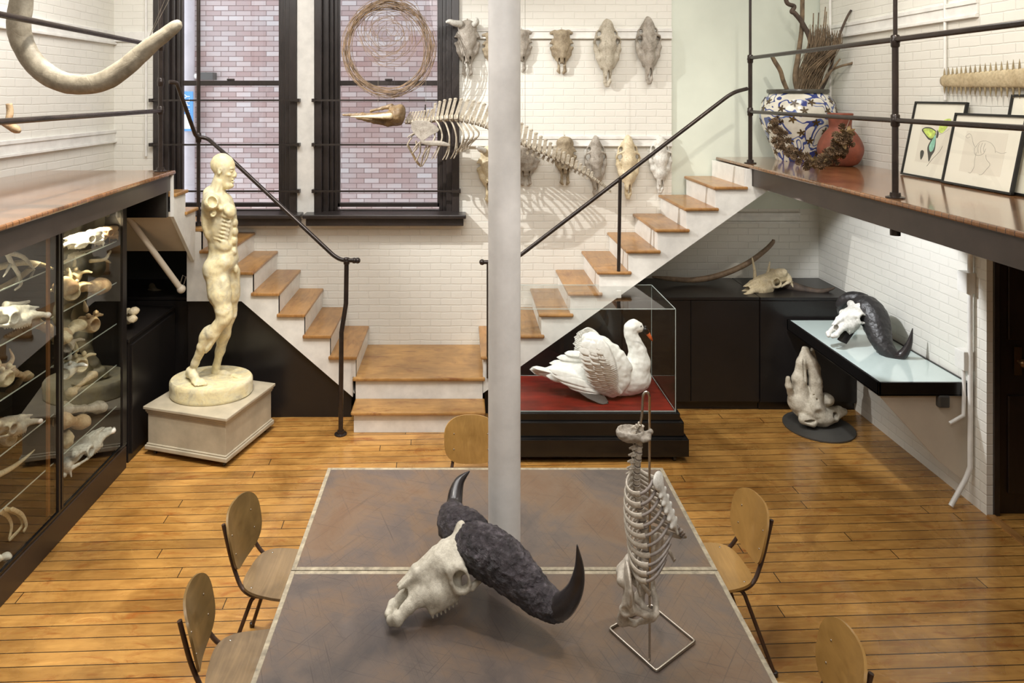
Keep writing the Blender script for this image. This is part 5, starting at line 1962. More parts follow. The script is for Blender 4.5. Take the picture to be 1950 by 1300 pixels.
# ================================================================== WALL SKULLS
def wall_skull(kind, h=0.0055):
    """skull hanging nose down: x lateral, z up, y towards the wall (+); about 0.6 m long, top at z=0"""
    s = SDF((-0.30, -0.20, -0.70), (0.30, 0.06, 0.10), h)
    if kind == 'horse':
        s.ell((0, -0.05, -0.08), (0.060, 0.055, 0.10), 0.02)
        s.ell((0, -0.065, -0.19), (0.085, 0.050, 0.10), 0.04)
        s.chain([(0, -0.07, -0.24, 0.062), (0, -0.075, -0.38, 0.046), (0, -0.07, -0.50, 0.028)], 0.04)
        for sx in (-1, 1):
            s.chain([(sx * 0.045, -0.02, -0.05, 0.018), (sx * 0.085, -0.02, -0.10, 0.012), (sx * 0.112, -0.035, -0.19, 0.013), (sx * 0.105, -0.05, -0.26, 0.020), (sx * 0.075, -0.05, -0.34, 0.030), (sx * 0.04, -0.05, -0.42, 0.028)], 0.02)
            s.chain([(sx * 0.065, -0.085, -0.135, 0.012), (sx * 0.100, -0.075, -0.155, 0.011), (sx * 0.115, -0.05, -0.19, 0.012)], 0.012)
            s.ell((sx * 0.088, -0.055, -0.185), (0.024, 0.08, 0.026), 0.008, sub=True)
            s.ell((sx * 0.072, -0.02, -0.11), (0.016, 0.08, 0.024), 0.008, sub=True)
            s.chain([(sx * 0.022, -0.055, -0.44, 0.020), (sx * 0.020, -0.045, -0.56, 0.015), (sx * 0.010, -0.04, -0.60, 0.014)], 0.012)
            s.chain([(sx * 0.055, -0.02, -0.30, 0.025), (sx * 0.04, -0.015, -0.43, 0.018)], 0.02)
            s.ell((sx * 0.03, -0.12, -0.19), (0.004, 0.02, 0.004), 0.002, sub=True)
        s.ell((0.004, -0.075, -0.505), (0.0125, 0.06, 0.055), 0.006, sub=True)
        s.chain([(0, -0.085, -0.30, 0.012), (0, -0.095, -0.44, 0.006)], 0.02)
        s.cone((0, -0.05, 0.0), (0, -0.03, 0.015), 0.03, 0.02, 0.02)
    else:
        wide = 1.0 if kind == 'cow' else 0.92
        s.ell((0, -0.055, -0.07), (0.092 * wide, 0.055, 0.085), 0.02)
        s.ell((0, -0.065, -0.18), (0.088 * wide, 0.048, 0.10), 0.03)
        s.chain([(0, -0.065, -0.26, 0.058), (0, -0.065, -0.34, 0.045), (0, -0.06, -0.40, 0.034)], 0.03)
        for sx in (-1, 1):
            s.chain([(sx * 0.085, -0.05, -0.13, 0.022), (sx * 0.108, -0.045, -0.175, 0.016), (sx * 0.100, -0.045, -0.23, 0.020), (sx * 0.070, -0.04, -0.31, 0.030), (sx * 0.045, -0.04, -0.38, 0.022)], 0.02)
            s.ell((sx * 0.112, -0.06, -0.19), (0.022, 0.045, 0.023), 0.008, sub=True)
            s.chain([(sx * 0.033, -0.055, -0.39, 0.016), (sx * 0.030, -0.05, -0.47, 0.013), (sx * 0.034, -0.045, -0.53, 0.017), (sx * 0.022, -0.04, -0.555, 0.013)], 0.012)
            s.chain([(sx * 0.012, -0.085, -0.28, 0.010), (sx * 0.010, -0.09, -0.42, 0.005)], 0.014)
            s.ell((sx * 0.026, -0.075, -0.40), (0.008, 0.05, 0.05), 0.004, sub=True)
            s.ell((sx * 0.035, -0.115, -0.13), (0.004, 0.02, 0.006), 0.002, sub=True)
            if kind == 'stub':
                s.chain([(sx * 0.07, -0.04, -0.02, 0.03), (sx * 0.10, -0.03, -0.03, 0.024)], 0.02)
        s.ell((0, -0.06, -0.47), (0.012, 0.06, 0.055), 0.005, sub=True)
    s.ell((0, 0.05, -0.25), (0.06, 0.06, 0.22), 0.02, sub=True)
    return s


_cache = {}
def put_skull(kind, u0, v0, v1, halfw, mat, label, cat='skull', horns=None, tilt=0.0):
    Yw = 7.20
    sc = FPX / Yw
    if kind not in _cache:
        V, F = wall_skull(kind).surf()
        _cache[kind] = (V, F)
    V, F = _cache[kind]
    top = P(u0, v0, Yw)
    Lh = (v1 - v0) / sc
    Lm = 0.615 if kind == 'horse' else 0.585
    k = Lh / Lm
    wk = (halfw / sc) / (0.125 if kind == 'horse' else 0.120)
    W_ = V * np.array([wk, k, k])
    ca, sa = math.cos(tilt), math.sin(tilt)
    X = W_[:, 0] * ca + W_[:, 2] * sa
    Z = -W_[:, 0] * sa + W_[:, 2] * ca
    r_ = rnd.uniform(0, 50)
    W_ = np.stack([X, W_[:, 1], Z], 1)
    W_ = np.array([Vector(p) + mnoise.noise_vector(Vector((p[0] * 16 + r_, p[1] * 16, p[2] * 16))) * 0.005 for p in W_])
    ymax = W_[:, 1].max()
    W_ += np.array([top.x, YB - 0.004 - ymax, top.z - 0.015 * k])
    t = thing('hanging_skull', label, cat, (top.x, YB - 0.01, top.z), 'animal skulls on the back wall')
    mesh_np('skull', W_, F, mat, t)
    MB().ball((top.x, YB - 0.02, top.z + 0.012), 0.008).tube([(top.x, YB, top.z + 0.012), (top.x, YB - 0.03, top.z + 0.008)], 0.003, 6).build('hook', M_steel, t, smooth='auto')
    if horns:
        for hp in horns:
            MB().tube([P(a, b, yy) for a, b, rr, yy in spline(hp, 5)], [max(rr * 7.2 / FPX, 0.002) for a, b, rr, yy in spline(hp, 5)], 14).build('horn', M_bone_white, t, smooth=True)
    return t


put_skull('cow', 890, 37, 146, 24, M_bone_grey, 'grey cow skull with one long pale horn and one stub, beside the right window', horns=[
    [(877, 46, 7, 7.2), (865, 44, 6, 7.15), (856, 41, 4.5, 7.12), (849.5, 42, 2, 7.10)], [(903, 47, 6, 7.2), (908, 42, 5, 7.16), (907, 35, 3, 7.14)]])
put_skull('stub', 940, 60, 140, 21, M_bone_wall2, 'skull mostly hidden behind the white column, upper row, only its left rim showing')
put_skull('stub', 994, 55, 136, 20, M_bone_grey, 'grey skull half hidden behind the right side of the white column, upper row')
put_skull('stub', 1071, 55, 141, 22, M_bone_wall2, 'small tan cow skull in the upper row, second from the column on the right', 'skull')
put_skull('horse', 1158, 38, 163, 26, M_bone_wall, 'long pale horse skull in the upper row, left of the last skull')
put_skull('horse', 1236, 34, 158, 24, M_bone_grey, 'long grey-green skull at the right end of the upper row', tilt=-0.02)
put_skull('cow', 935, 277, 388, 26, M_bone_cream, 'cream horned skull mostly hidden behind the column, below the bird-beaked skeleton', horns=[
    [(922, 287, 6, 7.2), (914, 284, 5, 7.15), (908, 279, 2.5, 7.12)]])
put_skull('stub', 1002, 272, 356, 27, M_bone_grey, 'broad grey skull in the lower row next to the column, under the hanging spine')
put_skull('cow', 1077, 260, 355, 22, M_bone_wall2, 'brown stained cow skull in the lower row, crossed by the hanging spine')
put_skull('horse', 1136, 262, 374, 21, M_bone_grey, 'pitted grey skull in the lower row behind the tail of the hanging skeleton')
put_skull('horse', 1198, 261, 378, 23, M_bone_cream, 'cream horse skull in the lower row, cut by the stair handrail')
put_skull('horse', 1260, 262, 367, 22, M_bone_white, 'whitest skull at the right end of the lower row beside the handrail')

# ================================================================== HANGING WHALE SKELETON
YWH = 6.72
wh = thing('whale_skeleton', 'small beaked whale skeleton hanging level in front of the window and wall', 'skeleton', P(900, 235, YWH))
def HW(u, v, r=None, y=0.0):
    p = P(u, v, YWH + y)
    return (p.x, p.y, p.z) if r is None else (p.x, p.y, p.z, r * YWH / FPX)
s = SDF(tuple(P(640, 260, YWH) - Vector((0, 0.16, 0))), tuple(P(785, 190, YWH) + Vector((0, 0.16, 0))), 0.0048)
s.chain([HW(654, 219, 2.2), HW(690, 219, 4.2), HW(720, 222, 7), HW(742, 224, 12)], 0.02)
s.chain([HW(680, 225, 2), HW(712, 231, 4), HW(740, 234, 7), HW(760, 232, 7)], 0.015)
s.ell(HW(755, 219), (0.085, 0.11, 0.095), 0.02)
s.ell(HW(762, 210), (0.05, 0.09, 0.06), 0.02)
s.chain([HW(706, 211, 2.5), HW(728, 206, 3), HW(745, 202, 5)], 0.015)
s.ell(HW(732, 212, None, -0.07), (0.06, 0.05, 0.020), 0.01, sub=True)
s.ell(HW(735, 228, None, -0.10), (0.05, 0.05, 0.014), 0.01, sub=True)
s.build('skull', M_beak, wh, disp=(0.004, 40))
s = SDF(tuple(P(660, 240, YWH) - Vector((0, 0.16, 0))), tuple(P(760, 205, YWH) + Vector((0, 0.16, 0))), 0.0045)
s.chain([HW(668, 222, 1.2, -0.03), HW(705, 222, 2.8, -0.06), HW(730, 221.5, 5.0, -0.085), HW(743, 221, 6.2, -0.09)], 0.01)
s.build('jaw_plate', M_bone_cream, wh)
spx = spline([(770, 232), (800, 231), (850, 225), (882, 226), (922, 237), (962, 256), (1002, 275), (1052, 298), (1100, 322), (1140, 346), (1167, 368)], 20)
Ls = [0]
for a, b in zip(spx[:-1], spx[1:]):
    Ls.append(Ls[-1] + float(np.linalg.norm(b - a)))
def spat(d):
    for i in range(len(Ls) - 1):
        if Ls[i + 1] >= d:
            w_ = (d - Ls[i]) / max(Ls[i + 1] - Ls[i], 1e-9)
            return spx[i] * (1 - w_) + spx[i + 1] * w_
    return spx[-1]
pos, d = [], 4.0
while d < Ls[-1]:
    pos.append(d)
    d += 5.2 + 5.4 * min(1, d / 110) * (1 - max(0, (d - 260) / 260)) if d < 400 else 6.0
pix = YWH / FPX
for i, d in enumerate(pos):
    c0 = spat(d)
    t0 = spat(min(d + 2, Ls[-1])) - spat(max(d - 2, 0))
    ang = math.atan2(-t0[1], t0[0])
    T = Vector((math.cos(ang), 0, math.sin(ang)))
    Nn = Vector((-math.sin(ang), 0, math.cos(ang)))
    fr = d / Ls[-1]
    rb_ = (5.0 + 2.2 * math.sin(min(1, fr * 1.5) * math.pi)) * (1 - max(0, fr - 0.55) * 1.05) * pix
    w_ = (pos[i + 1] - d if i + 1 < len(pos) else 5) * pix * 0.42
    c = P(c0[0], c0[1], YWH)
    mb = MB()
    R = T.to_track_quat('Z', 'Y').to_matrix()
    mb.lathe([(rb_ * 0.9, -w_), (rb_, -w_ * 0.8), (rb_ * 0.78, 0), (rb_, w_ * 0.8), (rb_ * 0.9, w_)], c, 14, R)
    # neural spine
    hs = (6 + 20 * ease(min(1, fr * 5))) * (1 - ease(max(0, min(1, (fr - 0.38) / 0.60)))) * pix + 3 * pix
    if fr > 0.88:
        hs = 0
    lean = 0.35 if fr < 0.2 else (0.35 - (fr - 0.2) * 2.2 if fr < 0.5 else -0.3)
    if fr < 0.12:
        hs = 13 * pix
        lean = 0.6
    if hs:
        e_ = c + Nn * (rb_ + hs) + T * hs * lean
        m0 = c + Nn * rb_ * 0.7
        mb.prism([m0 - T * w_ * 0.85 + Vector((0, -0.006, 0)), e_ - T * w_ * 0.75 + Vector((0, -0.004, 0)), e_ + T * w_ * 0.75 + Vector((0, -0.004, 0)), m0 + T * w_ * 0.85 + Vector((0, -0.006, 0))], (0, 0.010, 0))
        mb.ball(e_, (w_ * 0.9, 0.007, w_ * 0.6), 8, 6)
    # transverse processes
    tl = (16 if 0.15 < fr < 0.75 else 7) * pix * (1 - max(0, fr - 0.5))
    if fr < 0.85:
        for sg in (-1, 1):
            a0 = c + Vector((0, sg * rb_ * 0.7, 0))
            a1 = c + Vector((0, sg * (rb_ + tl), 0)) - Nn * 0.012 * (1 if fr > 0.25 else 0) 
            mb.tube([a0, (a0 + a1) / 2, a1], [w_ * 0.7, w_ * 0.55, w_ * 0.8], 8, flat=(0.45, Nn))
    mb.build('vertebra', M_whale, wh, smooth='auto')
    if 0.55 < fr < 0.86:
        hc = 9 * pix * (1 - (fr - 0.55) * 2)
        cc = c - Nn * (rb_ + hc * 0.5) + T * w_
        MB().prism([cc - T * w_ * 0.5 + Nn * hc * 0.6 + Vector((0, -0.004, 0)), cc - T * w_ * 0.7 - Nn * hc * 0.6 + Vector((0, -0.004, 0)), cc + T * w_ * 0.6 - Nn * hc * 0.8 + Vector((0, -0.004, 0)), cc + T * w_ * 0.5 + Nn * hc * 0.6 + Vector((0, -0.004, 0))],
                   (0, 0.008, 0)).build('chevron_bone', M_whale, wh)
# ribs: near and far side
ribs = [(792, 232, 779, 262, 0.9), (803, 231, 790, 285, 0.9), (815, 230, 806, 300, 1), (829, 229, 825, 303, 1), (843, 229, 846, 304, 1), (856, 229, 861, 302, 1), (867, 229, 872, 290, 1), (877, 230, 872, 294, 0.9),
        (886, 231, 882, 288, 0.85), (896, 233, 888, 284, 0.8)]
for k, (u0, v0, u1, v1, w_) in enumerate(ribs):
    for sg in (-1, 1):
        q = [HW(u0, v0, 1.4, sg * 0.03), HW(u0 + 7, v0 + 9, 1.7, sg * 0.11), HW(u0 + 13 + 3 * (k > 5), v0 + (v1 - v0) * 0.45, 1.6, sg * 0.165 * w_), HW(u1 + 7 + 2 * sg, v0 + (v1 - v0) * 0.8, 1.35, sg * 0.14 * w_), HW(u1 + 3 * sg, v1, 1.0, sg * 0.10 * w_)]
        q = spline(q, 5)
        MB().tube([p[:3] for p in q], [p[3] for p in q], 8).build('rib', M_whale, wh, smooth='auto')
# sternal ribs zigzag
for sg in (-1, 1):
    for (a, b, c_) in (((784, 262), (776, 277), (785, 290)), ((792, 268), (793, 282), (785, 292)), ((800, 272), (800, 290), (792, 307)), ((812, 278), (806, 297), (801, 316)), ((818, 282), (813, 300), (803, 317))):
        q = spline([HW(*a, 1.6, sg * 0.10), HW(*b, 1.5, sg * 0.075), HW(*c_, 1.3, sg * 0.03)], 4)
        MB().tube([p[:3] for p in q], [p[3] for p in q], 8).build('sternal_rib', M_whale, wh, smooth='auto')
s_ = spline([HW(776, 275, 1.8), HW(785, 292, 2.2), HW(794, 308, 2.4), HW(802, 317, 2.2)], 4)
MB().tube([p[:3] for p in s_], [p[3] for p in s_], 8).build('breastbone', M_beak, wh, smooth='auto')
# shoulder blades and flippers
for sg in (-1, 1):
    y = sg * 0.175
    o = [(783, 236), (788, 230), (800, 229), (815, 231), (828, 238), (836, 246), (832, 252), (820, 258), (812, 264), (804, 268), (796, 262), (787, 252), (783, 244)]
    pts = spline([(*a, 0) for a in o + [o[0]]], 3)[:-1]
    MB().prism([HW(p[0], p[1], None, y - 0.006) for p in pts], (0, 0.012, 0)).build('shoulder_blade', M_bone_grey, wh, bevel=0.003)
    q = [HW(802, 266, 4, y), HW(808, 271, 3.6, y), HW(820, 273, 5.0, y), HW(836, 273, 5.0, y), HW(850, 275, 3.6, y), HW(856, 277, 2, y)]
    q = spline(q, 4)
    MB().tube([p[:3] for p in q], [p[3] for p in q], 14, flat=(0.4, Vector((0, 1, 0)))).build('flipper', M_bone_grey, wh, smooth='auto')
for u, v in ((811, 228), (1000, 266), (720, 216)):
    a, = (P(u, v, YWH),)
    MB().tube([a, (a.x, a.y, H)], 0.0016, 6).build('hanging_wire', M_string, wh)
a = P(810, 230, YWH)
MB().tube([a, (a.x, a.y, P(810, 199, YWH).z)], 0.0055, 8).build('hanging_rod', M_dark, wh, smooth='auto')

# ================================================================== VINE WREATH before the right window
wr = thing('vine_wreath', 'large wreath of thin wild vines hanging in front of the right window', 'wreath', P(739, 92, 6.95))
YWR = 6.95
M_vine = simple('dry_vine', (124, 102, 78), 0.6, var=0.25, scale=20)
def ringpath(cu, cv, ru, rv, ph, arc, wob, seed, y):
    r2 = random.Random(seed)
    k1, k2, p1, p2 = r2.uniform(2, 4), r2.uniform(5, 8), r2.uniform(0, 6), r2.uniform(0, 6)
    out = []
    n = int(34 * arc) + 6
    for i in range(n + 1):
        a = ph + 2 * math.pi * arc * i / n
        w_ = 1 + wob * (math.sin(k1 * a + p1) + 0.6 * math.sin(k2 * a + p2))
        out.append(P(cu + ru * w_ * math.cos(a), cv - rv * w_ * math.sin(a), YWR + y + 0.02 * math.sin(3 * a + p1)))
    return out
for i in range(46):
    q = ringpath(739 + rnd.uniform(-4, 4), 92 + rnd.uniform(-4, 4), 91 - rnd.uniform(0, 20), 94 - rnd.uniform(0, 20), rnd.uniform(0, 6.3), rnd.uniform(0.4, 1.0), 0.016, i, rnd.uniform(-0.04, 0.04))
    MB().tube(q, rnd.uniform(0.0018, 0.0032), 5).build('vine', M_vine, wr, smooth='auto')
for i in range(34):
    f = rnd.uniform(0.2, 0.8)
    q = ringpath(739 + rnd.uniform(-14, 14), 60 + rnd.uniform(-14, 20), 90 * f * 0.8, 93 * f * 0.8, rnd.uniform(0, 6.3), rnd.uniform(0.4, 1.0), 0.04, 100 + i, rnd.uniform(-0.04, 0.04))
    MB().tube(q, rnd.uniform(0.0014, 0.0021), 5).build('vine', M_vine, wr, smooth='auto')
a = P(739, 0, YWR)
MB().tube([a, (a.x, a.y, H)], 0.0015, 6).build('hanging_wire', M_string, wr)

# ================================================================== HANGING JAW BONE
jb = thing('jaw_bone', 'huge curved pale jaw bone hanging before the left gallery railing', 'bone', P(190, 160, 3.95))
YJ = 3.95
q = [P(u, v, YJ) for u, v in ()]
def JW(u, v, r, y=0):
    p = P(u, v, YJ + y)
    return (p.x, p.y, p.z, r * YJ / FPX)
q = spline([JW(60, -110, 20), JW(50, -60, 19), JW(45, -20, 19), JW(40, 15, 22), JW(36, 48, 22), JW(42, 82, 21), JW(60, 113, 20.5), JW(88, 141, 20.5), JW(122, 157, 20), JW(160, 161, 19.5), JW(200, 153, 19.5), JW(234, 132, 18.5), JW(264, 106, 17), JW(295, 80, 15), JW(322, 59, 13), JW(334, 50, 11.5), JW(342, 44, 8), JW(345, 42, 2)], 9)
jm = MB().tube([p[:3] for p in q], [p[3] for p in q], 28, flat=(0.8, Vector((0, 1, 0))))
jm.v = [p + mnoise.noise_vector(p * 7) * 0.006 + mnoise.noise_vector(p * 25) * 0.0018 for p in jm.v]
jm.build('bone_body', bone('hanging_jaw_bone', (104, 96, 80), (170, 162, 144), 0.6, 3.4, 0.4, dirt=(112, 98, 76)), jb, smooth=True)
for a, b in (((281, 78), (318, -10)), ((281, 78), (322, 0)), ((45, -40), (40, -60))):
    p_, q_ = P(*a, YJ), P(*b, YJ)
    MB().tube([p_, p_ + (q_ - p_).normalized() * (H - p_.z) / max((q_ - p_).normalized().z, 0.1)], 0.0012, 5).build('hanging_wire', M_string, jb)
pegp = P(18, 215, 3.9)
pg = thing('branch_hook', 'short bent brown branch hanging at the lower rail of the left gallery', 'branch', (pegp.x, 3.9, pegp.z))
pts = spline([(*P(17, 197, 3.86), 0.016), (*P(19, 215, 3.86), 0.018), (*P(14, 232, 3.84), 0.016), (*P(4, 234, 3.83), 0.014)], 4)
MB().tube([p[:3] for p in pts], [p[3] for p in pts], 10).build('stem', M_bone_tan, pg, smooth=True)
pts = spline([(*P(2, 232, 3.84), 0.014), (*P(18, 240, 3.84), 0.020), (*P(30, 246, 3.84), 0.024), (*P(38, 251, 3.84), 0.010)], 4)
MB().tube([p[:3] for p in pts], [p[3] for p in pts], 10).build('stem', M_bone_tan, pg, smooth=True)

# ================================================================== RIGHT GALLERY ITEMS
def vase_material():
    m = Mat('painted_blue_white_ceramic', 0.16, col=(214, 210, 196), coat=0.4)
    v = m.coords(False)
    base = m.ramp(m.noise(v, 5, 4), [(0.35, (196, 192, 178)), (0.65, (222, 218, 204))])
    # blue meandering vines: contour lines of a noise field
    n = m.noise(v, 3.4, 1.5, 0.5, 1.2)
    def lines(f, c, w_):
        a = m.n('ShaderNodeMath', operation='SUBTRACT')
        m.l(f, a.inputs[0])
        a.inputs[1].default_value = c
        b = m.n('ShaderNodeMath', operation='ABSOLUTE')
        m.l(a.outputs[0], b.inputs[0])
        d = m.n('ShaderNodeMath', operation='LESS_THAN')
        m.l(b.outputs[0], d.inputs[0])
        d.inputs[1].default_value = w_
        return d.outputs[0]
    blue = m.ramp(m.noise(v, 8, 3), [(0.35, (46, 58, 120)), (0.7, (92, 110, 160))])
    col = m.mix(lines(n, 0.47, 0.022), base, blue)
    col = m.mix(lines(n, 0.58, 0.016), col, blue)
    # blue leaf blobs
    vo = m.n('ShaderNodeTexVoronoi')
    vo.inputs['Scale'].default_value = 4.4
    vo.inputs['Randomness'].default_value = 0.8
    m.l(v, vo.inputs['Vector'])
    wobble = m.noise(v, 60, 2)
    ad = m.n('ShaderNodeMath', operation='MULTIPLY_ADD')
    m.l(wobble, ad.inputs[0])
    ad.inputs[1].default_value = 0.16
    m.l(vo.outputs['Distance'], ad.inputs[2])
    lt_ = m.n('ShaderNodeMath', operation='LESS_THAN')
    m.l(ad.outputs[0], lt_.inputs[0])
    lt_.inputs[1].default_value = 0.30
    col = m.mix(lt_.outputs[0], col, lin((52, 64, 124)))
    m.base(col)
    return m.m


vx, vy = 3.34, 6.955
vz = thing('painted_jar', 'big round ceramic jar painted with blue vines and brown flowers on the right gallery', 'jar', (vx, vy, DZ))
prof = [(0.19, 0.0), (0.20, 0.005), (0.225, 0.08), (0.27, 0.20), (0.325, 0.33), (0.352, 0.43), (0.350, 0.50), (0.325, 0.58), (0.285, 0.64), (0.26, 0.665)]
sp_ = spline(prof, 4)
MB().lathe([(r, z) for r, z in sp_], (vx, vy, DZ), 56).build('jar_body', vase_material(), vz, smooth='auto')
M_rim = simple('dark_glaze_rim', (66, 64, 56), 0.25, var=0.15)
MB().lathe([(0.262, 0.66), (0.282, 0.668), (0.286, 0.69), (0.280, 0.705), (0.24, 0.706), (0.238, 0.66)], (vx, vy, DZ), 48, caps=False).build('jar_rim', M_rim, vz, smooth='auto')
M_flower = simple('brown_glaze_flower', (74, 58, 30), 0.3, var=0.2)
def prof_r(z):
    for (r0, z0), (r1, z1) in zip(sp_[:-1], sp_[1:]):
        if z0 <= z <= z1:
            return r0 + (r1 - r0) * (z - z0) / max(z1 - z0, 1e-6)
    return sp_[-1][0]
cnt = 0
for row, z in enumerate((0.10, 0.20, 0.30, 0.40, 0.50, 0.59)):
    nn = 10
    for k in range(nn):
        a = 2 * math.pi * (k + 0.5 * (row % 2)) / nn + rnd.uniform(-0.12, 0.12)
        zz = z + rnd.uniform(-0.02, 0.02)
        if math.sin(a) > 0.35:
            continue
        R0 = prof_r(zz) + 0.0015
        dr = (prof_r(zz + 0.01) - prof_r(zz - 0.01)) / 0.02
        nrm_ = Vector((math.cos(a), math.sin(a), -dr)).normalized()
        tan = Vector((-math.sin(a), math.cos(a), 0))
        upv = nrm_.cross(tan)
        c = Vector((vx + R0 * math.cos(a), vy + R0 * math.sin(a), DZ + zz))
        out = []
        ph = rnd.uniform(0, 6)
        for q_ in range(25):
            b_ = 2 * math.pi * q_ / 25
            rr_ = 0.037 * (0.74 + 0.38 * math.cos(5 * b_ + ph))
            out.append(c + tan * rr_ * math.cos(b_) + upv * rr_ * math.sin(b_) - nrm_ * 0.002)
        MB().prism(out, nrm_ * 0.003).build('painted_flower', M_flower, vz)

M_terra = simple('terracotta', (118, 62, 44), 0.6, var=0.22, scale=7, bump=0.15)
px_, py_ = 3.475, 6.42
tp_ = thing('terracotta_pot', 'red terracotta pot with a short neck beside the big painted jar', 'pot', (px_, py_, DZ))
MB().lathe([(r, z) for r, z in spline([(0.10, 0), (0.15, 0.03), (0.19, 0.12), (0.185, 0.20), (0.14, 0.29), (0.100, 0.34), (0.093, 0.37), (0.10, 0.44), (0.108, 0.475), (0.095, 0.476), (0.082, 0.40)], 4)],
           (px_, py_, DZ), 40).build('pot_body', M_terra, tp_, smooth='auto')

# branches in the jar
M_bark = simple('grey_brown_bark', (104, 88, 68), 0.8, var=0.3, scale=14, bump=0.6, bscale=40)
M_barkdark = simple('dark_bark', (70, 58, 48), 0.75, var=0.3, scale=14, bump=0.4)
def branch(pts, label, mat, y=None, forks=()):
    q = spline([(*P(u, v, yy), r * yy / FPX) for u, v, yy, r in pts], 6)
    t = thing('dry_branch', label, 'branch', (q[0][0], q[0][1], q[0][2]), 'branches standing in the painted jar')
    MB().tube([p[:3] for p in q], [p[3] for p in q], 10).build('stem', mat, t, smooth='auto')
    for f in forks:
        q = spline([(*P(u, v, yy), r * yy / FPX) for u, v, yy, r in f], 5)
        MB().tube([p[:3] for p in q], [p[3] for p in q], 8).build('side_twig', mat, t, smooth='auto')
    return t
branch([(1526, 190, 6.95, 5.5), (1515, 150, 6.95, 5.5), (1521, 100, 6.95, 4.5), (1527, 50, 6.95, 4), (1528, 0, 6.95, 4), (1530, -60, 6.95, 3.5)], 'thick upright pale branch in the middle of the painted jar', M_bark)
branch([(1535, 185, 6.9, 5), (1545, 90, 6.9, 5), (1530, 48, 6.9, 4.5), (1514, 26, 6.9, 4.5), (1508, 22, 6.9, 4.5), (1512, 12, 6.9, 4.3), (1498, 4, 6.9, 4), (1494, -30, 6.9, 4)], 'dark twisting branch curling left at its top above the painted jar', M_barkdark)
branch([(1505, 185, 6.9, 3.5), (1492, 155, 6.88, 4), (1486, 135, 6.86, 4), (1476, 118, 6.85, 4), (1470, 107, 6.85, 3.5)], 'short crooked branch leaning left out of the painted jar', M_bark)
branch([(1555, 185, 6.85, 2.5), (1575, 150, 6.8, 2.5), (1598, 70, 6.75, 2.3), (1612, 35, 6.72, 2.2), (1621, 19, 6.7, 2)], 'long straight dark branch leaning right out of the painted jar', M_barkdark)
branch([(1550, 185, 6.8, 2), (1578, 140, 6.75, 2.3), (1598, 127, 6.72, 2.2), (1620, 121, 6.7, 2.4), (1637, 113, 6.68, 2)], 'low gnarled branch with a dark tip reaching far right', M_bark,
       forks=[[(1566, 160, 6.78, 2), (1590, 125, 6.7, 1.9), (1600, 112, 6.68, 1.6)]])
tb = thing('twig_bundle', 'dense broom of fine brown twigs standing in the painted jar', 'twigs', P(1545, 180, 6.9))
mb = MB()
for i in range(330):
    a, b_ = rnd.uniform(0, 1), rnd.gauss(0, 1)
    u0 = 1541 + rnd.uniform(-24, 20)
    u1 = 1571 + rnd.uniform(-30, 30)
    v1 = 52 + rnd.uniform(-6, 26) + (10 if u1 > 1580 else 0)
    y0, y1 = 6.9 + rnd.uniform(-0.08, 0.08), min(6.84 + rnd.uniform(-0.14, 0.14), 3.66 * FPX / (u1 + 14 - CX))
    sw_ = rnd.uniform(-9, 9)
    q = spline([tuple(P(u0, 175, y0)), tuple(P(u0 * 0.6 + u1 * 0.4 + sw_ - 4, 130, (y0 + y1) / 2)), tuple(P(u1 + sw_ * 0.4 - 2, 90, y1)), tuple(P(u1 + rnd.uniform(-5, 5), v1, y1))], 3)
    mb.tube(q, [0.0038 * (1 - 0.6 * k / (len(q) - 1)) for k in range(len(q))], 5)
o = mb.build('fine_twigs', M_bark, tb, smooth='auto')
o['kind'] = 'stuff'
for (u, v, u1, v1) in ((1552, 120, 1559, 24), (1560, 120, 1572, 13), (1545, 110, 1549, 25), (1566, 110, 1574, 22)):
    MB().tube([P(u, v, 6.85), P((u + u1) / 2 + 1, (v + v1) / 2, 6.85), P(u1, v1, 6.84)], [0.008, 0.007, 0.005], 8).build('thick_twig', M_bark, tb, smooth='auto')

# pine cone garland on the lower rail
gd = thing('pine_cone_garland', 'garland of brown pine cones hanging from the lower rail of the right gallery', 'garland', (2.735, 5.5, DZ + 0.03))
M_cone = simple('pine_cone_scales', (98, 78, 56), 0.7, var=0.3, scale=30)
M_leaf = simple('dry_leaf', (124, 104, 70), 0.7, var=0.25, scale=20)
gpx = spline([(1474, 232), (1482, 258), (1497, 283), (1520, 300), (1545, 309), (1570, 305), (1592, 290), (1606, 268), (1610, 248)], 8)
def gpt(i):
    u, v = gpx[i]
    X = 2.70
    Y_ = X * FPX / (u - CX)
    return P(u, v, Y_)
gp = [gpt(i) for i in range(len(gpx))]
# one cone, then copies
def cone_mesh():
    mb = MB()
    n = 34
    for i in range(n):
        z = i / n
        a = i * 2.399963
        R0 = 0.020 * math.sin(math.pi * (0.12 + 0.80 * z)) ** 0.8
        c = Vector((0, 0, z * 0.06))
        d = Vector((math.cos(a), math.sin(a), 0.35 + 0.5 * z)).normalized()
        t_ = Vector((-math.sin(a), math.cos(a), 0))
        tip = c + d * R0 * 1.5
        n_ = d.cross(t_)
        mb.add([c - t_ * 0.003, c + t_ * 0.003, tip + t_ * 0.0065, tip - t_ * 0.0065, tip + d * 0.004, c + n_ * 0.003, tip + n_ * 0.003],
               [(0, 1, 2, 4, 3), (0, 5, 1), (1, 5, 6, 2), (3, 6, 5, 0), (2, 6, 4), (4, 6, 3)])
    mb.tube([(0, 0, 0), (0, 0, 0.055)], [0.007, 0.004], 6)
    return mb
first = cone_mesh().build('pine_cone', M_cone, gd, smooth=False)
base_me = first.data
bpy.data.objects.remove(first)
me2 = base_me
off_ = Vector(gd.location)
me2.transform(Matrix.Translation(off_))
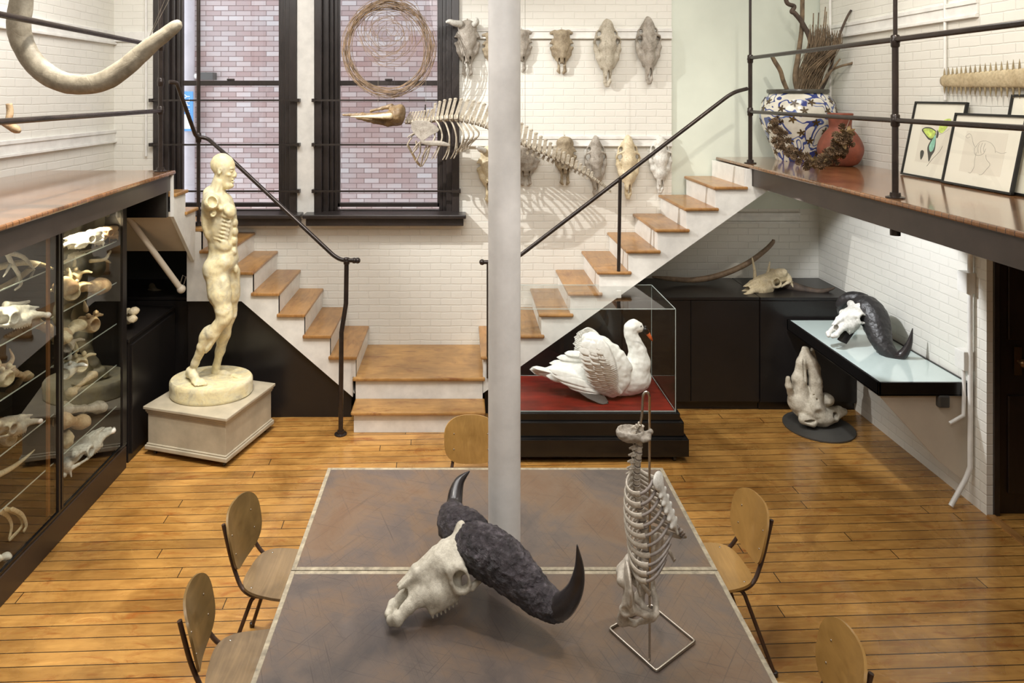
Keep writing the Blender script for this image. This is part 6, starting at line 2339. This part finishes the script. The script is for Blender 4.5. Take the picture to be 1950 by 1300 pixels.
for k in range(84):
    t_ = k / 83 * (len(gp) - 1)
    i = min(int(t_), len(gp) - 2)
    c = gp[i].lerp(gp[i + 1], t_ - i)
    o = bpy.data.objects.new('pine_cone', me2)
    o.data = me2
    COL.objects.link(o)
    o.parent = gd
    q = Vector((rnd.gauss(0, 1), rnd.gauss(0, 1), rnd.gauss(0, 1))).normalized()
    sc_k = rnd.uniform(0.8, 1.15)
    o.location = (c - off_) + q * 0.010
    o.rotation_euler = q.to_track_quat('Z', 'Y').to_euler()
    o.scale = (sc_k,) * 3
lf = MB()
for k in range(60):
    t_ = rnd.uniform(0.5, 1) * (len(gp) - 1)
    i = min(int(t_), len(gp) - 2)
    c = gp[i]
    q = Vector((rnd.gauss(0, 1), rnd.gauss(0, 1), rnd.gauss(0, 1))).normalized()
    feather(lf, c, c + q * rnd.uniform(0.05, 0.075), 0.012, q.orthogonal(), 0.008, 4, 0.0015)
o = lf.build('dry_leaves', M_leaf, gd)
o['kind'] = 'stuff'
for g_ in (gp[0], gp[-1]):
    MB().tube([g_, (2.735, g_.y, DZ + 0.49)], 0.002, 6).build('hanging_wire', M_string, gd)

# framed prints leaning on the wall
M_paper = simple('print_paper', (232, 228, 212), 0.6, var=0.015, scale=2)
M_paperin = simple('print_plate', (222, 216, 200), 0.6, var=0.02, scale=2)
M_frame = simple('black_picture_frame', (22, 21, 20), 0.3, var=0.08)
M_ink = simple('grey_ink', (128, 122, 110), 0.7, var=0.1)
M_wing = simple('butterfly_green', (186, 206, 96), 0.6, var=0.2, scale=30)
M_wing2 = simple('butterfly_teal', (142, 200, 176), 0.6, var=0.15, scale=30)
M_inkd = simple('dark_ink', (52, 48, 40), 0.6, var=0.1)
def print_frame(y_far, y_near, height, xb, xt, label, art=None, fw=0.016):
    t = thing('framed_print', label, 'picture', (xb, (y_far + y_near) / 2, DZ), 'framed prints leaning on the right wall')
    w_ = y_far - y_near
    lean = math.asin(min((xt - xb) / height, 0.9))
    # local frame: a along -Y (left to right as seen), b up the frame, n towards the room
    o_ = Vector((xb, y_far, DZ + 0.001))
    a_ = Vector((0, -1, 0))
    b_ = Vector((math.sin(lean), 0, math.cos(lean)))
    n_ = Vector((-math.cos(lean), 0, math.sin(lean)))
    def rect(a0, a1, b0, b1, n0, n1, name, mat, bev=0):
        vs = []
        for nn in (n0, n1):
            for bb in (b0, b1):
                for aa in (a0, a1):
                    vs.append(o_ + a_ * aa + b_ * bb + n_ * nn)
        return MB().add(vs, [(0, 2, 3, 1), (4, 5, 7, 6), (0, 1, 5, 4), (2, 6, 7, 3), (0, 4, 6, 2), (1, 3, 7, 5)])
    fr = MB()
    for r in ((0, w_, 0, fw), (0, w_, height - fw, height), (0, fw, fw, height - fw), (w_ - fw, w_, fw, height - fw)):
        m_ = rect(*r, 0, 0.022, '', None)
        fr.add(m_.v, m_.f)
    fr.build('frame', M_frame, t, bevel=0.002)
    rect(fw, w_ - fw, fw, height - fw, 0.002, 0.010, '', None).build('mount', M_paper, t)
    rect(w_ * 0.22, w_ * 0.80, height * 0.20, height * 0.76, 0.010, 0.0106, '', None).build('print_plate', M_paperin, t)
    rect(fw, w_ - fw, fw, height - fw, 0.0135, 0.0145, '', None).build('glazing', glassy('picture_glass'), t)
    def pt(a, b, n=0.0109):
        return o_ + a_ * a * w_ + b_ * b * height + n_ * n
    if art:
        art(t, pt)
    return t
def line(pt, pts, r=0.0012):
    q = spline([(a, b, 0) for a, b in pts], 5)
    return MB().tube([pt(p[0], p[1]) for p in q], r, 5)
def art_butterfly(t, pt):
    def poly(pts, mat, name, n=0.0108):
        q = spline([(a, b, 0) for a, b in pts + [pts[0]]], 4)[:-1]
        MB().prism([pt(p[0], p[1], n) for p in q], pt(0, 0, 0.0002) - pt(0, 0, 0)).build(name, mat, t)
    poly([(0.53, 0.62), (0.42, 0.66), (0.30, 0.66), (0.24, 0.62), (0.32, 0.56), (0.42, 0.50), (0.50, 0.52)], M_inkd, 'printed_wing_edge', 0.0107)
    poly([(0.52, 0.61), (0.42, 0.645), (0.30, 0.645), (0.27, 0.62), (0.35, 0.56), (0.44, 0.52), (0.50, 0.54)], M_wing, 'printed_wing', 0.0110)
    poly([(0.53, 0.59), (0.46, 0.50), (0.42, 0.40), (0.46, 0.30), (0.50, 0.22), (0.53, 0.30), (0.57, 0.37), (0.56, 0.48)], M_inkd, 'printed_wing_edge', 0.0107)
    poly([(0.53, 0.58), (0.48, 0.50), (0.45, 0.41), (0.49, 0.35), (0.54, 0.38), (0.55, 0.48)], M_wing2, 'printed_wing', 0.0110)
    poly([(0.56, 0.62), (0.58, 0.72), (0.66, 0.78), (0.76, 0.78), (0.72, 0.68), (0.64, 0.60)], M_wing, 'printed_wing', 0.0110)
    poly([(0.54, 0.64), (0.58, 0.60), (0.58, 0.54), (0.55, 0.54)], M_inkd, 'printed_body', 0.0111)
    poly([(0.33, 0.36), (0.37, 0.34), (0.37, 0.28), (0.34, 0.23), (0.31, 0.28), (0.30, 0.34)], M_inkd, 'printed_beetle', 0.0110)
    line(pt, [(0.70, 0.44), (0.66, 0.36), (0.56, 0.26), (0.48, 0.16)]).build('ink_line', M_inkd, t)
    line(pt, [(0.58, 0.58), (0.66, 0.60), (0.76, 0.66)], 0.0008).build('ink_line', M_inkd, t)
def art_skeleton(t, pt):
    L_ = [[(0.22, 0.68), (0.26, 0.72), (0.30, 0.70), (0.33, 0.64), (0.36, 0.58), (0.40, 0.54)], [(0.22, 0.68), (0.25, 0.66), (0.29, 0.68)],
          [(0.40, 0.55), (0.44, 0.62), (0.52, 0.64), (0.60, 0.62)], [(0.60, 0.62), (0.66, 0.56), (0.68, 0.50)], [(0.38, 0.54), (0.40, 0.46), (0.45, 0.44), (0.52, 0.47), (0.54, 0.54)],
          [(0.42, 0.48), (0.42, 0.38), (0.43, 0.28), (0.40, 0.20), (0.36, 0.20)], [(0.56, 0.46), (0.58, 0.40), (0.64, 0.34), (0.60, 0.26), (0.56, 0.20), (0.52, 0.19)], [(0.68, 0.52), (0.76, 0.50), (0.82, 0.52)],
          [(0.44, 0.60), (0.43, 0.54), (0.45, 0.47)], [(0.48, 0.61), (0.47, 0.54), (0.49, 0.47)], [(0.52, 0.61), (0.51, 0.54), (0.53, 0.49)]]
    for l_ in L_:
        line(pt, l_, 0.0009).build('ink_line', M_ink, t)
print_frame(5.70, 5.11, 0.605, 3.595, 3.715, 'framed print of a green butterfly, leftmost of the prints on the right gallery', art_butterfly)
print_frame(5.16, 4.50, 0.525, 3.555, 3.66, 'framed faint drawing of an animal skeleton leaning before the butterfly print', art_skeleton)
print_frame(4.70, 4.02, 0.66, 3.60, 3.715, 'framed print cut off by the right edge of the picture')

# sawfish rostrum on the wall
sf = thing('sawfish_saw', 'toothed sawfish snout mounted level on the upper right wall', 'bone', (3.70, 4.6, 3.05))
M_saw = bone('sawfish_skin', (168, 148, 112), (206, 190, 156), 0.55, 5, 0.3, crack=False)
M_tooth = bone('sawfish_tooth', (120, 104, 76), (172, 156, 120), 0.45, 12, 0.2, crack=False)
def rz(y):
    return 3.105 + (y - 5.38) * 0.0
mb = MB()
pts = [(3.695, 5.39, 3.105), (3.695, 5.36, 3.105), (3.695, 5.2, 3.105), (3.695, 4.6, 3.108), (3.695, 4.0, 3.11), (3.695, 3.6, 3.11)]
mb.tube(pts, [0.028, 0.045, 0.052, 0.066, 0.082, 0.09], 18, flat=(0.28, Vector((1, 0, 0))))
mb.build('saw_blade', M_saw, sf, smooth=True)
y = 5.35
while y > 3.7:
    hw_ = 0.045 + (5.36 - y) * 0.026
    tl = 0.060 + (5.36 - y) * 0.02
    for sg in (-1, 1):
        zc = 3.105 + sg * (hw_ - 0.006)
        MB().tube([(3.695, y, zc), (3.695, y, zc + sg * tl * 0.5), (3.695, y, zc + sg * tl)], [0.0085, 0.006, 0.0008], 8).build('saw_tooth', M_tooth, sf, smooth='auto')
    y -= 0.044 + (5.36 - y) * 0.012
MB().tube([(3.70, 5.1, 3.12), (XR, 5.1, 3.12)], 0.006, 6).build('wall_pin', M_dark, sf)

# small caged lamp under the gallery
lp = thing('caged_bulb', 'small wire-caged bulb under the edge of the right gallery', 'lamp', P(1594, 392, 6.2))
c = P(1594, 385, 6.2)
for k in range(6):
    a = 2 * math.pi * k / 6
    MB().tube([(c.x + 0.03 * math.cos(a), c.y + 0.03 * math.sin(a), DZ - 0.06), (c.x + 0.05 * math.cos(a), c.y + 0.05 * math.sin(a), c.z), (c.x + 0.02 * math.cos(a), c.y + 0.02 * math.sin(a), c.z - 0.05)], 0.0022, 5).build('cage_wire', M_dark, lp)
MB().ball((c.x, c.y, c.z + 0.005), (0.022, 0.022, 0.03)).build('bulb', simple('bulb_glass', (160, 140, 110), 0.15), lp, smooth=True)

# ================================================================== ITEMS BELOW THE RIGHT STAIR
# skull with long horns on the cabinet
hs = thing('cow_skull', 'cream cow skull with dark right horn lying on the black cabinet', 'skull', P(1452, 560, 6.9))
Mc = frame_matrix(tuple(P(1482, 514, 6.95)), (-0.90, -0.30, -0.16), (0.30, -0.92, 0.25), 0.98)
bovid_skull(0.0055).build('skull', M_bone_cream, hs, M=Mc)
q = spline([(*P(1480, 536, 6.97), 0.046), (*P(1512, 546, 6.9), 0.045), (*P(1535, 552, 6.85), 0.038), (*P(1560, 555, 6.8), 0.028), (*P(1583, 550, 6.8), 0.014), (*P(1590, 547, 6.8), 0.004)], 5)
MB().tube([p[:3] for p in q], [p[3] for p in q], 16).build('horn', M_barkdark, hs, smooth=True)
for (a, b) in (((1438, 538), (1432, 490)), ((1456, 534), (1466, 498))):
    MB().tube([P(*a, 6.95), P((a[0] + b[0]) / 2 + 2, (a[1] + b[1]) / 2, 6.95), P(*b, 6.95)], [0.022, 0.014, 0.006], 8).build('bone_spike', M_bone_cream, hs, smooth='auto')
tk = thing('tusk', 'long slender brown tusk curving up behind the cow skull on the cabinet', 'tusk', P(1330, 530, 7.1))
q = spline([(*P(1242, 527, 7.05), 0.010), (*P(1270, 530, 7.05), 0.022), (*P(1320, 533, 7.08), 0.028), (*P(1370, 524, 7.1), 0.029), (*P(1420, 503, 7.12), 0.027), (*P(1455, 478, 7.12), 0.024), (*P(1471, 462, 7.12), 0.020), (*P(1473, 456, 7.12), 0.014)], 6)
MB().tube([p[:3] for p in q], [p[3] for p in q], 16).build('tusk_body', bone('brown_tusk', (104, 84, 64), (150, 128, 104), 0.5, 4, 0.2, crack=False), tk, smooth=True)

# upright whale skull on a disc stand
ds = thing('dolphin_skull', 'upright pale whale skull with snout pointing up on a round dark disc', 'skull', (3.22, 6.35, 0))
MB().lathe([(0.290, 0.0), (0.298, 0.004), (0.298, 0.016), (0.290, 0.020)], (3.215, 6.30, 0.0), 56).build('disc_base', M_greydark, ds, smooth='auto')
YD = 6.33
def D(u, v, r, y=0):
    p = P(u, v, YD + y)
    return (p.x, p.y, p.z, r * YD / FPX)
MB().tube([(D(1556, 790, 1)[0], YD, 0.02), (D(1556, 790, 1)[0], YD, 0.30)], 0.018, 10).build('stand_post', M_dark, ds, smooth='auto')
s = SDF(tuple(P(1488, 822, YD) - Vector((0, 0.25, 0))), tuple(P(1628, 648, YD) + Vector((0, 0.22, 0))), 0.0062)
s.chain([D(1531, 663, 4), D(1527, 690, 8.5), D(1522, 720, 12), D(1524, 750, 15), D(1528, 775, 16)], 0.03)
s.chain([D(1536, 664, 4.5, -0.02), D(1546, 690, 9, -0.02), D(1553, 725, 11, -0.02), D(1552, 755, 14, -0.02)], 0.02)
s.chain([D(1546, 665, 3, 0.03), D(1556, 700, 5, 0.04), D(1560, 735, 7, 0.04)], 0.02)
s.ell(D(1540, 775, 1)[:3], (0.13, 0.14, 0.12), 0.04)
s.ell(D(1560, 790, 1)[:3], (0.13, 0.13, 0.09), 0.04)
s.chain([D(1508, 755, 6, -0.02), D(1502, 735, 6, -0.04), D(1501, 720, 4, -0.04)], 0.02)
s.ell(D(1516, 765, 1)[:3], (0.07, 0.09, 0.09), 0.03)
s.ell(D(1575, 760, 1)[:3], (0.055, 0.07, 0.055), 0.02)
s.chain([D(1575, 782, 9), D(1597, 780, 6.5), D(1608, 783, 5.5)], 0.02)
s.chain([D(1560, 800, 7, -0.1), D(1590, 796, 5.5, -0.06), D(1606, 786, 5)], 0.02)
s.chain([D(1530, 798, 9, -0.1), D(1548, 805, 7, -0.12)], 0.03)
s.ell(D(1533, 700, 1, -0.065)[:3], (0.010, 0.04, 0.13), 0.006, sub=True)
s.ell(D(1527, 766, 1, -0.15)[:3], (0.035, 0.05, 0.038), 0.015, sub=True)
s.ell(D(1566, 789, 1, -0.16)[:3], (0.06, 0.05, 0.04), 0.02, sub=True)
s.ell(D(1543, 803, 1, -0.14)[:3], (0.05, 0.05, 0.012), 0.01, sub=True)
s.ell(D(1588, 790, 1, -0.05)[:3], (0.04, 0.07, 0.016), 0.01, sub=True)
for u, v in ((1526, 733), (1520, 736), (1549, 747), (1554, 755), (1558, 762)):
    s.ell(D(u, v, 1, -0.10)[:3], (0.006, 0.05, 0.009), 0.003, sub=True)
s.build('skull', M_bone_wall, ds, disp=(0.006, 16))
# ================================================================== GLASS CASE ON THE LEFT
GX = -2.72
gy0, gy1 = 2.2, 5.62
vt = thing('bone_case', 'tall black framed glass case of bones under the left gallery', 'display case', (-3.15, 4.2, 0))
MB().box(XL + 0.005, GX + 0.02, gy0, gy1, 0, 0.175).build('plinth', simple('brown_black_plinth', (50, 38, 30), 0.4, var=0.1, scale=3), vt, bevel=0.005)
MB().box(GX - 0.02, GX + 0.012, gy0, gy1 + 0.02, 0.176, 0.20).build('bottom_rail', M_blackgloss, vt, bevel=0.003)
MB().box(GX - 0.03, GX + 0.015, gy0, gy1 + 0.02, 2.13, 2.17).build('top_rail', M_black, vt, bevel=0.003)
MB().box(XL + 0.005, XL + 0.02, gy0, gy1, 0.176, 2.17).build('back_panel', M_black, vt)
MB().box(XL + 0.02, GX - 0.03, gy1 - 0.0, gy1 + 0.02, 0.176, 2.17).build('side_panel', M_black, vt)
MB().box(XL + 0.02, GX, gy0, gy1, 2.172, 2.20).build('case_top', M_black, vt)
for y, w_ in ((gy1 - 0.012, 0.032), (4.735, 0.010), (4.70, 0.010), (3.6, 0.01)):
    MB().box(GX - 0.022, GX + 0.012, y - w_, y + w_, 0.20, 2.13).build('upright', M_black, vt)
MB().box(GX - 0.002, GX + 0.002, 3.62, 4.695, 0.20, 2.13).build('glass_door', M_caseglass, vt)
MB().box(GX - 0.002, GX + 0.002, 4.745, gy1 - 0.045, 0.20, 2.13).build('glass_door', M_caseglass, vt)
MB().box(GX - 0.002, GX + 0.002, gy0, 3.58, 0.20, 2.13).build('glass_door', M_caseglass, vt)
MB().box(GX - 0.04, GX - 0.025, 4.63, 4.655, 0.2, 2.13).build('shelf_standard', simple('brass_strip', (150, 104, 62), 0.35, 0.6), vt)
SH = [0.51, 0.84, 1.17, 1.50, 1.83]
for z in SH:
    MB().box(XL + 0.03, GX - 0.045, 4.72, gy1 - 0.03, z - 0.008, z).build('glass_shelf', M_caseglass, vt)
    MB().box(XL + 0.03, GX - 0.045, gy0 + 0.02, 4.70, z - 0.008, z).build('glass_shelf', M_caseglass, vt)
    MB().box(GX - 0.047, GX - 0.0445, gy0 + 0.02, gy1 - 0.03, z - 0.008, z).build('shelf_edge', M_edge, vt)


def long_bone(a, b, r, mat, label, name='long_bone'):
    r = r * 1.2
    a, b = Vector(a), Vector(b)
    d = (b - a).normalized()
    sd_ = d.cross(Vector((0, 0, 1))).normalized()
    lo = np.minimum(np.array(a), np.array(b)) - r * 3
    hi = np.maximum(np.array(a), np.array(b)) + r * 3
    s = SDF(lo, hi, r / 5.0)
    L = (b - a).length
    s.chain([(*a.lerp(b, t), r * k) for t, k in ((0.04, 1.35), (0.2, 0.8), (0.5, 0.68), (0.8, 0.85), (0.95, 1.4))], r * 0.6)
    for e, q in ((a, 1), (b, -1)):
        for sg in (-1, 1):
            s.ell(tuple(e + sd_ * sg * r * 0.9 + d * q * r * 0.3), (r * 1.0, r * 1.0, r * 0.95), r * 0.5)
    s.ell(tuple(a + sd_ * 0 + d * r * 0.2 + Vector((0, 0, r * 0.9))), (r * 0.9, r * 0.9, r * 0.7), r * 0.5)
    o = s.build(name, mat, disp=(r * 0.18, 0.8 / r))
    return tag(o, label, 'bone', 'bones in the glass case')


def vertebra_bone(c, r, mat, label, yaw=0.0, sc=1.0):
    r = r * 1.12
    s = SDF((-2.4 * r, -2.4 * r, -1.1 * r), (2.4 * r, 2.4 * r, 3.0 * r), r / 7)
    s.cone((0, -0.6 * r, 0), (0, 0.6 * r, 0), r * 0.9, r * 0.9, r * 0.3)
    s.cone((0, -1.0 * r, 0), (0, -0.55 * r, 0), r * 0.62, r * 0.3, r * 0.2, sub=True)
    s.chain([(0, 0.1 * r, 1.0 * r, r * 0.42), (0, 0.4 * r, 1.7 * r, r * 0.3), (0, 0.7 * r, 2.5 * r, r * 0.2)], r * 0.3, flat=(1.8, (1, 0, 0)))
    s.ell((0, 0, r * 1.05), (r * 0.32, r * 1.4, r * 0.28), r * 0.1, sub=True)
    for sx in (-1, 1):
        s.chain([(sx * 0.7 * r, 0, 0.5 * r, r * 0.35), (sx * 1.5 * r, 0.2 * r, 0.6 * r, r * 0.25), (sx * 2.1 * r, 0.3 * r, 0.4 * r, r * 0.22)], r * 0.3, flat=(1.5, (0, 0, 1)))
        s.ell((sx * 0.5 * r, -0.6 * r, 1.2 * r), (r * 0.25, r * 0.35, r * 0.3), r * 0.2)
    o = s.build('vertebra', mat, M=Matrix.Translation(Vector(c) + Vector((0, 0, r * 0.9))) @ Matrix.Rotation(yaw, 4, 'Z'), disp=(r * 0.08, 1.2 / r))
    return tag(o, label, 'bone', 'bones in the glass case')


def shelf_skull(O, F, L, sc, mat, label, horn=None, h=0.006):
    t = thing('case_skull', label, 'skull', tuple(O), 'skulls in the glass case')
    bovid_skull(h).build('skull', mat, t, M=frame_matrix(O, F, L, sc))
    if horn:
        q = spline([(*p, r) for p, r in horn], 5)
        MB().tube([p[:3] for p in q], [p[3] for p in q], 14).build('horn', mat, t, smooth=True)
    return t


def VP(u, v, X):
    """point at pixel (u, v) on the vertical plane at X inside the case"""
    Y = X * FPX / (u - CX)
    return P(u, v, Y)
XC = -2.83
# right hand compartment, from the top shelf down
shelf_skull(VP(182, 440, XC), (-0.35, -0.92, 0.10), (0.85, -0.4, 0.1), 0.62, M_bone_white, 'brightly lit white skull on the top shelf of the glass case')
shelf_skull(VP(212, 432, -2.80), (-0.2, -0.97, 0.15), (0.95, -0.2, 0.1), 0.55, M_bone_tan, 'tan skull on the top shelf of the glass case, behind the bright white skull')
def antler(pts, tines, label, name='antler', mat=None):
    t = thing(name, label, 'antler', pts[0][0], 'antlers in the glass case')
    q = spline([(*p, r) for p, r in pts], 6)
    MB().tube([p[:3] for p in q], [p[3] for p in q], 12).build('beam', mat or M_bone_cream, t, smooth=True)
    for tn in tines:
        q = spline([(*p, r) for p, r in tn], 5)
        MB().tube([p[:3] for p in q], [p[3] for p in q], 10).build('tine', mat or M_bone_cream, t, smooth=True)
    return t
antler([(VP(172, 497, XC), 0.014), (VP(198, 494, XC), 0.013), (VP(207, 484, XC), 0.011), (VP(216, 468, XC), 0.006)], [[(VP(200, 494, XC), 0.011), (VP(208, 499, XC), 0.008), (VP(216, 502, XC), 0.004)]],
       'small antler under the top shelf at the far end of the glass case')
long_bone(VP(122, 547, XC), VP(192, 545, XC), 0.040, M_bone_tan, 'thick tan bone with rough white end on the fourth shelf of the glass case')
vertebra_bone(VP(135, 570, XC), 0.055, M_bone_cream, 'knobbly cream vertebra at the near end of the upper right compartment', 0.7)
vertebra_bone(VP(140, 540, -2.92), 0.05, M_bone_cream, 'cream vertebra behind the thick tan bone in the glass case', 0.2)
vertebra_bone(VP(168, 632, XC), 0.060, M_bone_tan, 'large tan vertebra with flat top in the middle of the right compartment', 1.2)
long_bone(VP(118, 645, XC), VP(150, 618, XC), 0.028, M_bone_cream, 'curved cream bone leaning against the large tan vertebra')
vertebra_bone(VP(130, 668, XC), 0.042, M_bone_grey, 'small grey vertebra below the leaning cream bone', 0.4)
vertebra_bone(VP(148, 706, XC), 0.055, M_bone_cream, 'winged vertebra on the second shelf of the right compartment', 0.9)
vertebra_bone(VP(130, 718, XC), 0.050, M_bone_white, 'pale vertebra in front of the winged vertebra', 0.1)
long_bone(VP(134, 748, XC), VP(177, 712, XC), 0.019, M_bone_tan, 'thin reddish leg bone lying diagonally on the second shelf')
long_bone(VP(122, 780, XC), VP(190, 775, XC), 0.030, M_bone_grey, 'long greyish bone on the lowest glass shelf of the right compartment')
long_bone(VP(120, 802, -2.81), VP(155, 803, -2.81), 0.034, M_bone_tan, 'stout bone with round head in front of the long greyish bone')
rk = SDF(tuple(VP(126, 838, XC) - Vector((0.09, 0.09, 0.09))), tuple(VP(126, 838, XC) + Vector((0.09, 0.09, 0.09))), 0.006)
rk.ell(tuple(VP(126, 838, XC)), (0.045, 0.05, 0.055), 0.02)
rk.ell(tuple(VP(130, 830, XC)), (0.03, 0.03, 0.04), 0.02)
tag(rk.build('knuckle_bone', M_bone_cream, disp=(0.010, 30)), 'rough rounded knuckle bone above the lowest skull in the glass case', 'bone', 'bones in the glass case')
shelf_skull(VP(124, 868, -2.88) + Vector((0, 0, 0.02)), (0.25, 0.90, 0.18), (0.95, -0.25, 0.1), 0.80, M_bone_white, 'white skull with long teeth row on the floor of the glass case')
# left hand compartment
XD = -2.86
antler([(VP(-20, 484, XD), 0.016), (VP(15, 482, XD), 0.016), (VP(45, 490, XD), 0.013), (VP(66, 514, XD), 0.005)],
       [[(VP(14, 483, XD), 0.015), (VP(22, 500, XD), 0.014), (VP(34, 520, XD), 0.012), (VP(40, 540, XD), 0.010), (VP(28, 552, XD), 0.006)], [(VP(20, 503, XD), 0.011), (VP(12, 518, XD), 0.008), (VP(6, 527, XD), 0.004)],
        [(VP(30, 512, XD), 0.009), (VP(38, 519, XD), 0.004)]], 'large branching white antler in the near compartment of the glass case', mat=M_bone_white)
antler([(VP(-15, 512, -2.95), 0.022), (VP(40, 500, -2.95), 0.020), (VP(80, 504, -2.95), 0.016), (VP(100, 512, -2.95), 0.006)], [], 'straight cream antler lying behind the branching white antler')
shelf_skull(VP(-28, 590, -2.91), (0.35, 0.90, -0.1), (0.9, -0.35, 0.1), 0.78, M_bone_white, 'white horned skull in the near compartment of the glass case',
            horn=[(VP(10, 580, XD), 0.022), (VP(32, 580, XD), 0.018), (VP(55, 574, XD), 0.010)])
long_bone(VP(52, 606, XD), VP(120, 640, XD), 0.034, M_bone_tan, 'tan bone with knobbed end crossing behind the glass seam')
hrn = MB()
q = spline([(*VP(-6, 700, XD), 0.024), (*VP(14, 696, XD), 0.018), (*VP(24, 682, XD), 0.012), (*VP(18, 664, XD), 0.004)], 5)
tag(hrn.tube([p[:3] for p in q], [p[3] for p in q], 12).build('curved_horn', M_bone_tan, smooth=True), 'small curved brown horn in the near compartment below the white skull', 'horn')
long_bone(VP(22, 710, XD), VP(52, 716, XD), 0.020, M_bone_tan, 'short tan bone on the second shelf of the near compartment')
vertebra_bone(VP(2, 735, XD), 0.050, M_bone_cream, 'ring shaped cream vertebra at the left edge of the picture in the glass case', 1.4)
shelf_skull(VP(-22, 806, XD), (0.30, 0.92, -0.12), (0.9, -0.3, 0.1), 0.66, M_bone_grey, 'grey broken skull in the near compartment, above the small white pelvis')
vertebra_bone(VP(14, 846, XD), 0.042, M_bone_white, 'small white pelvis bone on the lowest shelf of the near compartment', 1.0)
q = spline([(*VP(-20, 912, XD), 0.020), (*VP(20, 892, XD), 0.016), (*VP(48, 872, XD), 0.010), (*VP(66, 856, XD), 0.003)], 6)
tag(MB().tube([p[:3] for p in q], [p[3] for p in q], 12).build('straight_horn', M_bone_cream, smooth=True), 'long pointed straight horn leaning in the near compartment of the glass case', 'horn')
for i, (pts, lb) in enumerate((([(-10, 972), (12, 980), (22, 1000), (17, 1028)], 'leftmost of the three flat curved ribs standing on the case floor'),
                               ([(8, 968), (34, 978), (42, 1000), (17, 1029)], 'middle one of the three flat curved ribs standing on the case floor'),
                               ([(20, 968), (42, 980), (50, 1000), (44, 1013)], 'rightmost of the three flat curved ribs standing on the case floor'))):
    q = spline([tuple(VP(u, v, XD + 0.02 * i)) for u, v in pts], 6)
    tag(MB().tube(q, [0.006] + [0.014] * (len(q) - 2) + [0.006], 10, flat=(0.35, Vector((1, 0, 0)))).build('rib_bone', M_bone_cream, smooth=True), lb, 'bone', 'curved ribs in the glass case')
long_bone(VP(-8, 1064, -2.76), VP(12, 1060, -2.76), 0.016, M_bone_white, 'small white bone on the floor of the glass case at the left edge')
# lamps inside the case
spot('case_spot', (-2.85, 5.1, 2.14), (-3.0, 5.15, 1.75), 60, 120, 0.8, 0.02, (1, 0.86, 0.62))
spot('case_spot', (-2.85, 4.2, 2.12), (-3.0, 4.1, 1.0), 75, 100, 0.8, 0.02, (1, 0.88, 0.66))
spot('case_spot', (-2.82, 5.45, 2.12), (-3.0, 5.0, 0.4), 75, 80, 0.8, 0.02, (1, 0.88, 0.66))
# bones and cloth in the dark corner
long_bone(P(243, 596, 6.0), P(256, 592, 5.95), 0.022, M_bone_cream, 'small pale bone in the dark corner beside the case, the upper of two').name = 'small_bone'
long_bone(P(243, 610, 5.95), P(253, 607, 5.9), 0.020, M_bone_cream, 'small pale bone in the dark corner beside the case, the lower of two').name = 'small_bone'
cl = SDF(tuple(P(235, 585, 6.9) - Vector((0.05, 0.3, 0))), tuple(P(320, 530, 6.9) + Vector((0.1, 0.3, 0.05))), 0.012)
cl.ell(tuple(P(262, 565, 6.9)), (0.16, 0.15, 0.07), 0.04)
cl.ell(tuple(P(290, 562, 6.9)), (0.13, 0.13, 0.05), 0.04)
cl.chain([(*P(285, 545, 6.9), 0.03), (*P(305, 560, 6.85), 0.04)], 0.03)
tag(cl.build('cloth_bag', simple('olive_brown_cloth', (82, 72, 52), 0.8, var=0.2), disp=(0.03, 9)), 'crumpled olive brown bag on the black cabinet in the dark corner', 'bag')
